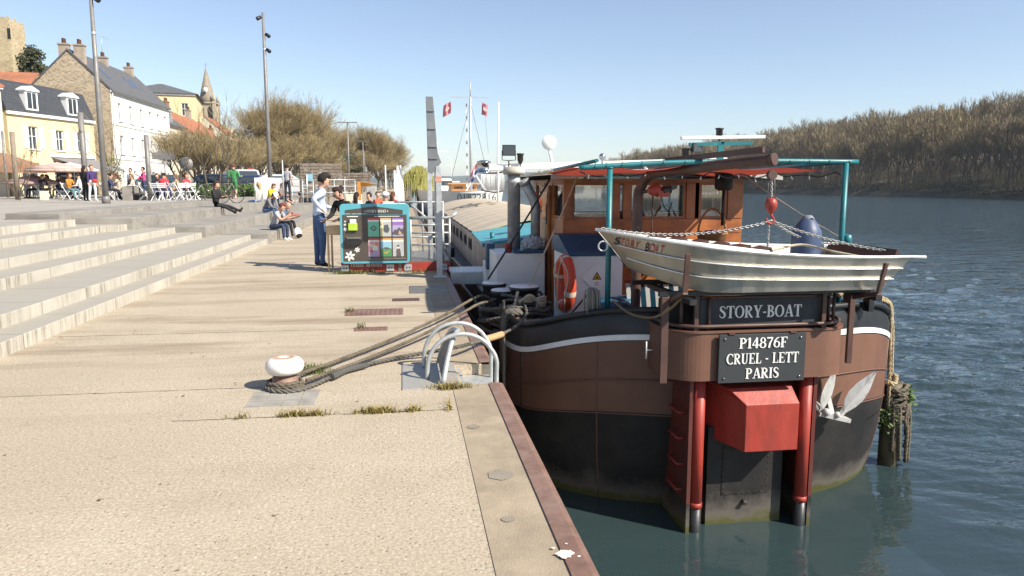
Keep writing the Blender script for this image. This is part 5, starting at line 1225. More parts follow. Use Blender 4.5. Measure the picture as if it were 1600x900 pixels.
# hoops over the ladder
hp_ = thing('ladder_hoops', 'galvanised safety hoops bent over the quay ladder with a checker plate', 'ladder', (.3, 6.1, 0))
GALVL = M('dull_galvanised', (.46, .47, .465), .5, metal=.45, var=.15, scale=12)
a0, a1 = G(657, 592), G(669, 600); y1, y0 = 6.30, 5.95
def hoop(yy, bx, top_z, ex): 
    pts = [(bx, yy, 0)] + [(bx + (ex - bx)*(.5 - .5*math.cos(a)) , yy, .01 + top_z*math.sin(a)**.75) for a in [math.pi*i/14 for i in range(1, 12)]]
    pts += [(ex - .0, yy, .15), (ex + .0, yy, -.1), (ex, yy, -1.5)]
    mb = MB(); mb.tube(spline(pts, 4), .0185, 12); mb.build('hoop', GALVL, hp_)
hoop(6.02, G(668, 597).x, .37, .745); hoop(6.42, G(660, 590).x + .02, .39, .745)
# cross hoop and its plate
f0 = G(692, 604); ap_ = AY(717, 519, 6.15); b1 = G(668, 575)
def arcpts(z=.5):
    return [V((f0.x + (ap_.x - f0.x)*t*1.0, f0.y + (6.22 - f0.y)*t, ap_.z*(1-(1-t)**2.1))) for t in [i/10 for i in range(11)]]
mb = MB(); A = arcpts(); top_ = V((A[-1].x + .0, 6.35, A[-1].z - .05)); B = [V((ap_.x - (ap_.x - .06)*0 - .0 - .16*t, 6.28 + .3*t, ap_.z*(1 - t**2.2))) for t in [i/8 for i in range(1, 9)]]
mb.tube(A + B, .021, 12); mb.build('hoop', GALVL, hp_)
mb = MB(); rows = A + B; bot = [V((p.x*.0 + (f0.x + (B[-1].x - f0.x)*(i/(len(rows)-1))), f0.y + (B[-1].y - f0.y)*i/(len(rows)-1), .02)) for i, p in enumerate(rows)]
mb.loft([rows, bot], 0, False); mb.build('gusset', STEEL, hp_)
pl = [G(632, 571), G(722, 568), G(738, 609), G(630, 611)]; x0, x1 = -.04, .42; y0_, y1_ = G(632, 610).y, G(632, 571).y
mb = MB(); mb.box((x0, y0_, -.01), (x1, y1_, .009)); mb.build('checker_plate', M('checker_plate', (.42, .42, .40), .5, metal=.3, dirt=(.34, .29, .23), damt=.5, bmp=.6, bscale=70), hp_, bevel=.003)
mb = MB(); mb.box((NX + .012, N0 + .01, -.16), (NX + .3, N1 - .01, -.10)); mb.box((NX + .004, N0 + .012, -1.9), (NX + .03, N1 - .012, -.02))
for k in range(6): mb.tube([(.745, 6.02, -.3 - k*.28), (.745, 6.42, -.3 - k*.28)], .014, 8)
mb.build('ladder_well', GALVL, hp_)

# galvanised guide post of the gangway
gp = thing('guide_post', 'tall galvanised steel post with a cranked top beside the gangway', 'post', (.58, 13.0, 0))
mb = MB(); mb.box((.56, 12.94, 0), (.655, 13.06, 1.93)); mb.box((.50, 12.90, 0), (.72, 13.1, .015)); mb.box((.535, 12.96, .3), (.553, 13.04, 1.93)); mb.build('shaft', GALV, gp, bevel=.004)
mb = MB(); mb.add([(.43, 12.95, 1.83), (.50, 12.95, 1.80), (.66, 12.95, 2.0), (.66, 13.05, 2.0), (.50, 13.05, 1.80), (.43, 13.05, 1.83), (.41, 12.95, 3.1), (.53, 12.95, 3.1), (.53, 13.05, 3.1), (.41, 13.05, 3.1), (.6, 12.95, 2.15), (.6, 13.05, 2.15)], [(0,1,2,10,7,6), (9,8,11,3,4,5), (0,5,4,1), (1,4,3,2), (2,3,11,10), (10,11,8,7), (7,8,9,6), (6,9,5,0)])
for z in (2.05, 2.25, 2.55, 2.85): mb.box((.44, 12.93, z), (.60 - (z-2)*.06, 12.9485, z + .025))
mb.build('upper_section', M('grey_channel', (.22, .23, .24), .5, metal=.5, var=.2), gp, bevel=.004)
mb = MB(); mb.box((.555, 12.935, 1.72), (.66, 12.939, 1.76)); mb.box((.555, 12.935, 1.66), (.66, 12.939, 1.70)); mb.build('reflective_band', [M('band_red', (.6, .25, .18), .5)], gp)
mb = MB(); mb.box((.455, 14.3, .2), (.545, 14.4, 1.95)); tag(mb.build('guide_post', GALV, bevel=.004), 'second galvanised post close behind the tall cranked one', 'post')

# gangway landing : red base, rails, mesh, plank
gw = thing('gangway_landing', 'red based steel gangway landing with galvanised railings on the quay edge', 'gangway', (-.2, 14.3, 0))
mb = MB(); mb.box((-1.17, 13.95, .0), (.86, 14.25, .17)); mb.box((-.7, 14.253, .0), (.86, 16.2, .168)); mb.build('red_base', RED, gw, bevel=.006)
for wd_, cx_, ww_ in (('ENTREE', -.87, .24), ('ARTISTES', -.57, .30)): mb = MB(); serif(mb, wd_, (cx_, 13.949, .13), (1, 0, 0), (0, 0, 1), .055, width=ww_, depth=.003); mb.build('lettering', LETTER, gw)
for x in (-1.10, -.27, .06, .72):
    mb = MB(); mb.box((x - .07, 13.935, .02), (x + .07, 13.949, .14)); [mb.ball((x + q, 13.934, .08), .014, 8, 5, 1) for q in (-.02, .03)]; mb.build('corner_plate', [GALV, INK], gw)
mb = MB(); mb.box((-.12, 13.93, .0), (-.06, 13.948, .2)); mb.box((-1.15, 13.96, .173), (.85, 14.25, .2)); mb.box((-.69, 14.253, .173), (.85, 16.2, .199)); mb.build('deck_grating', STEEL, gw)
mb = MB()
for z in (.5, .72, .87): mb.tube([(.1, 14.0, z), (.86, 14.0, z)], .018, 8)
mb.tube([(.1, 14.0, 1.0), (.78, 14.0, 1.0), (.9, 14.0, 1.02), (.98, 14.0, 1.1)], .03, 8)
for x in (.12, .72, .85): mb.tube([(x, 14.0, .2), (x, 14.0, 1.02)], .022, 8)
for y in (16.1,):
    for z in (.5, .75, 1.25): mb.tube([(-.2, y, z), (.86, y, z)], .02, 8)
    for x in (-.1, .4, .84): mb.tube([(x, y, .2), (x, y, 1.25)], .02, 8)
mb.tube([(.15, 16, 1.2), (.85, 16.05, .6)], .02, 8)
mb.build('railing', GALVL, gw)
mb = MB()
for i in range(22): 
    x = .12 + i*.034; mb.bar((x, 14.02, .21), (x + .12 if i < 19 else .85, 14.02, .49 if i < 19 else .3), .006, .004); mb.bar((x + .12 if i < 19 else .85, 14.026, .21), (x, 14.026, .49), .006, .004)
mb.build('mesh_panel', GALV, gw)
pk = thing('gangplank', 'white steel gangplank lying from the quay edge to the barge deck', 'gangway', (1.0, 13.2, 0))
mb = MB(); mb.box((.82, 13.1, .02), (1.62, 13.9, .08)); 
for i in range(13): mb.tube([(.84 + i*.06, 13.1, .08), (.86 + i*.06, 13.9, .08)], .009, 6)
mb.build('deck', WHITE, pk); mb = MB(); mb.box((.80, 13.04, -.14), (1.64, 13.09, .07)); mb.box((.80, 13.02, -.12), (.97, 13.038, .05)); mb.build('side_beam', M('grey_beam', (.55, .55, .53), .5, dirt=(.35, .33, .3)), pk, bevel=.004)
mb = MB(); mb.lathe([(.055, 0), (.055, .16), (.06, .165), (.06, .19), (0, .2)], 14, (.93, 14.6, .2)); tag(mb.build('spring_bollard', BLACKC), 'short black capped stub at the end of the landing', 'post')

# notice board with posters
nb_ = thing('notice_board', 'teal framed dark notice board with six posters and white lettering', 'notice board', (-.55, 13.88, .2))
def rrect(x0, y0, x1, y1, r, n=6, tr_=True):
    pts = []
    for cx, cy, a in ((x1 - r, y0 + r, 270), (x1 - r, y1 - r, 0), (x0 + r, y1 - r, 90), (x0 + r, y0 + r, 180)):
        for i in range(n + 1): t = R(a + 90*i/n); pts.append((cx + r*math.cos(t), cy + r*math.sin(t)))
    return pts
BO = (-1.16, 13.85, .17); UX, UZ = (1, 0, 0), (0, 0, 1); BW, BH = 1.26, 1.10
mb = MB(); mb.prism(rrect(0, 0, BW, BH, .07), V(BO) + V((0, .05, 0)), UX, UZ, .05); mb.build('frame', M('board_frame_blue', (.10, .36, .43), .4, var=.05), nb_, bevel=.008)
BRNB = M('board_brown', (.075, .062, .052), .4, var=.06, bmp=0)
def at_(x, y, d): return (BO[0] + x, BO[1] - d, BO[2] + y)
mb = MB(); mb.prism([(.05, .05), (BW - .05, .05), (BW - .05, .90), (.05, .90)], at_(0, 0, .0), UX, UZ, .006); mb.prism([(.10, .912), (BW - .12, .912), (BW - .12, .985), (BW/2, 1.055), (.10, .985)], at_(0, 0, .0), UX, UZ, .006); pn = mb.build('panel', BRNB, nb_)
mb = MB(); serif(mb, 'STORY-BOAT', at_(.66, .965, .006), UX, UZ, .05, width=.36, depth=.003)
for x in (.455, .865): mb.prism([(-.013, 0), (0, -.013), (.013, 0), (0, .013)], at_(x, .965, .006), UX, UZ, .003)
mb.build('lettering', LETTER, pn)
mb = MB(); rr = random.Random(31)
mb.prism([(.13, .862), (.33, .862), (.33, .877), (.13, .877)], at_(0, 0, .006), UX, UZ, .002)
mb.prism([(.62, .865), (1.08, .865), (1.08, .875), (.62, .875)], at_(0, 0, .006), UX, UZ, .002)
for x in (.1, .22, .30, .4): mb.prism([(x, .917), (x + .09, .917), (x + .09, .923), (x, .923)], at_(0, 0, .006), UX, UZ, .002)
mb.build('caption_line', LETTER, pn)
# flowers of six petals
def flower(cx, cy, r, d=.006):
    mb = MB()
    for k in range(6):
        a = k*math.pi/3 + .3; pts = []
        for i in range(12):
            t = 6.283*i/12; u, v = .55*r + .42*r*math.cos(t), .20*r*math.sin(t); pts.append((cx + u*math.cos(a) - v*math.sin(a), cy + u*math.sin(a) + v*math.cos(a)))
        mb.prism(pts, at_(0, 0, d), UX, UZ, .002 + .0002*k)
    mb.build('flower_motif', LETTER, pn)
flower(.165, .145, .10); flower(.30, .26, .055); flower(.10, .64, .04); flower(.09, .72, .026); flower(.095, .78, .02)
# leaflet holder and shelf
mb = MB(); mb.box(at_(.155, .62, .05), at_(.315, .75, .006)); mb.box(at_(.185, .73, .045), at_(.295, .82, .012), 1); mb.build('leaflet_holder', [M('lime_plastic', (.42, .6, .06), .4), WHITEC], nb_)
mb = MB(); mb.prism([(.08, .44), (.40, .44), (.38, .38), (.30, .34), (.14, .34), (.09, .38)], at_(0, 0, .006), UX, UZ, .05); mb.prism([(.1, .50), (.38, .50), (.36, .46), (.12, .46)], at_(0, 0, .006), UX, UZ, .02, 1); mb.build('leaflet_shelf', [BLACKC, STEEL], nb_)
PC = {k: M('print_' + k, c, .5, var=.05, bmp=0) for k, c in dict(mint=(.16, .5, .36), paper=(.72, .68, .6), grey=(.42, .43, .42), yellow=(.7, .62, .35), purple=(.27, .15, .42), violet=(.40, .33, .52), dark=(.09, .09, .1), pink=(.62, .34, .42), red=(.5, .08, .08), tan=(.5, .33, .18), green=(.07, .25, .1), blue=(.25, .45, .55), orange=(.6, .27, .07)).items()}
def poster(i, j, head, ground, shapes):
    x, y = .505 + i*.222, .50 - j*.37 + .0; w_, h_ = .198, .34; keys = list(dict.fromkeys([head, 'paper', ground] + [s[0] for s in shapes])); mb = MB(); P_ = lambda pts, d, k: mb.prism([(x + w_*a, y + h_*b) for a, b in pts], at_(0, 0, d), UX, UZ, .0006, keys.index(k))
    P_([(0, 0), (1, 0), (1, .8), (0, .8)], .0068, ground); P_([(0, .8), (1, .8), (1, .9), (0, .9)], .0068, 'paper'); P_([(0, .9), (1, .9), (1, 1), (0, 1)], .0068, head)
    for n, (k, pts) in enumerate(shapes): P_(pts, .0076 + n*.0007, k)
    mb.build('poster', [PC[k] for k in keys], nb_)
def blob(cx, cy, rx, ry, n=12, s=0): return [(cx + rx*math.cos(6.283*i/n)*(1 + .15*math.sin(i*2.1 + s)), cy + ry*math.sin(6.283*i/n)*(1 + .15*math.cos(i*1.7 + s))) for i in range(n)]
poster(0, 0, 'red', 'mint', [('dark', blob(.5, .45, .28, .14, 14)), ('mint', blob(.5, .46, .2, .08)), ('dark', [(.3,.43),(.7,.47),(.7,.5),(.3,.46)])])
poster(1, 0, 'tan', 'yellow', [('grey', [(.25,0),(1,0),(1,.8),(.25,.8)]), ('dark', blob(.55, .42, .26, .24, 16, 2))])
poster(2, 0, 'purple', 'violet', [('dark', [(0,.2),(.2,.38),(.4,.35),(.6,.5),(.8,.38),(1,.46),(1,.12),(.5,.06),(0,.1)]), ('tan', [(.5,.12),(.62,.34),(.8,.2),(.9,.1)]), ('purple', [(0,.62),(1,.62),(1,.8),(0,.8)])])
poster(0, 1, 'red', 'pink', [('paper', blob(.6, .45, .25, .2)), ('violet', [(0,0),(1,0),(.7,.35),(.2,.3)]), ('orange', blob(.75, .68, .18, .09)), ('red', blob(.3, .3, .12, .07)), ('yellow', blob(.25, .6, .12, .1))])
poster(1, 1, 'orange', 'blue', [('green', [(0,0),(1,0),(1,.42),(.6,.5),(.3,.36),(0,.45)]), ('orange', [(0,.3),(.4,.22),(.9,.34),(.5,.14)]), ('dark', blob(.5, .45, .3, .05))])
poster(2, 1, 'tan', 'grey', [('dark', [(.3,0),(.75,0),(.7,.3),(.62,.42),(.4,.42),(.3,.3)]), ('paper', blob(.5, .5, .1, .09)), ('dark', blob(.5, .57, .11, .06)), ('red', [(.34,.1),(.6,.3),(.6,.34),(.34,.14)])])
mb = MB(); mb.prism([(.5, .075), (1.18, .075), (1.18, .10), (.5, .10)], at_(0, 0, .006), UX, UZ, .01); mb.build('poster_rail', STEEL, nb_)
# desk beside the board
dk_ = thing('wooden_stand', 'pale wooden stand like a lectern between the two standing people', 'stand', (-1.3, 14.15, 0))
a, b = AY(510, 353, 14.15), AY(536, 367, 14.15); mb = MB(); mb.box((a.x, 14.1, b.z), (b.x + .03, 14.5, a.z)); mb.build('box', PINE, dk_, bevel=.005)
mb = MB(); mb.box((b.x - .1, 14.42, a.z + .003), (b.x + .03, 14.46, a.z + .25)); mb.build('back_board', PINE, dk_)
for x, y in ((a.x + .025, 14.12), (a.x + .06, 14.46), (b.x - .0, 14.46)):
    mb = MB(); mb.bar((x, y, 0), (x, y, b.z - .002), .035, .035); mb.build('leg', PINE, dk_)
# ================================================================= PEOPLE
SKIN = M('skin', (.50, .29, .20), .55, var=.06, bmp=0); SKINT = M('tanned_skin', (.42, .23, .15), .55, var=.06, bmp=0)
_c = {}
def cloth(name, c):
    if name not in _c: _c[name] = M(name, c, .88, var=.16, scale=7, bmp=.7, bscale=13)
    return _c[name]
def person(label, loc, rz, colors, legs, arms, hipz=.93, lean=(0, 0), head=(0, 0), hair='short', hcol=(.02, .015, .012), s=1., sleeves='long', trousers='long', group=None, slim=1., hat=None, skin=None, level=1, face=False):
    """faces local -y; left hand at +x.  legs / arms: ((first bone), (second bone)) for the left then the right side"""
    skin = skin or SKIN
    vs, rad, ed, bone = [], [], [], []
    def nv(p, r, par=None, kind=None):
        vs.append(V(p)); rad.append(r)
        if par is not None: ed.append((par, len(vs)-1)); bone.append((par, len(vs)-1, kind))
        return len(vs)-1
    up = V((lean[1], -lean[0], 1)).normalized(); side = V((1, 0, 0)); side = (side - up*side.dot(up)).normalized(); fw = up.cross(side)*-1
    fw = V((0, -1, 0)); fw = (fw - up*fw.dot(up)).normalized()
    P = V((0, 0, hipz))
    pel = nv(P, .125*slim); bel = nv(P + up*.16, .12*slim, pel, 'top'); che = nv(P + up*.36, .148*slim, bel, 'top'); nb = nv(P + up*.485, .078, che, 'top'); 
    hd = (up + fw*head[0] + side*head[1]*.3).normalized(); hf = (fw - hd*fw.dot(hd)).normalized(); hf.rotate(Quaternion(hd, head[1]))
    N0_ = P + up*.53; nk = nv(N0_, .058, nb, 'skin'); h1 = nv(N0_ + hd*.075 + hf*.022, .09, nk, 'skin'); h2 = nv(N0_ + hd*.165 + hf*.01, .118, h1, 'skin'); h3 = nv(N0_ + hd*.24, .085, h2, 'skin')
    nose = nv(vs[h1] + hd*.045 + hf*.098, .014, h1, 'skin')
    tops = {}
    for sg, (ua, fa) in zip((1, -1), arms):
        ua, fa = V(ua).normalized(), V(fa).normalized(); S = P + up*.462 + side*(sg*.172*slim)
        sh = nv(S, .074*slim, che, 'top'); el = nv(S + ua*.28, .050*slim, sh, 'arm1'); wr = nv(vs[el] + fa*.235, .032, el, 'arm2'); pa = nv(vs[wr] + fa*.075, .033, wr, 'skin')
        acr = fa.cross(V((0, -1, .2))).normalized() if abs(fa.y) < .9 else fa.cross(V((0, 0, 1))).normalized(); cur = acr.cross(fa).normalized()
        for q, L in ((-1.5, .075), (-.5, .09), (.5, .085), (1.5, .066)):
            f1 = nv(vs[pa] + fa*.035 + acr*(q*.02), .0095, pa, 'skin'); f2 = nv(vs[f1] + (fa + cur*.25).normalized()*L*.5, .0088, f1, 'skin'); nv(vs[f2] + (fa + cur*.8).normalized()*L*.5, .0075, f2, 'skin')
        t1 = nv(vs[wr] + fa*.04 + acr*.045, .011, wr, 'skin'); nv(vs[t1] + (fa + acr*.4).normalized()*.05, .009, t1, 'skin')
    for sg, (th, sn) in zip((1, -1), legs):
        th, sn = V(th).normalized(), V(sn).normalized(); Hj = nv(P + side*(sg*.088) - up*.04, .093*slim, pel, 'leg1'); kn = nv(vs[Hj] + th*.42, .060*slim, Hj, 'leg1'); an_ = nv(vs[kn] + sn*.41, .044, kn, 'leg2')
        ff = V((sg*.12, -1, 0)) if abs(sn.z) > .6 else V((0, -.35, .9)); ff.normalize(); he = nv(vs[an_] + sn*.055 - ff*.03, .036, an_, 'shoe'); nv(vs[an_] + sn*.06 + ff*.16, .032, an_, 'shoe')
    me = bpy.data.meshes.new('person'); me.from_pydata([tuple(v*s) for v in vs], ed, [])
    ob = bpy.data.objects.new('person', me); COL.objects.link(ob); sk = ob.modifiers.new('s', 'SKIN'); sk.branch_smoothing = .6; sk.use_smooth_shade = True
    ly = me.skin_vertices[0] if len(me.skin_vertices) else None
    if ly is None:
        bm = bmesh.new(); bm.from_mesh(me); bm.verts.layers.skin.verify(); bm.to_mesh(me); bm.free(); ly = me.skin_vertices[0]
    for i, r in enumerate(rad): ly.data[i].radius = (r*s, r*s); ly.data[i].use_root = (i == 0)
    sb = ob.modifiers.new('u', 'SUBSURF'); sb.levels = level; sb.render_levels = level
    bpy.context.view_layer.update(); nm = bpy.data.meshes.new_from_object(ob.evaluated_get(bpy.context.evaluated_depsgraph_get())); bpy.data.objects.remove(ob)
    cls = {'skin': 0, 'top': 1, 'leg1': 2, 'leg2': 2 if trousers == 'long' else 0, 'shoe': 3, 'arm1': 1 if sleeves != 'none' else 0, 'arm2': 1 if sleeves == 'long' else 0}
    nm.materials.clear()
    for m_ in (skin, colors[0], colors[1], colors[2]): nm.materials.append(m_)
    n = len(nm.polygons); C_ = np.zeros(n*3); nm.polygons.foreach_get('center', C_); C_ = C_.reshape(n, 3)/s
    best = np.full(n, 1e9); mi = np.zeros(n, int)
    for a, b, k in bone:
        A, B = np.array(vs[a]), np.array(vs[b]); d = B - A; t = np.clip(((C_ - A) @ d)/max(1e-9, d @ d), 0, 1); q = A + t[:,None]*d; rr_ = rad[a] + (rad[b]-rad[a])*t; dist = np.linalg.norm(C_ - q, axis=1)/rr_
        kk = np.full(n, cls[k])
        if k == 'arm1' and sleeves == 'short': kk = np.where(t < .6, 1, 0)
        if k == 'leg1' and trousers == 'short': kk = np.where(t < .85, 2, 0)
        m_ = dist < best; best[m_] = dist[m_]; mi[m_] = kk[m_]
    mi[(np.linalg.norm(C_ - np.array(vs[pel]), axis=1) < .13) & ((C_ - np.array(vs[pel])) @ np.array(up) < .02)] = 2
    nm.polygons.foreach_set('material_index', mi.astype(np.int32)); nm.polygons.foreach_set('use_smooth', [True]*n); nm.update()
    nm.name = 'body'
    root = thing('person', label, 'person', loc, rz, group)
    bo = bpy.data.objects.new('body', nm); COL.objects.link(bo); bo.parent = root
    # hair: a shell over crown and back of the head
    c = vs[h2]*s + hd*.012*s; hx = hd.cross(hf).normalized()
    key = 'hair_%d_%d_%d' % tuple(int(q*100) for q in hcol); HM = cloth(key, hcol)
    if hair != 'bald':
        mb = MB(); rr = random.Random(len(label)); rings = []
        nn, mm = 24, 16
        for i in range(mm+1):
            ring_ = []
            for k in range(nn):
                a, b = 6.283*k/nn, math.pi*i/mm; dirn = hx*math.sin(b)*math.cos(a) + hf*math.sin(b)*math.sin(a) + hd*math.cos(b)
                r = (.114 if hair == 'curly' else .106)*(1 + (.16*rr.random() if hair in ('curly',) else .03*rr.random()))
                front = math.sin(b)*math.sin(a); low = math.cos(b)
                fz = min(1, max(0, (front - .02)/.3))*min(1, max(0, (.66 - low)/.25)); r = r + (.068 - r)*fz      # runs in under the hairline
                if low < -.62: r *= max(.6, 1 + (low + .62)*1.0) if hair in ('short', 'curly') else 1.0
                ring_.append(c + dirn*r*s*(1.0 if hair != 'curly' else 1.06))
            rings.append(ring_)
        mb.loft(rings, 0, True, True)
        if hair == 'long':
            b0 = c - hf*.07*s; rows = []
            for t, w_, d_ in ((0, .09, .05), (.12, .105, .05), (.24, .10, .045), (.36, .08, .03), (.42, .04, .015)):
                cc = b0 - up*t*s - hf*(.015*s); rows.append([cc + hx*w_*s*math.cos(6.283*k/10) + hf*d_*s*math.sin(6.283*k/10) for k in range(10)])
            mb.loft(rows, 0, True, True, True)
        if hair == 'bun': mb.ball(c - hf*.12*s + hd*.01*s, .05*s, 10, 8)
        mb.build('hair', HM, root, world=False)
    if hat:
        mb = MB(); rows = []
        for t, r in ((-.01, .118), (.05, .116), (.09, .09), (.115, .04), (.12, .002)): rows.append([c + hd*(t + .03)*s + (hx*math.cos(6.283*k/16) + hf*math.sin(6.283*k/16))*r*s for k in range(16)])
        mb.loft(rows, 0, True, True); pk = [c + hd*.025*s + (hx*math.cos(t) + hf*math.sin(t)*(1 + .0))*.118*s for t in [math.pi*i/8 for i in range(9)]]; pk2 = [p + hf*.07*s*math.sin(math.pi*i/8) - hd*.015*s for i, p in enumerate(pk)]; mb.loft([pk, pk2], 0, False); mb.build('cap', hat, root, world=False)
    if face:
        mb = MB(); e0 = vs[h1]*s + hd*.075*s + hf*.084*s
        for q in (-1, 1): mb.ball(e0 + hx*(q*.034*s), .009*s, 8, 6); mb.tube([e0 + hx*(q*.02*s) + hd*.02*s + hf*.006*s, e0 + hx*(q*.052*s) + hd*.02*s - hf*.006*s], .003*s, 5)
        mb.build('eyes', cloth('eye_dark', (.03, .02, .018)), root, world=False)
        mb = MB(); m0 = vs[h1]*s + hd*.0*s + hf*.078*s; mb.tube([m0 - hx*.025*s - hf*.006*s, m0 + hf*.003*s, m0 + hx*.025*s - hf*.006*s], .008*s, 6); mb.build('mouth', cloth('lips', (.36, .12, .10)), root, world=False)
        mb = MB()
        for q in (-1, 1): mb.ball(vs[h1]*s + hd*.055*s + hx*(q*.092*s) - hf*.005*s, V((.014, .022, .03))*s, 8, 6)
        mb.build('ear', skin, root, world=False)
    return root
D = (0, 0, -1)
STAND = ((.05, 0, -1), (.0, .03, -1)), ((-.05, 0, -1), (0, .03, -1)); HANG = ((.14, .05, -1), (.05, -.2, -1)), ((-.14, .05, -1), (-.05, -.2, -1))
SIT = ((.15, -1, -.05), (.03, -.1, -1)), ((-.15, -1, -.05), (-.03, -.1, -1)); LAP = ((.1, -.35, -1), (-.3, -1, -.35)), ((-.1, -.35, -1), (.3, -1, -.35))
LOWSIT = ((.12, -1, .35), (.02, -.15, -1)), ((-.12, -1, .35), (-.02, -.15, -1)); RECL = ((.1, -1, -.1), (.05, -1, -.42)), ((-.1, -1, -.12), (-.05, -.95, -.5))
EAT = ((.2, -.3, -1), (-.35, -.8, .5)), ((-.1, -.35, -1), (.3, -1, -.2)); PHONE = ((.12, -.35, -1), (-.2, -1, .2)), ((-.12, -.35, -1), (.2, -1, .2))
DK = lambda n, c: cloth(n, c)
JEANS = cloth('blue_jeans', (.055, .105, .22)); NAVY = cloth('navy_denim', (.025, .04, .085)); BLK = cloth('black_cloth', (.012, .012, .014)); SHO = cloth('dark_shoe', (.02, .017, .015)); WSH = cloth('white_shoe', (.65, .65, .63)); GRY = cloth('grey_cloth', (.16, .16, .17)); WHT = cloth('white_cloth', (.7, .7, .7)); PBL = cloth('pale_blue_shirt', (.47, .54, .68)); LGR = cloth('light_grey_knit', (.46, .45, .44))
f = G(498, 418)
person('tall man in pale blue shirt and jeans, hand on hip, by the notice board', (f.x + .06, 14.75, 0), R(112), (PBL, JEANS, SHO), (((.05, .04, -1), (0, .05, -1)), ((-.08, -.05, -1), (0, .06, -1))), (((.1, -.3, -1), (-.1, -.95, -.25)), ((-.35, 1.0, -.6), (.2, -.6, -.6))), hipz=.97, lean=(.08, 0), head=(.35, -.25), hair='curly', hcol=(.018, .013, .011), s=1.04, slim=1.18, level=2, face=True)
f = G(521, 417)
person('woman in black jacket leaning over the wooden stand beside the man', (f.x + .30, 14.78, 0), R(-42), (BLK, BLK, cloth('grey_blue_shoe', (.25, .3, .38))), STAND, (((.15, -.3, -1), (-.2, -.9, -.3)), ((-.15, -.35, -1), (.25, -.9, -.35))), hipz=.88, lean=(.25, .02), head=(.4, -.15), hair='bun', hcol=(.03, .016, .012), s=.97, level=2, face=True)
mb = MB(); mb.prism([(-.05, 0), (.05, 0), (.04, .34), (-.04, .34)], (f.x + .08, 14.78, 1.03), (1, -.3, 0), (0, .0, 1), .01)
# seated on the terrace, nearest pair
T = [(-3.72, .29), (-4.95, .58), (-6.2, .87), (-7.5, 1.0)]
def ledge(px, py, tier):             # point on the front edge of a tier seen at this column
    X, z = T[tier]; r = ray(px, py); t = (X - .14)/r.x; return V((X - .14, r.y*t, z))
q = ledge(427, 355, 0)
person('woman with short auburn hair, patterned grey tee and jeans, chin in hand', (q.x, q.y, q.z), R(70), (cloth('patterned_tee', (.36, .35, .37)), NAVY, WSH), (((.1, -1, .25), (.02, .05, -1)), ((-.1, -1, .25), (0, -.05, -1))), (((-.05, -.6, -.8), (-.2, -.5, .85)), ((.05, -.6, -.8), (.35, -.7, .55))), hipz=.1, lean=(.45, 0), head=(.3, 0), hair='short', hcol=(.15, .04, .022), sleeves='short', level=2)
q2 = ledge(440, 348, 0)
person('balding man in slate blue sitting just behind the auburn haired woman', (q2.x, q.y + 1.3, q2.z), R(75), (cloth('slate_blue', (.09, .13, .2)), BLK, SHO), LOWSIT, PHONE, hipz=.1, lean=(.35, 0), head=(.45, 0), hair='bald', sleeves='short')
mb = MB(); mb.ball((q.x + .62, q.y + .5, .16), (.13, .12, .17), 14, 10); mb.ball((q.x + .68, q.y + .42, .09), (.1, .05, .07), 10, 8, 1); tag(mb.build('backpack', [WHT, BLK]), 'white and black backpack on the quay at the seated pair\'s feet', 'bag')
mb = MB(); mb.box((q2.x + .35, q.y + 1.15, .66), (q2.x + .6, q.y + 1.4, .69)); tag(mb.build('red_book', REDC), 'red booklet on the lap of the balding man', 'book')
def seat(px, py, tier, dy=0):
    X, z = T[tier]; r = ray(px, py); t = (X - .2)/r.x; return (X - .2, r.y*t + dy, z)
person('man in dark grey hooded top and white cap on the middle seating tier', seat(414, 330, 1), R(80), (GRY, JEANS, SHO), LOWSIT, LAP, hipz=.1, lean=(.5, 0), head=(.5, 0), hat=WHT, hcol=(.03, .02, .02))
person('blonde woman in pale grey sweater, legs stretched out on the upper tier', seat(404, 318, 2), R(-120), (LGR, cloth('pale_jeans', (.25, .36, .52)), cloth('tan_shoe', (.4, .25, .15))), RECL, HANG, hipz=.1, lean=(-.15, 0), head=(.2, .4), hair='long', hcol=(.42, .29, .15))
person('person in bright yellow top sitting among the group on the terrace', seat(421, 316, 2), R(60), (cloth('yellow_top', (.7, .5, .02)), NAVY, SHO), LOWSIT, LAP, hipz=.1, lean=(.35, 0), head=(.3, .2), hcol=(.12, .05, .03))
person('dark haired person in white shirt at the back of the seated group', seat(413, 311, 3), R(80), (WHT, BLK, SHO), LOWSIT, LAP, hipz=.1, lean=(.2, 0), head=(.1, 0), hcol=(.015, .012, .01))
person('woman with red brown hair and coral top, bare legs stretched, white shoes', seat(440, 320, 2), R(62), (cloth('coral_top', (.6, .25, .2)), BLK, WSH), RECL, LAP, hipz=.1, lean=(.1, 0), head=(.3, 0), hair='long', hcol=(.14, .05, .035), trousers='short', sleeves='none')
person('woman in grey top leaning beside the coral top on the terrace', seat(434, 318, 2, 1.2), R(70), (GRY, JEANS, SHO), LOWSIT, LAP, hipz=.1, lean=(.15, 0), head=(.2, .2), hair='long', hcol=(.25, .2, .18))
person('woman in black leather jacket and trousers sitting alone on the terrace with a phone', seat(338, 322, 2), R(72), (cloth('black_leather', (.014, .013, .013)), cloth('charcoal_trousers', (.022, .022, .025)), SHO), RECL, PHONE, hipz=.1, lean=(.0, 0), head=(.35, 0), hair='long', hcol=(.045, .018, .014))
f = G(367, 313, .87); f = AY(367, 313, 36)
person('runner in green top and green shorts seen from behind', (f.x, f.y, PZ), R(175), (cloth('green_top', (.04, .2, .06)), cloth('green_shorts', (.03, .16, .05)), SHO), (((.05, -.4, -1), (0, .5, -1)), ((-.05, .2, -1), (0, .5, -.9))), (((.2, .4, -1), (0, -.8, -.3)), ((-.2, -.2, -1), (0, -.9, .1))), trousers='short', hcol=(.12, .05, .03))
f = AY(450, 311, 37)
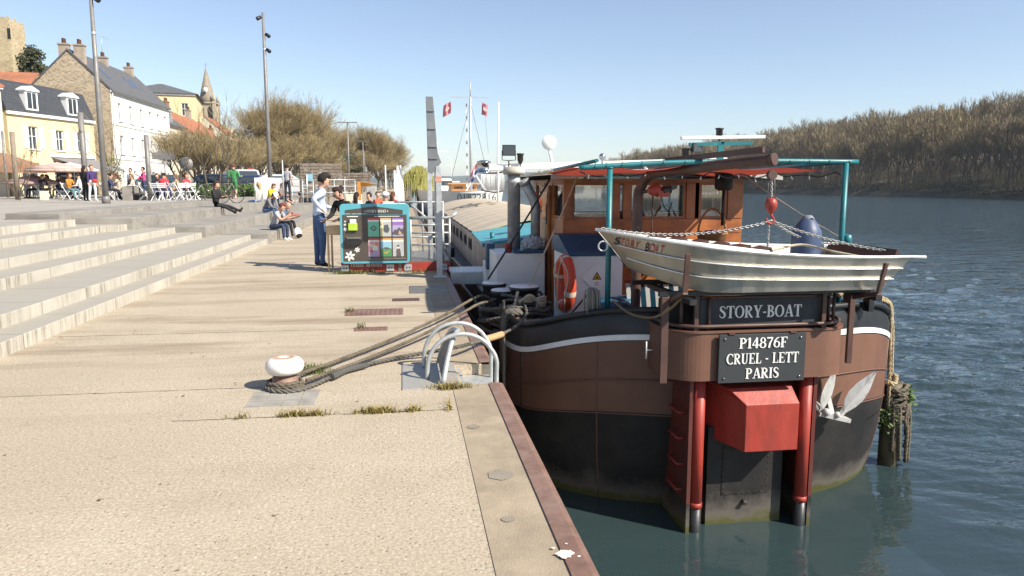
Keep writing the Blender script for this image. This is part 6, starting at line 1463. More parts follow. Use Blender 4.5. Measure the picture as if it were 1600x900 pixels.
person('man in grey tee and dark trousers standing beyond the terrace', (f.x, f.y, PZ), R(160), (cloth('heather_tee', (.36, .36, .4)), cloth('dark_trousers', (.02, .022, .03)), SHO), STAND, HANG, sleeves='short', hcol=(.02, .015, .012))
# stand-goers farther along the quay
fair = [(557, 28, (WHT, BLK), 'long', (.03, .015, .012), 'woman with long dark hair and white top at the quay stalls', R(150), None), (577, 27, (BLK, NAVY), 'short', (.03, .02, .02), 'man in black tee leaning at the quay stalls', R(-60), None), (602, 25, (cloth('maroon_coat', (.26, .02, .025)), NAVY), 'short', (.2, .2, .2), 'man in maroon jacket and white cap behind the notice board', R(170), WHT), (614, 30, (cloth('rose_top', (.4, .1, .1)), BLK), 'long', (.12, .05, .03), 'woman in rose top by the white banners', R(140), None), (622, 33, (NAVY, BLK), 'short', (.02, .02, .02), 'person in navy by the white banners', R(200), None), (590, 31, (cloth('brick_shirt', (.5, .1, .05)), JEANS), 'short', (.1, .06, .04), 'person in brick red shirt under the orange canopy', R(30), None)]
for px, Y, cl, hr, hc_, lb2, rz, hat in fair:
    p = AY(px, 300, Y); person(lb2, (p.x, Y, 0), rz, (*cl, SHO), SIT, LAP if hr == 'short' else HANG, hipz=.56, hair=hr, hcol=hc_, hat=hat, sleeves='short' if cl[0] in (BLK,) else 'long')
    t = thing('stool', 'plain wooden stool under the ' + ' '.join(lb2.split()[:8]), 'stool', (p.x, Y, 0)); mb = MB(); mb.lathe([(0, .43), (.17, .43), (.18, .45), (.17, .47), (0, .47)], 16, (p.x, Y, 0)); mb.build('seat', PINE, t)
    for k in range(3): mb = MB(); mb.tube([(p.x + .12*math.cos(k*2.1), Y + .12*math.sin(k*2.1), .43), (p.x + .17*math.cos(k*2.1), Y + .17*math.sin(k*2.1), 0)], .018, 6); mb.build('leg', PINE, t)

# ---------------------------------------------------------------- cafe chairs and tables
fc = thing('folding_chair', 'white slatted folding chair', 'chair', (0, 0, 0), 0, 'white folding chairs on the plaza')
WCH = M('white_chair', (.78, .78, .77), .45, var=.04, bmp=0)
mb = MB()
for i in range(5): mb.box((-.2, -.2 + i*.08, .445), (.2, -.14 + i*.08, .46))
mb.build('seat', WCH, fc, world=False)
mb = MB()
for i in range(3): mb.box((-.2, .245 + i*.02, .62 + i*.085), (.2, .262 + i*.02, .68 + i*.085))
mb.build('backrest', WCH, fc, world=False)
for x in (-.21, .21):
    mb = MB(); mb.bar((x, -.26, 0), (x, .31, .9), .03, .022, (1, 0, 0)); mb.build('leg', WCH, fc, world=False)
    mb = MB(); mb.bar((x*.9, .27, 0), (x*.9, -.2, .45), .03, .022, (1, 0, 0)); mb.build('leg', WCH, fc, world=False)
tb = thing('cafe_table', 'small white round cafe table', 'table', (0, 0, 0), 0, 'cafe tables on the plaza')
mb = MB(); mb.lathe([(0, .715), (.33, .715), (.34, .725), (.34, .735), (0, .738)], 24); mb.build('tabletop', WCH, tb, world=False)
mb = MB(); mb.tube([(0, 0, .02), (0, 0, .714)], .025, 8); 
for k in range(3): mb.tube([(0, 0, .1), (.25*math.cos(k*2.094), .25*math.sin(k*2.094), .0)], .016, 6)
mb.build('pedestal', WCH, tb, world=False)
def pz(px, Y): p = AY(px, 300, Y); return V((p.x, Y, PZ))
used = [0, 0]
def chair_at(p, rz, label):
    if not used[0]: fc.location = p; fc.rotation_euler = (0, 0, rz); fc['label'] = label; ROOT[fc.name] = Matrix.Translation(p) @ Matrix.Rotation(rz, 4, 'Z'); used[0] = 1; return fc
    return dup(fc, p, rz, label)
def table_at(p, label):
    if not used[1]: tb.location = p; tb['label'] = label; used[1] = 1; return tb
    return dup(tb, p, .4, label)
TC = {k: cloth('cafe_' + k, c) for k, c in dict(orange=(.5, .2, .03), teal=(.1, .2, .22), white=(.68, .68, .66), pink=(.6, .06, .2), red=(.6, .04, .06), navy=(.03, .04, .1), cream=(.5, .42, .34), blackc=(.015, .015, .02), blue=(.15, .25, .4), tan=(.38, .25, .15)).items()}
HC = [(.02, .015, .012), (.10, .045, .025), (.2, .12, .06), (.03, .02, .018)]
sitters = [(108, 40.5, R(70), 'orange', 'teal', 'person in orange jacket on a white chair left of the standing couple', 1), (127, 42, R(-80), 'white', 'navy', 'person in white top facing the orange jacket', 0), (171, 40, R(100), 'navy', 'blackc', 'person in navy on a white chair right of the couple', 3), (166, 43, R(40), 'white', 'blue', 'person in white further back behind the tall lamp', 3), (187, 41, R(-90), 'cream', 'cream', 'woman in cream coat beside the big lamp post', 1), (181, 43.5, R(180), 'tan', 'navy', 'person in tan top behind the cream coat', 2), (203, 43, R(80), 'blackc', 'blackc', 'person in black behind the grey planter', 3), (210, 42, R(-70), 'cream', 'navy', 'person with fair brown hair near the grey planter', 2), (247, 41, R(10), 'blackc', 'navy', 'dark haired person left of the red top', 1), (256, 39.5, R(175), 'red', 'navy', 'person in red top on a white chair seen from behind', 0), (263, 43, R(-60), 'navy', 'navy', 'person in navy behind the red top', 1), (279, 42, R(-90), 'tan', 'tan', 'person in tan at the last cafe table', 2), (66, 45, R(60), 'blackc', 'blackc', 'person in black under the left parasol', 3), (78, 46, R(-70), 'white', 'navy', 'person in white at a table under the parasols', 1), (90, 46, R(120), 'blackc', 'navy', 'person in dark clothes at the cafe front', 0), (97, 47, R(-100), 'tan', 'blackc', 'person in tan at the cafe front', 2), (57, 46, R(-40), 'cream', 'blackc', 'person in cream at the table by the kerb', 2), (290, 41, R(60), 'red', 'blackc', 'person in red near the white easel', 1)]
for px, Y, rz, t_, b_, lb2, hc_ in sitters:
    p = pz(px, Y); chair_at(p, rz, 'white folding chair holding the ' + lb2.split(' on a white')[0].split(' behind')[0].split(' beside')[0] if False else 'white folding chair under the ' + ' '.join(lb2.split()[:9]))
    bk_ = V((math.sin(rz)*-0., 0, 0)); person(lb2, (p.x, p.y, PZ + .47), rz, (TC[t_], TC[b_], SHO), SIT, EAT if hc_ % 2 else LAP, hipz=.1, lean=(.12, 0), head=(.1, .2*(hc_ - 1)), hair='long' if hc_ in (1, 2) else 'short', hcol=HC[hc_])
for px, Y, lb2 in ((118, 41.2, 'small white cafe table between the orange jacket and the person in white'), (178, 41.5, 'small white cafe table left of the cream coat'), (206, 41.6, 'small white cafe table behind the grey planter'), (236, 41.8, 'white cafe table before the person in pink'), (255, 41, 'white cafe table beside the red top'), (285, 41.5, 'white cafe table at the right end of the cafe'), (84, 46.2, 'white cafe table under the parasols'), (62, 45.4, 'white cafe table by the kerb under the left parasol')): table_at(pz(px, Y), lb2)
for px, Y, rz, lb2 in ((275, 39, R(150), 'empty white folding chair right of the red top'), (298, 38.5, R(200), 'empty white folding chair nearest the bicycles'), (304, 39.5, R(100), 'empty white folding chair behind the one by the bicycles'), (246, 38.8, R(165), 'empty white folding chair in front of the red top'), (226, 39.6, R(120), 'empty white folding chair beside the thin grey column'), (289, 39.3, R(45), 'empty white folding chair leaning in the middle of the right end row')): chair_at(pz(px, Y), rz, lb2)
p = pz(134, 38.6); person('woman with long dark hair and long black coat standing with a friend', p, R(150), (BLK, BLK, SHO), STAND, HANG, hair='long', hcol=(.015, .012, .01), s=.97)
p = pz(145, 38.4); person('woman in purple navy top, white trousers and a red bag standing at the cafe', p, R(60), (cloth('purple_navy', (.05, .03, .12)), WHT, WSH), (((.05, -.15, -1), (0, .1, -1)), ((-.05, .15, -1), (0, .2, -1))), HANG, hair='bun', hcol=(.2, .07, .03), s=.99)
mb = MB(); mb.ball((p.x + .2, p.y - .2, PZ + .95), (.14, .07, .1), 12, 8); tag(mb.build('handbag', REDC), 'small red handbag at the hip of the woman in white trousers', 'bag')
p = pz(226, 43); person('man in bright pink shirt standing among the cafe tables', p, R(-60), (TC['pink'], TC['navy'], SHO), STAND, EAT, hcol=(.02, .015, .012))
p = pz(206, 46); person('man in white shirt standing at the white wall', p, R(-20), (WHT, TC['navy'], SHO), STAND, HANG, hcol=(.02, .015, .012))
# planter bench, waste bin
mb = MB(); a, b = pz(195, 40), pz(211, 40); mb.box((a.x, 39.6, PZ), (b.x, 40.6, PZ + .68)); mb.box((b.x + .003, 39.7, PZ + .28), (pz(228, 40).x, 40.5, PZ + .36)); mb.box((b.x + .35, 39.8, PZ), (pz(224, 40).x, 40.4, PZ + .278), 1); tag(mb.build('stone_bench', [DARKSTONE, BLACKC], bevel=.02), 'grey stone bench with a tall block at one end by the cafe', 'bench')
# ================================================================= TOWN
OPEN = M('opening_dark', (.02, .02, .022), .6, bmp=0); SHUT = M('white_shutter', (.72, .72, .70), .6, var=.05); FRAMEW = M('window_white', (.75, .75, .73), .5, var=.03, bmp=0)
def house(label, cat, loc, rz, L, Dp, H, wall, wins, roofm, roofh, side=None, sill=None, shutters=(), roof='gable', plinth=None, name='house', eave=.25):
    """local x along the facade, facade plane y=0 looking to -y; every opening is cut into the wall"""
    t = thing(name, label, cat, loc, rz); Lm = lambda mb, n, m, p=None, **k: mb.build(n, m, p or t, world=False, **k)
    xs_ = sorted({0, L} | {w_[0] for w_ in wins} | {w_[0] + w_[2] for w_ in wins}); zs_ = sorted({-1.5, H} | {w_[1] for w_ in wins} | {w_[1] + w_[3] for w_ in wins}); mb = MB()
    for a, b in zip(xs_, xs_[1:]):
        for c, d in zip(zs_, zs_[1:]):
            cx, cz = (a+b)/2, (c+d)/2
            if not any(w_[0] < cx < w_[0]+w_[2] and w_[1] < cz < w_[1]+w_[3] for w_ in wins): mb.quad((a, 0, c), (b, 0, c), (b, 0, d), (a, 0, d))
    for x, z, w_, h_ in wins:
        for q in (((x,0,z),(x+w_,0,z),(x+w_,.2,z),(x,.2,z)), ((x,0,z+h_),(x,.2,z+h_),(x+w_,.2,z+h_),(x+w_,0,z+h_)), ((x,0,z),(x,.2,z),(x,.2,z+h_),(x,0,z+h_)), ((x+w_,0,z),(x+w_,0,z+h_),(x+w_,.2,z+h_),(x+w_,.2,z))): mb.quad(*q)
    if roof == 'gable':
        for x in (0, L): mb.add([(x, 0, -1.5), (x, Dp, -1.5), (x, Dp, H), (x, Dp/2, H + roofh), (x, 0, H)], [(0,1,2,3,4) if x else (4,3,2,1,0)], 1)
    else:
        for x in (0, L): mb.add([(x, 0, -1.5), (x, Dp, -1.5), (x, Dp, H), (x, 0, H)], [(0,1,2,3)], 1)
    mb.quad((0, Dp, -1.5), (L, Dp, -1.5), (L, Dp, H), (0, Dp, H)); wall_o = Lm(mb, 'wall', [wall, side or wall])
    mb = MB()
    if roof == 'gable':
        for y0, z0, y1, z1 in ((-eave, H - eave*roofh/(Dp/2), Dp/2, H + roofh), (Dp + eave, H - eave*roofh/(Dp/2), Dp/2, H + roofh)):
            mb.add([(-.08, y0, z0 + .02), (L + .08, y0, z0 + .02), (L + .08, y1, z1 + .02), (-.08, y1, z1 + .02), (-.08, y0, z0 + .16), (L + .08, y0, z0 + .16), (L + .08, y1, z1 + .16), (-.08, y1, z1 + .16)], [(0,1,2,3), (4,5,6,7), (0,1,5,4), (1,2,6,5), (2,3,7,6), (3,0,4,7)])
    elif roof == 'mansard':
        mb.add([(-.05, -.1, H), (L + .05, -.1, H), (L, .75, H + roofh), (0, .75, H + roofh), (0, Dp - .7, H + roofh), (L, Dp - .7, H + roofh), (L + .05, Dp, H), (-.05, Dp, H), (0, Dp/2, H + roofh + .6), (L, Dp/2, H + roofh + .6)], [(0,1,2,3), (3,2,9,8), (8,9,5,4), (4,5,6,7), (0,3,8,4,7), (1,6,5,9,2)])
    elif roof == 'hip':
        e = .35; k = min(Dp/2, L/2)*.95; mb.add([(-e, -e, H), (L+e, -e, H), (L+e, Dp+e, H), (-e, Dp+e, H), (k, Dp/2, H+roofh), (L-k, Dp/2, H+roofh)], [(0,1,5,4), (1,2,5), (2,3,4,5), (3,0,4), (3,2,1,0)])
    rf_ = Lm(mb, 'roof', roofm)
    mb = MB(); mb.box((-.05, -.18, H - .22), (L + .05, -.003, H - .02)); Lm(mb, 'cornice', sill or wall)
    for x, z, w_, h_ in wins:
        big = h_ > 1.9
        mb = MB(); t_ = .07
        mb.box((x + .003, .10, z + .003), (x + t_, .16, z + h_ - .003)); mb.box((x + w_ - t_, .10, z + .003), (x + w_ - .003, .16, z + h_ - .003)); mb.box((x + t_ + .002, .10, z + h_ - t_), (x + w_ - t_ - .002, .16, z + h_ - .003)); mb.box((x + w_/2 - .03, .105, z + .003), (x + w_/2 + .03, .155, z + h_ - t_ - .002)); mb.box((x + t_ + .002, .108, z + h_*.55), (x + w_/2 - .032, .15, z + h_*.55 + .04)); mb.box((x + w_/2 + .032, .108, z + h_*.55), (x + w_ - t_ - .002, .15, z + h_*.55 + .04))
        wo = Lm(mb, 'window', FRAMEW); mb = MB(); mb.quad((x, .17, z), (x + w_, .17, z), (x + w_, .17, z + h_), (x, .17, z + h_)); Lm(mb, 'pane', WGLASS, wo)
        if not big: mb = MB(); mb.box((x - .1, -.09, z - .1), (x + w_ + .1, -.002, z - .003)); Lm(mb, 'sill', sill or FRAMEW, wo)
        if (x, z) in shutters or shutters == 'all':
            for sx in (x - w_*.55 - .03, x + w_ + .03):
                mb = MB(); mb.box((sx, -.05, z), (sx + w_*.55, -.004, z + h_)); Lm(mb, 'shutter', SHUT, wo)
    return t, rf_, Lm
def chimney(Lm, rf, x, y, z0, z1, w_=.7, d_=.45, pots=3, m=None):
    mb = MB(); mb.box((x, y, z0), (x + w_, y + d_, z1)); mb.box((x - .06, y - .06, z1 + .002), (x + w_ + .06, y + d_ + .06, z1 + .12)); 
    for k in range(pots): mb.lathe([(.11, z1 + .122), (.09, z1 + .5), (.12, z1 + .51), (.07, z1 + .51)], 10, (x + w_*(k+.5)/pots, y + d_/2, 0), mi=1)
    Lm(mb, 'chimney', [m or M('chimney_stone', (.3, .25, .2), .9), BRICK], rf)
def dormer(Lm, rf, x, z, w_, h_, y0=-.05, dep=1.2):
    mb = MB(); mb.box((x, y0, z), (x + w_, y0 + dep, z + h_)); mb.prism([(-.1, 0), (w_ + .1, 0), (w_ + .1, .08), (w_/2, .38), (-.1, .08)], (x, y0 - .06 + dep, z + h_ + .003), (1, 0, 0), (0, 0, 1), -dep if False else .001) 
    mb.add([(x - .1, y0 - .1, z + h_ + .003), (x + w_ + .1, y0 - .1, z + h_ + .003), (x + w_ + .1, y0 - .1, z + h_ + .1), (x + w_/2, y0 - .1, z + h_ + .38), (x - .1, y0 - .1, z + h_ + .1), (x - .1, y0 + dep, z + h_ + .003), (x + w_ + .1, y0 + dep, z + h_ + .003), (x + w_ + .1, y0 + dep, z + h_ + .1), (x + w_/2, y0 + dep, z + h_ + .38), (x - .1, y0 + dep, z + h_ + .1)], [(0,1,2,3,4), (2,7,8,3), (3,8,9,4), (0,5,6,1), (1,6,7,2), (4,9,5,0)])
    d = Lm(mb, 'dormer', FRAMEW, rf); mb = MB(); m_ = .16; mb.box((x + m_, y0 - .012, z + .12), (x + w_ - m_, y0 - .002, z + h_ - .1)); 
    Lm(mb, 'dormer_pane', WGLASS, rf)
    mb = MB(); mb.box((x + w_/2 - .03, y0 - .03, z + .12), (x + w_/2 + .03, y0 - .014, z + h_ - .1)); Lm(mb, 'dormer_bar', FRAMEW, rf)
gz = PZ
# yellow mansard house with the cafe
ya = V((-26.3, 55.2, gz)); yb = V((-23.9, 63.2, gz)); yd = yb - ya; yrz = math.atan2(yd.y, yd.x); YL = yd.length
wins = [(1.75, 3.3, .85, 1.55), (4.3, 3.3, .8, 1.45), (6.45, 3.3, .8, 1.45), (3.75, .0, 4.3, 2.75)]
ht, hr, hl = house('yellow mansard house with two white dormers and a dark cafe front', 'house', ya, yrz, YL, 7, 5.75, YELLOW, wins[:3] + [(3.9, .02, 4.2, 2.55), (.9, .02, 1.6, 2.3)], SLATEB, 2.0, sill=FRAMEW, shutters=[(w_[0], w_[1]) for w_ in wins[:3]], roof='mansard')
dormer(hl, hr, 1.7, 5.95, 1.1, 1.3); dormer(hl, hr, 5.6, 5.95, 1.1, 1.3)
mb = MB(); mb.add([(3.7, -.02, 2.75), (8.0, -.02, 2.75), (8.4, -2.3, 2.0), (4.3, -2.3, 2.0), (4.3, -2.3, 1.85), (8.4, -2.3, 1.85)], [(0,1,2,3), (3,2,5,4)]); hl(mb, 'awning', cloth('grey_awning', (.2, .19, .19)))
mb = MB(); mb.box((3.6, -.1, 2.8), (8.2, -.004, 3.0)); hl(mb, 'shop_fascia', FRAMEW)
mb = MB(); mb.box((7.0, -2.2, .0), (8.3, -2.1, 1.6)); [mb.box((7.15, -2.215, 1.3 - k*.2), (8.1, -2.203, 1.36 - k*.2), 1) for k in range(3)]; hl(mb, 'menu_board', [CREAM, INK])
# cream house at the left edge
ht2, hr2, hl2 = house('cream house at the left edge with a brown cafe awning', 'house', (-29.4, 45.2, gz), R(73), 10.2, 7, 7.3, CREAM, [(5.6, 3.6, .9, 1.6), (8.4, 3.6, .9, 1.6), (4.6, .02, 4.6, 2.4)], ORANGE, 1.6, sill=FRAMEW, shutters=[(5.6, 3.6), (8.4, 3.6)])
mb = MB(); mb.add([(3.2, -.02, 2.9), (10.1, -.02, 2.9), (10.6, -2.6, 2.0), (3.2, -2.6, 2.0), (3.2, -2.6, 1.55), (10.6, -2.6, 1.55)], [(0,1,2,3), (3,2,5,4)]); hl2(mb, 'awning', cloth('brown_awning', (.24, .13, .08)))
# house behind with long clay roof
house('long clay tiled roof rising behind the mansard house', 'house', (-46.5, 69, 0), R(6), 14.6, 7, 9.5, CREAM, [], ORANGE, 2.0)
# white three storey house with rubble gable
wx = -23.5; WL_ = 15.3; wins = []
for k, x in enumerate((1.5, 4.1, 6.7, 9.2, 11.5, 13.7)):
    for z, h_ in ((.3, 1.7), (3.4, 1.5), (6.15, 1.45)): wins.append((x, z, .75, h_))
ht, hr, hl = house('tall white house with slate roof and a rubble stone gable', 'house', (wx, 66, gz), R(90), WL_, 6.0, 8.55, WREND, wins, SLATE, 2.95, side=RUBBLE, sill=FRAMEW)
CHS = M('chimney_render', (.34, .28, .22), .9)
for x, y, z0, z1 in ((.02, 2.95, 10.0, 11.95), (.02, 1.8, 9.5, 11.9), (7.2, 2.7, 11.0, 12.1), (13.6, 2.7, 11.0, 12.2)): chimney(hl, hr, x, y, z0, z1, .5, .75, 3, CHS)
mb = MB(); mb.box((-.02, -.05, 2.9), (WL_, -.003, 3.0)); mb.box((-.02, -.05, 5.7), (WL_, -.003, 5.8)); mb.tube([(.15, -.1, 0), (.15, -.1, 8.4)], .05, 8); hl(mb, 'string_course', FRAMEW)
for x in (3.0, 8.6, 10.2): mb = MB(); mb.add([(x, 1.1, 8.55 + 1.1*.983 + .19), (x + .8, 1.1, 8.55 + 1.1*.983 + .19), (x + .8, 2.0, 8.55 + 2.0*.983 + .19), (x, 2.0, 8.55 + 2*.983 + .19)], [(0,1,2,3)]); hl(mb, 'skylight', CHROME, hr)
mb = MB(); ax_ = (7.5, 3.1); mb.tube([(*ax_, 12.4), (*ax_, 14.2)], .02, 5); mb.bar((7.0, 3.1, 14.0), (9.2, 3.1, 14.05), .02, .02)
for k in range(7): mb.bar((7.2 + k*.3, 2.9, 14.0 + k*.007), (7.2 + k*.3, 3.3, 14.0 + k*.007), .012, .012)
hl(mb, 'aerial', GALV, hr)
# row of smaller houses on towards the church
row = [(81.6, 6.0, 7.0, CREAM, SLATE, 2.2, 'narrow stone house with grey dormer beside the white house', RUBBLE), (87.8, 9.2, 6.9, CREAM, ORANGE, 2.4, 'cream house with clay roof, first of the low row', CREAM), (97.2, 10.5, 6.4, CREAM, ORANGE, 2.9, 'ochre gabled house with clay roof in the middle of the row', CREAM), (108, 13, 5.9, WREND, SLATE, 2.0, 'white house with a slate roof and a line of dormers', CREAM), (121.5, 12, 5.6, CREAM, ORANGE, 2.1, 'cream house with clay roof behind the pollards', CREAM), (134, 16, 5.4, CREAM, ORANGE, 2.0, 'farthest cream house of the row before the trees', CREAM)]
for i, (Y, L, H, wl, rm, rh, lb2, sd2) in enumerate(row):
    wins = [(.9 + k*2.3, z, .85, 1.4) for k in range(int((L - 1)/2.3)) for z in (.9, 3.6)]
    t, r_, hl_ = house(lb2, 'house', (wx - .2 - .25*i, Y, gz), R(90), L, 6.5, H, wl, wins, rm, rh, side=sd2, sill=FRAMEW)
    chimney(hl_, r_, L*.5, 2.9, H + rh*.7, H + rh + 1.0, .9, .5, 3, BRICK if i % 2 else CHS)
    if i in (0, 3):
        for k in range(1 if i == 0 else 4): dormer(hl_, r_, 1.2 + k*3, H + .15, 1.1, 1.25, .25, 1.4)
t, r_, hl_ = house('ochre mansion with hipped slate roof standing behind the row', 'mansion', (-36.5, 104, 4), R(10), 9.6, 12, 9.6, YELLOW, [(2.4, 6.8, .9, 1.6), (5.2, 6.8, .9, 1.6), (7.8, 6.8, .8, 1.6)], SLATE, 1.9, sill=FRAMEW, roof='hip', name='mansion')
house('gabled brown roof house near the church', 'house', (-33.5, 150, 2), R(90), 9, 7, 9.5, CREAM, [(2, 6, .9, 1.5), (5, 6, .9, 1.5)], ORANGE, 3)
# ruined keep on the hill
kp = thing('castle_keep', 'square ruined stone keep with broken top on the hill at the left', 'tower', (-48, 97, 2))
mb = MB(); x0, x1, y0, y1 = -54, -44.1, 95, 98.5; n = 14; rr = random.Random(5); tops = [21.6 - .9*i/n + rr.uniform(-.25, .2) for i in range(n+1)]
mb.add([(x0 + (x1-x0)*i/n, y0, z) for i in range(n+1) for z in (0, tops[i])], [(2*i, 2*i+2, 2*i+3, 2*i+1) for i in range(n)])
mb.add([(x1, y0 + (y1-y0)*i/n, z) for i in range(n+1) for z in (0, tops[-1] if i == 0 else 20.6 + rr.uniform(-.3, .3))], [(2*i, 2*i+2, 2*i+3, 2*i+1) for i in range(n)])
mb.quad((x0, y0, 0), (x0, y1, 0), (x0, y1, 21), (x0, y0, 21)); mb.quad((x0, y1, 0), (x1, y1, 0), (x1, y1, 20.6), (x0, y1, 20.6)); mb.quad((x0, y0, 19.5), (x1, y0, 19.5), (x1, y1, 19.5), (x0, y1, 19.5)); mb.build('wall', KEEP, kp)
for x, z in ((-45.9, 19), (-44.4, 18.2), (-46.2, 14.2), (-44.5, 13.4), (-47.6, 15.6)):
    mb = MB(); mb.box((x, 94.99, z), (x + .35, 94.999, z + 1.2)); mb.build('slit_window', OPEN, kp)
# church with its stone spire
chx, chy = -41.6, 172; cu_ = thing('church', 'church tower with a pointed stone spire, clock face and twin belfry openings', 'church', (chx, chy, 3))
mb = MB(); hw_ = 1.75; mb.box((chx - hw_, chy - hw_, 2), (chx + hw_, chy + hw_, 19.2))
for sx in (-1, 1):
    for sy in (-1, 1): mb.box((chx + sx*hw_ - .3, chy + sy*hw_ - .3, 2), (chx + sx*hw_ + .3, chy + sy*hw_ + .3, 19.6)); mb.lathe([(.34, 19.6), (.3, 20.3), (0, 21.6)], 8, (chx + sx*hw_, chy + sy*hw_, 0))
mb.box((chx - hw_ - .2, chy - hw_ - .2, 14.4), (chx + hw_ + .2, chy + hw_ + .2, 14.8)); mb.box((chx - hw_ - .35, chy - hw_ - .35, 19.1), (chx + hw_ + .35, chy + hw_ + .35, 19.35)); mb.build('belfry', CHURCH, cu_)
mb = MB(); mb.lathe([(1.85, 19.4), (1.55, 20.6), (.12, 26.6), (0, 26.8)], 8, (chx, chy, 0)); mb.tube([(chx, chy, 26.7), (chx, chy, 28)], .05, 5); mb.bar((chx - .4, chy, 27.5), (chx + .4, chy, 27.5), .06, .06); mb.build('spire', M('spire_stone', (.27, .23, .18), .95, var=.2, dirt=(.17, .15, .12)), cu_)
for x in (-.8, .8):
    mb = MB(); pts = [(-.38, 0), (.38, 0), (.38, 2.6), (.2, 3.1), (0, 3.25), (-.2, 3.1), (-.38, 2.6)]; mb.prism(pts, (chx + x, chy - hw_ - .01, 15.3), (1, 0, 0), (0, 0, 1), .02); mb.build('belfry_opening', OPEN, cu_)
mb = MB(); mb.lathe([(.5, 0), (.5, .06), (0, .065)], 20, (chx + .15, chy - hw_ - .02, 21.9), (0, -1, .15)); mb.build('clock_face', WHITEC, cu_)
mb = MB(); mb.add([(chx + 2.2, chy - 3, 2), (chx + 5, chy - 3, 2), (chx + 5, chy - 3, 11.5), (chx + 2.2, chy - 3, 12.2), (chx + 2.2, chy + 5, 12.2), (chx + 5, chy + 5, 11.5), (chx + 5, chy + 1, 14), (chx + 2.2, chy + 1, 15)], [(0,1,2,3), (3,2,6,7), (7,6,5,4), (1,5,2), (2,5,6)]); mb.build('nave', [CHURCH], cu_)

# ---------------------------------------------------------------- parasols
def parasol(label, px, Y, z, r, c):
    p = pz(px, Y); t = thing('parasol', label, 'parasol', p, 0, 'cafe parasols'); mb = MB(); n = 8
    mb.lathe([(r, z - .42), (r*.55, z - .2), (.03, z), (0, z + .03)], n, p); mb.lathe([(r, z - .42), (r, z - .56)], n, p); mb.build('canopy', cloth('parasol_' + str(int(c[0]*100)), c), t); mb = MB(); mb.tube([p, p + V((0, 0, z))], .025, 6); mb.lathe([(.28, 0), (.28, .08), (.05, .1)], 12, p); mb.build('pole', POLE, t)
parasol('pink beige parasol in front of the dark cafe', 93, 46, 2.05, 1.75, (.48, .34, .3)); parasol('paler pink parasol just right of the first one', 113, 48, 2.1, 1.6, (.62, .5, .48)); parasol('mauve brown parasol half shut under the brown awning', 52, 46, 1.35, 1.5, (.34, .22, .2))
# ---------------------------------------------------------------- lamps and columns
def lamp(label, base_, top_, r, spots=()):
    t = thing('street_lamp', label, 'lamp', base_); mb = MB(); b, e = V(base_), V(top_); mb.tube([b, b.lerp(e, .5), e], [r, r*.82, r*.55], 12); mb.lathe([(r*1.3, 0), (r*1.3, .25), (r, .3)], 12, b); mb.build('pole', POLE, t)
    mb = MB(); q = b.lerp(e, .8); mb.tube([q, q + V((0, 0, .12))], r*.72, 10); mb.build('collar', GALV, t)
    for k, (f_, side_) in enumerate(spots):
        c = b.lerp(e, f_) + V((side_*.22, -.05, 0)); mb = MB(); mb.lathe([(.02, -.16), (.09, -.14), (.11, .1), (.1, .14), (0, .15)], 12, c, (side_*.7, -.4, -.5)); mb.bar(b.lerp(e, f_), c, .04, .04); mb.build('spotlight', BLACKC, t)
l1b = G(166, 318, PZ); lamp('tall dark grey lamp mast nearest the cafe with spotlights at its top', l1b, (l1b.x + .0, l1b.y, PZ + 8.35), .125, ((.985, 1), (.965, 1)))
l2b = pz(423, 45); lamp('tall grey lamp mast beyond the terrace with spotlights up one side', l2b, (l2b.x, 45, PZ + 10.4), .13, ((.88, 1), (.80, 1), (.97, -1)))
def tlamp(px, ytop, Y, label, arm=1.3, r=.06):
    b = pz(px, Y); e = AY(px - (px-800)*0 , ytop, Y); t = thing('tee_lamp', label, 'lamp', b, 0, 'tee shaped street lamps'); mb = MB(); mb.tube([b, (b.x, Y, e.z)], [r*1.2, r*.8], 8); mb.build('pole', POLE, t); mb = MB(); mb.box((b.x - arm/2, Y - .08, e.z), (b.x + arm/2, Y + .08, e.z + .06)); mb.build('lamp_arm', POLE, t)
tlamp(546, 192, 52, 'nearest tee shaped lamp between the two clumps of tall trees'); tlamp(569, 221, 85, 'second tee shaped lamp behind the nearest one'); tlamp(571, 237, 110, 'lowest and farthest tee shaped lamp before the right trees'); tlamp(401, 223, 75, 'tee shaped lamp standing among the pollards at the left')
def column(px, ytop, Y, label, r=.14, m=POLE):
    b = pz(px, Y); e = AY(px, ytop, Y); mb = MB(); mb.tube([b, (b.x, Y, e.z)], r, 10); tag(mb.build('street_column', m), label, 'column', 'plain grey columns on the plaza')
column(135, 176, 42, 'plain grey column behind the standing couple'); column(234, 211, 39, 'plain grey column right of the stone bench', .11); column(27, 206, 42, 'brown wooden column by the shrub at the left edge', .12, GREYWOOD); column(12, 205, 50, 'thin column at the far left before the cream house', .07)
column(480, 272, 34, 'thin pale post left of the wooden fence', .03, GALV) ; column(443, 250, 35, 'thin pale post beside the man in the grey tee', .03, GALV)
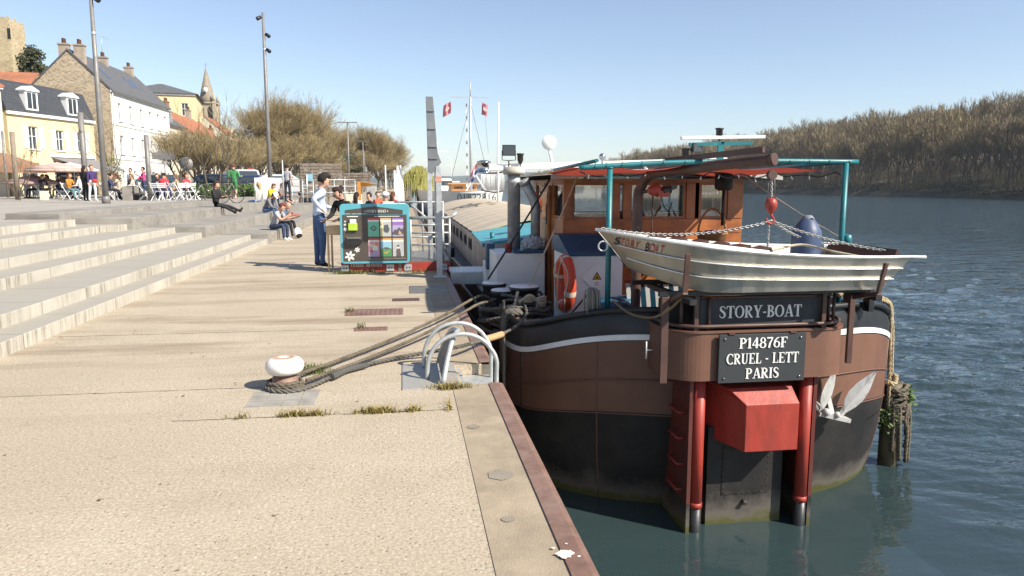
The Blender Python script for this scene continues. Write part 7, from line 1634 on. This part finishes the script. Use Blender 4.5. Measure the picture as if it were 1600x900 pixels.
# signs
def sign(px, Y, z, mat, shape, label, post_px=None, name='street_sign'):
    b = pz(px, Y); t = thing(name, label, 'sign', b); mb = MB(); mb.tube([b, b + V((0, 0, z + .3))], .03, 6); mb.build('post', POLE, t); mb = MB()
    if shape == 'round': mb.lathe([(.38, 0), (.38, .03), (0, .032)], 20, b + V((0, -.05, z)), (0, -1, 0))
    else: mb.box((b.x - .6, Y - .08, z - .18 + PZ), (b.x + .55, Y - .05, z + .2 + PZ))
    pl_ = mb.build('plate', mat, t)
    if shape == 'round' and mat is REDC: mb = MB(); mb.box((b.x - .26, Y - .095, PZ + z - .07), (b.x + .26, Y - .0845, PZ + z + .07)); mb.build('bar', WHITEC, pl_)
sign(260, 44, 2.35, POLE, 'flat', 'grey direction sign on a post before the white house'); sign(294, 46, 2.0, POLE, 'round', 'round grey back of a road sign by the parked cars'); sign(393, 58, 1.62, REDC, 'round', 'round red no entry sign with white bar')
# bicycles
def bicycle(p, rz, label):
    t = thing('bicycle', label, 'bicycle', p, rz, 'bicycles leaning together')
    for x in (-.52, .52):
        mb = MB(); mb.tube([(x + .34*math.cos(a*.2618), 0, .34 + .34*math.sin(a*.2618)) for a in range(24)], .018, 6, closed=True); wh_ = mb.build('wheel', TYRE, t, world=False); mb = MB()
        for a in range(9): mb.tube([(x, 0, .34), (x + .33*math.cos(a*.698), 0, .34 + .33*math.sin(a*.698))], .003, 3)
        mb.build('spokes', CHROME, wh_, world=False)
    mb = MB(); P_ = dict(r=(-.52, 0, .34), f=(.52, 0, .34), bb=(-.08, 0, .3), s=(-.2, 0, .78), h=(.36, 0, .82))
    for a, b in (('r','bb'), ('r','s'), ('bb','s'), ('bb','h'), ('s','h'), ('h','f')): mb.tube([P_[a], P_[b]], .018, 6)
    mb.build('frame', STEEL, t, world=False); mb = MB(); mb.ball((-.22, 0, .9), (.13, .07, .035), 10, 6); mb.tube([(-.2, 0, .78), (-.22, 0, .88)], .014, 6); mb.build('saddle', BLACKC, t, world=False); mb = MB(); mb.tube([(.36, 0, .8), (.34, 0, 1.0)], .014, 6); mb.tube([(.28, .27, 1.0), (.36, .15, 1.02), (.36, -.15, 1.02), (.28, -.27, 1.0)], .013, 6); mb.build('handlebar', BLACKC, t, world=False)
b0 = G(325, 318, PZ); bicycle((b0.x, b0.y, PZ), R(20), 'dark bicycle standing by the cafe chairs, the nearer one'); bicycle((b0.x + .5, b0.y + .7, PZ), R(35), 'second dark bicycle behind the nearer one')
# cars
def car(label, p, rz, m, kind='car'):
    t = thing('parked_car' if kind == 'car' else 'parked_van', label, kind, p, rz, 'vehicles parked by the road'); h_ = 1.45 if kind == 'car' else 1.9
    prof = [(-2.1, .35), (-2.12, .8), (-1.95, .95), (-1.55, h_ - .06), (-1.2, h_), (.25, h_), (1.0, .95), (1.95, .8), (2.1, .6), (2.1, .35)] if kind == 'car' else [(-2.3, .4), (-2.32, 1.7), (-2.2, h_), (.7, h_), (1.4, 1.15), (2.1, 1.0), (2.25, .7), (2.25, .4)]
    rows = []
    for y, k in ((-.88, 0), (-.86, 1), (-.62, 2), (.62, 2), (.86, 1), (.88, 0)):
        rows.append([V((x, y*(1 if z < 1.0 else .93), z if k == 2 or z < 1 else z - .05*(2-k))) for x, z in prof])
    mb = MB(); mb.loft(rows, 0, True, True, True); mb.build('body', m, t, world=False)
    for x in (-1.35, 1.35):
        for y in (-.82, .82):
            mb = MB(); mb.lathe([(.2, -.1), (.32, -.09), (.32, .09), (.2, .1)], 18, (x, y, .32), (0, 1, 0)); w_ = mb.build('wheel', TYRE, t, world=False); mb = MB(); mb.lathe([(0, .10), (.2, .102), (.2, -.102), (0, -.10)], 12, (x, y, .32), (0, 1, 0)); mb.build('rim', GALV, w_, world=False)
    for y in (-.865, .86):
        mb = MB(); mb.add([(-1.4, y, .98), (.75, y, .98), (.2, y*.955, h_ - .12), (-1.2, y*.955, h_ - .12)] if kind == 'car' else [(.3, y, 1.1), (1.3, y, 1.1), (.75, y*.96, 1.7), (.3, y*.96, 1.7)], [(0,1,2,3)]); mb.build('side_window', WGLASS, t, world=False)
    mb = MB()
    if kind == 'car': mb.add([(.95, -.7, .99), (.95, .7, .99), (.32, .6, h_ - .04), (.32, -.6, h_ - .04)], [(0,1,2,3)]); mb.build('windscreen', WGLASS, t, world=False); mb = MB(); mb.add([(-1.93, -.68, 1.0), (-1.60, -.6, h_ - .12), (-1.60, .6, h_ - .12), (-1.93, .68, 1.0)], [(0,1,2,3)]); mb.build('rear_window', WGLASS, t, world=False)
    else: mb.add([(1.38, -.7, 1.18), (1.38, .7, 1.18), (.8, .65, h_ - .1), (.8, -.65, h_ - .1)], [(0,1,2,3)]); mb.build('windscreen', WGLASS, t, world=False)
    for y in (-.62, .62):
        mb = MB(); mb.ball((2.0, y, .68), (.12, .16, .08), 10, 6); mb.build('headlight', CHROME, t, world=False); mb = MB(); mb.ball((-2.08, y, .8), (.06, .12, .1), 8, 6); mb.build('tail_light', REDC, t, world=False)
def paint(n, c): return M(n, c, .3, var=.03, bmp=0, coat=.6)
CP = dict(t=paint('teal_car', (.04, .10, .11)), b=paint('black_car', (.012, .012, .014)), w=paint('white_car', (.7, .7, .7)), n=paint('navy_car', (.02, .035, .07)), s=paint('silver_car', (.45, .46, .47)))
car('dark teal car parked left of the pollards', pz(265, 52), R(-20), CP['t']); car('black car parked facing away before the pollards', pz(347, 50), R(75), CP['b']); car('white van parked behind the green runner', pz(383, 58), R(-60), CP['w'], 'van'); car('navy blue car right of the white van', pz(407, 54), R(80), CP['n']); car('silver car parked behind the man in the grey tee', pz(449, 50), R(15), CP['s'])
car('black car far along the avenue', pz(462, 90), R(80), CP['b']); car('silver car at the right end of the parked line', pz(442, 55), R(80), CP['s'])
a = pz(398, 42); mb = MB(); mb.box((a.x, 42, PZ), (a.x + 1.05, 42.3, PZ + 1.15)); tag(mb.build('utility_cabinet', WHITE, bevel=.02), 'white utility cabinet left of the big lamp mast', 'cabinet')
rr7 = random.Random(21)
def hedge(px0, px1, Y, h_, label):
    a, b = pz(px0, Y), pz(px1, Y); n = max(2, int((b.x - a.x)/.5)); tag(leaves([((a.x + (b.x-a.x)*i/n, Y, PZ + h_*.45), (.45, .4, h_*.55)) for i in range(n+1)], 230, .14, LEAFG, 'hedge', None, rr7), label, 'hedge')
hedge(375, 397, 43, .95, 'low green hedge left of the white cabinet'); hedge(325, 352, 44, .8, 'low green hedge behind the bicycles'); hedge(300, 322, 47, .9, 'green hedge before the teal car')
hedge(173, 186, 62, 3.2, 'yellow green bush against the rubble gable')
# slatted timber screens and railings
def slat_fence(px0, px1, Y, z0, z1, label, n, g=.6):
    a, b = AY(px0, 300, Y), AY(px1, 300, Y); t = thing('slat_fence', label, 'fence', (a.x, Y, PZ), 0, 'weathered timber screens'); st_ = (z1-z0)/n; mb = MB()
    for i in range(n): mb.box((a.x, Y - .02, z0 + i*st_), (b.x, Y + .02, z0 + i*st_ + st_*g))
    mb.build('slats', GREYWOOD, t)
    for k in range(4):
        x = a.x + (b.x - a.x)*k/3; mb = MB(); mb.box((x - .05, Y + .022, 0), (x + .05, Y + .12, z1)); mb.build('post', GREYWOOD, t)
slat_fence(470, 534, 46, .9, 2.95, 'tall weathered timber slat screen beside the terrace', 11, .8); slat_fence(537, 579, 49, 1.3, 2.45, 'lower weathered timber screen right of the tall one', 7, .75); slat_fence(578, 640, 60, .2, 1.6, 'far low timber rail fence behind the stalls', 5, .4)
rl = thing('plaza_railing', 'thin grey metal railing across the end of the seating terrace', 'railing', pz(500, 42)); a, b = pz(440, 42), pz(555, 42); mb = MB()
for z in (.35, .7, 1.05): mb.tube([a + V((0, 0, z)), b + V((0, 0, z))], .02, 6)
for k in range(8): q = a.lerp(b, k/7); mb.tube([V((q.x, q.y, 0)), q + V((0, 0, 1.05))], .025, 6)
mb.build('rails', GALV, rl)
mb = MB(); a, b = pz(540, 40), pz(556, 40); mb.box((a.x, 40, 0), (b.x + .3, 40.4, 1.15)); tag(mb.build('stone_pier', CREAM, bevel=.02), 'pale stone pier at the end of the terrace behind the woman', 'wall')
ps = AY(531, 275, 45.9); mb = MB(); a, b = AY(480, 272, 45.9), AY(489, 283, 45.9); mb.box((a.x, 45.88, b.z), (b.x, 45.9, a.z)); tag(mb.build('notice_sheet', PC['blue']), 'small pale blue notice fixed to the tall timber screen', 'notice')
# stall canopy, white banners
oc = thing('stall_canopy', 'orange triangular stall canopy on a post at the quay stalls', 'canopy', AY(563, 300, 34)); a = AY(561, 284, 34); b = AY(589, 287, 34); mb = MB(); mb.add([a, b + V((0, -.6, -.02)), b + V((0, .8, .0)), AY(566, 292, 34)], [(0,1,2), (0,1,3), (0,2,3)]); mb.build('sheet', cloth('orange_canvas', (.62, .3, .05)), oc); mb = MB(); mb.bar((a.x, 34, 0), a, .14, .14); mb.build('post', cloth('orange_post', (.55, .24, .05)), oc)
mb = MB(); a, b = AY(572, 292, 35), AY(588, 306, 35); mb.box((a.x, 35, 0), (b.x, 36, a.z)); tag(mb.build('stall_box', GALVL, bevel=.02), 'grey metal stall cabinet under the orange canopy', 'cabinet')
for px, y0, Y, lb2 in ((627, 259, 30, 'taller white feather banner standing at the quay stalls'), (622, 266, 32, 'shorter white feather banner just left of the taller one')):
    p = AY(px, 300, Y); z1 = AY(px, y0, Y).z; t = thing('feather_banner', lb2, 'banner', (p.x, Y, 0), 0, 'white feather banners'); mb = MB(); mb.tube([(p.x - .16, Y, 0), (p.x - .16, Y, z1)], .015, 6); mb.build('pole', GALV, t); mb = MB(); n = 10; mb.loft([[V((p.x - .14, Y + .02*math.sin(k), .3 + (z1 - .3)*k/n)) for k in range(n+1)], [V((p.x + .02, Y + .05*math.sin(k*.9), .3 + (z1 - .3)*k/n)) for k in range(n+1)], [V((p.x + .12 - .16*(k/n)**4, Y, .3 + (z1 - .28)*k/n)) for k in range(n+1)]]); mb.build('cloth', WHITEC, t)
p = AY(603, 300, 60); tag(MB().tube([(p.x, 60, 0), (p.x, 60, AY(603, 258, 60).z)], .05, 6).build('flag_post', WHITEC), 'thin white post between the timber screens and the banners', 'post')
mb = MB(); a, b = AY(598, 320, 18), AY(633, 318, 18); mb.box((a.x, 18, .95), (b.x, 18.05, 1.22)); mb.box((a.x, 18.1, 0), (b.x, 18.6, .94)); tag(mb.build('stall_table', WHITEC, bevel=.01), 'white topped stall table just behind the notice board', 'table')

# ---------------------------------------------------------------- trees
tg = 'tall bare trees of the avenue'
for px, Y, s, sd_, lb2 in ((438, 88, 1.0, 11, 'tallest bare tree of the left clump behind the lamp mast'), (458, 92, 1.0, 12, 'broad bare tree at the heart of the left clump'), (478, 100, .97, 13, 'bare tree with golden twigs right of the heart of the left clump'), (500, 112, .93, 11, 'bare tree on the falling right side of the left clump'), (520, 125, .86, 12, 'smaller bare tree near the gap between the clumps'), (576, 122, .95, 12, 'tallest bare tree of the right clump'), (592, 134, .93, 11, 'bare tree on the right clump beside the tallest'), (601, 160, 1.0, 13, 'bare tree near the right end of the right clump'), (609, 200, 1.0, 12, 'farthest bare tree on the right clump\'s falling edge'), (614, 260, 1.0, 11, 'distant bare tree ending the avenue')):
    p = pz(px, Y); place_tree('avenue_tree', 'avenue', sd_, TW1, p, px*1.3, (s*.88, s*.88, s*.94), lb2, group=tg)
for i, (px, Y, s) in enumerate(((421, 82, 1.2), (440, 84, 1.35), (462, 86, 1.4), (484, 92, 1.4), (503, 100, 1.35), (520, 112, 1.2), (577, 116, 1.3), (590, 124, 1.4), (601, 140, 1.5))):
    place_tree('young_tree', 'pollard', 21 + i % 3, TW1, pz(px, Y), i*1.1, (s, s, s), ['low bushy tree at the left foot of the left clump', 'low bushy tree under the tallest left tree', 'low bushy tree at the middle of the left clump', 'low bushy tree right of the middle of the left clump', 'low bushy tree behind the tall timber screen', 'low bushy tree closing the left clump by the gap', 'low bushy tree at the left foot of the right clump', 'low bushy tree in the middle of the right clump', 'low bushy tree at the right foot of the right clump'][i], group='low trees under the avenue')
for i, (px, Y) in enumerate(((283, 62), (303, 60), (322, 66), (340, 64), (358, 70), (374, 68), (392, 74), (312, 74), (410, 84))):
    p = pz(px, Y); s = [1.05, 1.1, 1.0, 1.05, 1.15, 1.0, 1.15, 1.2, 1.2][i]; place_tree('pollard_tree', 'pollard', 21 + i % 3, TW2 if i % 2 else TW1, p, i*1.9, (s, s, s), ['first twiggy pollard beside the white house', 'dense pollard with green brown twigs near the cars', 'third pollard along the row of houses', 'fourth pollard before the gabled house', 'pollard behind the green runner', 'pollard left of the white van', 'pollard above the no entry sign', 'pollard close to the house fronts', 'last pollard beside the tall bare trees'][i], group='pollards before the houses')
for i, (px, Y) in enumerate(((327, 44), (342, 47), (357, 46), (371, 49), (278, 44), (176, 43))):
    p = pz(px, Y); place_tree('sapling', 'sapling', 31 + i % 2, TW2, p, i*2.1, (1, 1, [1, .95, 1.1, .9, .8, .75][i]), ['thin bare sapling above the bicycles', 'thin bare sapling before the black car', 'tall pale sapling left of the runner', 'thin sapling right of the runner', 'small staked sapling by the white easel', 'small sapling behind the big lamp mast'][i], group='young staked saplings')
p = G(33, 313, PZ); place_tree('bare_shrub', 'shrub', 41, TW2, (p.x, p.y, PZ), 0, (1.15, 1.15, 1.0), 'bare many stemmed shrub on the plaza at the left edge', 'shrub')
mb = MB(); a = pz(18, 37); mb.box((a.x, 40, PZ), (pz(61, 40).x, 40.6, PZ + .45)); tag(mb.build('kerb_block', CREAM, bevel=.02), 'low pale stone block behind the bare shrub', 'block')
def leafy(label, name, c, r, n, size, mat, sd_, trunk=None, flat=1.):
    t = thing(name, label, 'tree', (c[0], c[1], 0)); rn = random.Random(sd_); cl = []
    for _ in range(16):
        u = V((rn.gauss(0,1), rn.gauss(0,1), rn.gauss(0,1))).normalized(); cl.append(((c[0] + u.x*r[0]*.65, c[1] + u.y*r[1]*.65, c[2] + u.z*r[2]*.7), (r[0]*.42, r[1]*.42, r[2]*.36)))
    o = leaves(cl, n, size, mat, 'crown', None, rn, flat); o.data.transform(ROOT[t.name].inverted()); o.parent = t; mb = MB(); mb.tube([(c[0], c[1], 0), (c[0], c[1], c[2])], [.3, .15], 8); mb.build('trunk', BARK, t)
CON = leafmat('conifer_needles', (.02, .03, .01), (.06, .065, .022))
c = AY(402, 212, 110); leafy('dark evergreen tree behind the pollards at the left of the tall trees', 'evergreen_tree', (c.x, 110, c.z), (3.2, 3, 3.4), 320, .4, CON, 3)
c = AY(549, 262, 120); leafy('dark green cedar shape over the lower timber screen', 'evergreen_tree', (c.x, 120, c.z), (2.2, 2.2, 2.6), 250, .4, leafmat('blue_green_needles', (.03, .055, .04), (.06, .10, .07)), 4)
c = AY(51, 104, 92); leafy('dark tree between the keep and the stone gable', 'evergreen_tree', (c.x, 92, c.z), (1.6, 1.6, 2.2), 220, .3, CON, 5)
wc_ = AY(654, 285, 80); wt = thing('willow', 'yellow green weeping willow by the far boats', 'tree', (wc_.x, 80, 0)); mb = MB(); rr = random.Random(77); WIL = leafmat('willow_leaves', (.24, .23, .05), (.36, .33, .09))
for _ in range(620):
    a, rad_ = rr.uniform(0, 6.28), rr.random()**.6*2.0; tz = 3.7*math.sqrt(max(0.05, 1 - (rad_/2.3)**2)) + rr.uniform(-.5, .1); x, y = wc_.x + rad_*math.cos(a), 80 + rad_*math.sin(a); l = rr.uniform(.6, 2.4); w_ = .035; mb.quad((x - w_, y, tz), (x + w_, y, tz), (x + w_*.5 + .08*math.cos(a), y, tz - l), (x - w_*.5 + .08*math.cos(a), y, tz - l))
mb.build('crown', WIL, wt); mb = MB(); mb.tube([(wc_.x, 80, -.2), (wc_.x, 80, 2.6)], [.25, .12], 8); mb.build('trunk', BARK, wt)

# ---------------------------------------------------------------- boats ahead of the barge
b2_ = thing('moored_boat', 'white hulled boat with varnished wheelhouse and tall flag mast ahead of the barge', 'boat', (4, 60, WL)); x0, x1 = 1.6, 7.4; mb = MB()
rows = []
for z, k in ((WL - .4, .8), (.2, 1.0), (1.25, 1.06)):
    rows.append([V((4.5 + (x0 - 4.5)*k*math.cos(t), 62 - 12*max(0, math.sin(t))**.7*(.75 + .12*k) if False else 58 - 8*math.sin(t)*k, z)) for t in [math.pi*i/14 for i in range(15)]])
for r_ in rows: r_.insert(0, V((r_[0].x, 85, r_[0].z))); r_.append(V((r_[-1].x, 85, r_[-1].z)))
mb.loft(rows, 0, True); mb.add([p - V((0, 0, .15)) for p in rows[-1]], [tuple(range(len(rows[-1])))]); mb.build('hull', WHITE, b2_)
sans('lettering', '01822816', INK, b2_, (3.55, 49.62, .62), (1, 0, 0), (0, 0, 1), .42, 2.6, .05)
a, b = AY(705, 288, 62), AY(745, 306, 62); mb = MB(); mb.box((a.x, 62, .9), (b.x, 66, a.z)); mb.build('wheelhouse', M('orange_varnish', (.46, .20, .06), .4), b2_, bevel=.03)
mb = MB(); mb.box((a.x - .25, 61.7, a.z + .003), (b.x + .25, 66.2, a.z + .12)); mb.build('wheelhouse_roof', M('varnish_roof', (.5, .26, .1), .5), b2_)
for f0, f1 in ((.12, .45), (.6, .9)):
    mb = MB(); mb.box((a.x + (b.x-a.x)*f0, 61.97, 1.35), (a.x + (b.x-a.x)*f1, 61.99, a.z - .2)); mb.build('wheelhouse_window', WGLASS, b2_)
MY = 52; mt_, mbz = AY(733, 128, MY), AY(736, 306, MY); mx = mbz.x; crossz = AY(733, 152, MY).z
mb = MB(); mb.tube([(mx, MY, .9), (mx, MY, crossz)], [.11, .07], 10); mb.tube([(mx, MY, crossz), (mx, MY, mt_.z)], .035, 6); a, b = AY(705, 152, MY), AY(763, 153, MY); mb.bar((a.x, MY, crossz), (b.x, MY, crossz), .07, .07); mb.build('mast', GALVL, b2_)
mb = MB()
for k in range(14): mb.box((mx - .32, MY - .05, 1.5 + k*.42), (mx - .22, MY - .03, 1.72 + k*.42), k % 2)
mb.build('mast_banding', [WHITEC, STEEL], b2_)
mb = MB()
for px, py in ((700, 300), (762, 275)): q = AY(px, py, MY - 1 if px < 730 else MY + 1); mb.tube([(mx, MY, crossz - .3), q], .014, 4)
mb.tube([AY(756, 160, MY), AY(763, 240, MY)], .008, 4); mb.build('stay', STEEL, b2_)
mb = MB(); mb.bar(AY(742, 274, 50), AY(722, 310, 50), .11, .1); mb.bar(AY(744, 274, 50), AY(768, 312, 50), .11, .1); mb.build('a_frame', WHITE, b2_)
def flag(pl, label, mats, bands, w_, h_, y, droop, group=None, emblem=None):
    t = thing('flag', label, 'flag', pl, 0, group); n, m_ = 8, len(bands); rows = []
    for j in range(m_ + 1): rows.append([V((pl.x + droop[0]*i/n + .04*math.sin(i*1.1 + j), y + .16*math.sin(i*.9), pl.z - h_*j/m_ + droop[1]*i/n)) for i in range(n+1)])
    mb = MB()
    for j in range(m_): mb.loft(rows[j:j+2], bands[j], True)
    c = mb.build('cloth', mats, t)
    if emblem:
        mb = MB(); o = pl + V((droop[0]*.5, -.24, -h_*.5 + droop[1]*.5)); r = h_*.17
        mb.prism(blob(0, 0, r, r, 10, 1), o, (1, 0, droop[1]/max(.01, abs(droop[0]))*(1 if droop[0] > 0 else -1)), (0, 0, 1), .004); mb.build('emblem', emblem, c)
FR = clothmat('flag_red', (.60, .24, .26)); FW = clothmat('flag_white', (.75, .6, .6)); FB = clothmat('flag_blue', (.05, .08, .25))
flag(AY(704, 158, MY), 'red flag with pale emblem at the left end of the crosstree', [FR], [0, 0, 0], .5, .8, MY, (-.5, -.3), 'red flags on the crosstree', FW); flag(AY(752, 159, MY), 'red flag with pale emblem at the right end of the crosstree', [FR], [0, 0, 0], .5, .8, MY, (.45, -.25), 'red flags on the crosstree', FW)
flag(AY(746, 252, 50), 'red white and blue flag drooping at the mast foot', [FR, FW, FB], [0, 1, 2], .42, .75, 50, (-.5, -.85))
# washing line of pale cords beyond the exhausts, radio pole
ds = thing('fringe_screen', 'screen of hanging pale cords between two red rails beyond the exhaust stack', 'screen', AY(770, 300, 30)); a, b, c, d = AY(752, 268, 30), AY(787, 268, 30), AY(752, 296, 30), AY(787, 298, 30); mb = MB(); mb.tube(sag(a, b, .06), .035, 6); mb.tube(sag(c, d, .08), .035, 6); mb.build('rail', BROWND, ds); mb = MB(); rr = random.Random(4)
for k in range(24): t_ = k/23; mb.tube([a.lerp(b, t_) - V((0, 0, .05)), a.lerp(b, t_).lerp(c.lerp(d, t_), .5) + V((rr.uniform(-.02, .02), 0, 0)), c.lerp(d, t_)], .010, 4)
mb.build('cords', WHITEC, ds)
a, b = AY(778, 255, 30), AY(779, 160, 30); tag(MB().tube([V((a.x, 30, .8)), a, b], [.05, .045, .03], 8).build('radio_pole', WHITEC), 'slim white radio pole rising right of the flag mast', 'pole')
# hulls farther up the row
def far_boat(label, x, Y, L, W_, h_, m, cab):
    t = thing('moored_boat', label, 'boat', (x, Y, WL), 0, 'boats moored farther along the quay'); mb = MB(); rows = []
    for z, k in ((WL - .3, .85), (h_*.3, 1), (h_, 1.03)): rows.append([V((x + W_/2*k*c_, Y + l_*k, z)) for c_, l_ in ((-1, L), (-1, 2.5), (-.8, 1), (-.4, .2), (0, 0), (.4, .2), (.8, 1), (1, 2.5), (1, L))])
    mb.loft(rows); mb.add([p - V((0, 0, .1)) for p in rows[-1]], [tuple(range(9))]); mb.build('hull', m, t); mb = MB(); mb.box((x - W_*.35, Y + 5, h_ - .1), (x + W_*.35, Y + 9, h_ + 1.6)); mb.build('cabin', cab, t, bevel=.05); mb = MB(); mb.box((x - W_*.36, Y + 4.98, h_ + .7), (x + W_*.36, Y + 4.995, h_ + 1.3)); mb.build('cabin_window', WGLASS, t); mb = MB(); mb.tube([(x, Y + 7, h_ + 1.5), (x, Y + 7, h_ + 6.5)], .06, 6); mb.bar((x - 1.3, Y + 7, h_ + 5.2), (x + 1.3, Y + 7, h_ + 5.2), .07, .07); mb.build('mast', WHITEC, t)
far_boat('grey white barge bow beyond the wooden wheelhouse', 4.5, 92, 30, 5, .9, WHITE, WHITE); far_boat('pale boat with white mast farthest along the quay', 5, 130, 30, 5, 1.0, WHITE, PINE); far_boat('dark hulled boat moored outside the far pale one', 11, 165, 30, 5, 1.0, BLACK, WHITE)
# ---------------------------------------------------------------- air
hm = bpy.data.materials.new('thin_haze'); hm.use_nodes = True; ht_ = hm.node_tree; ht_.nodes.remove(ht_.nodes['Principled BSDF'])
pv = ht_.nodes.new('ShaderNodeVolumePrincipled'); pv.inputs['Color'].default_value = (.72, .83, 1, 1); pv.inputs['Density'].default_value = .00014; pv.inputs['Anisotropy'].default_value = .2
ht_.links.new(pv.outputs[0], ht_.nodes['Material Output'].inputs['Volume'])
mb = MB(); mb.box((-2520, -310, -5.1), (2520, 5010, 62)); tag(mb.build('haze', hm), kind='stuff')
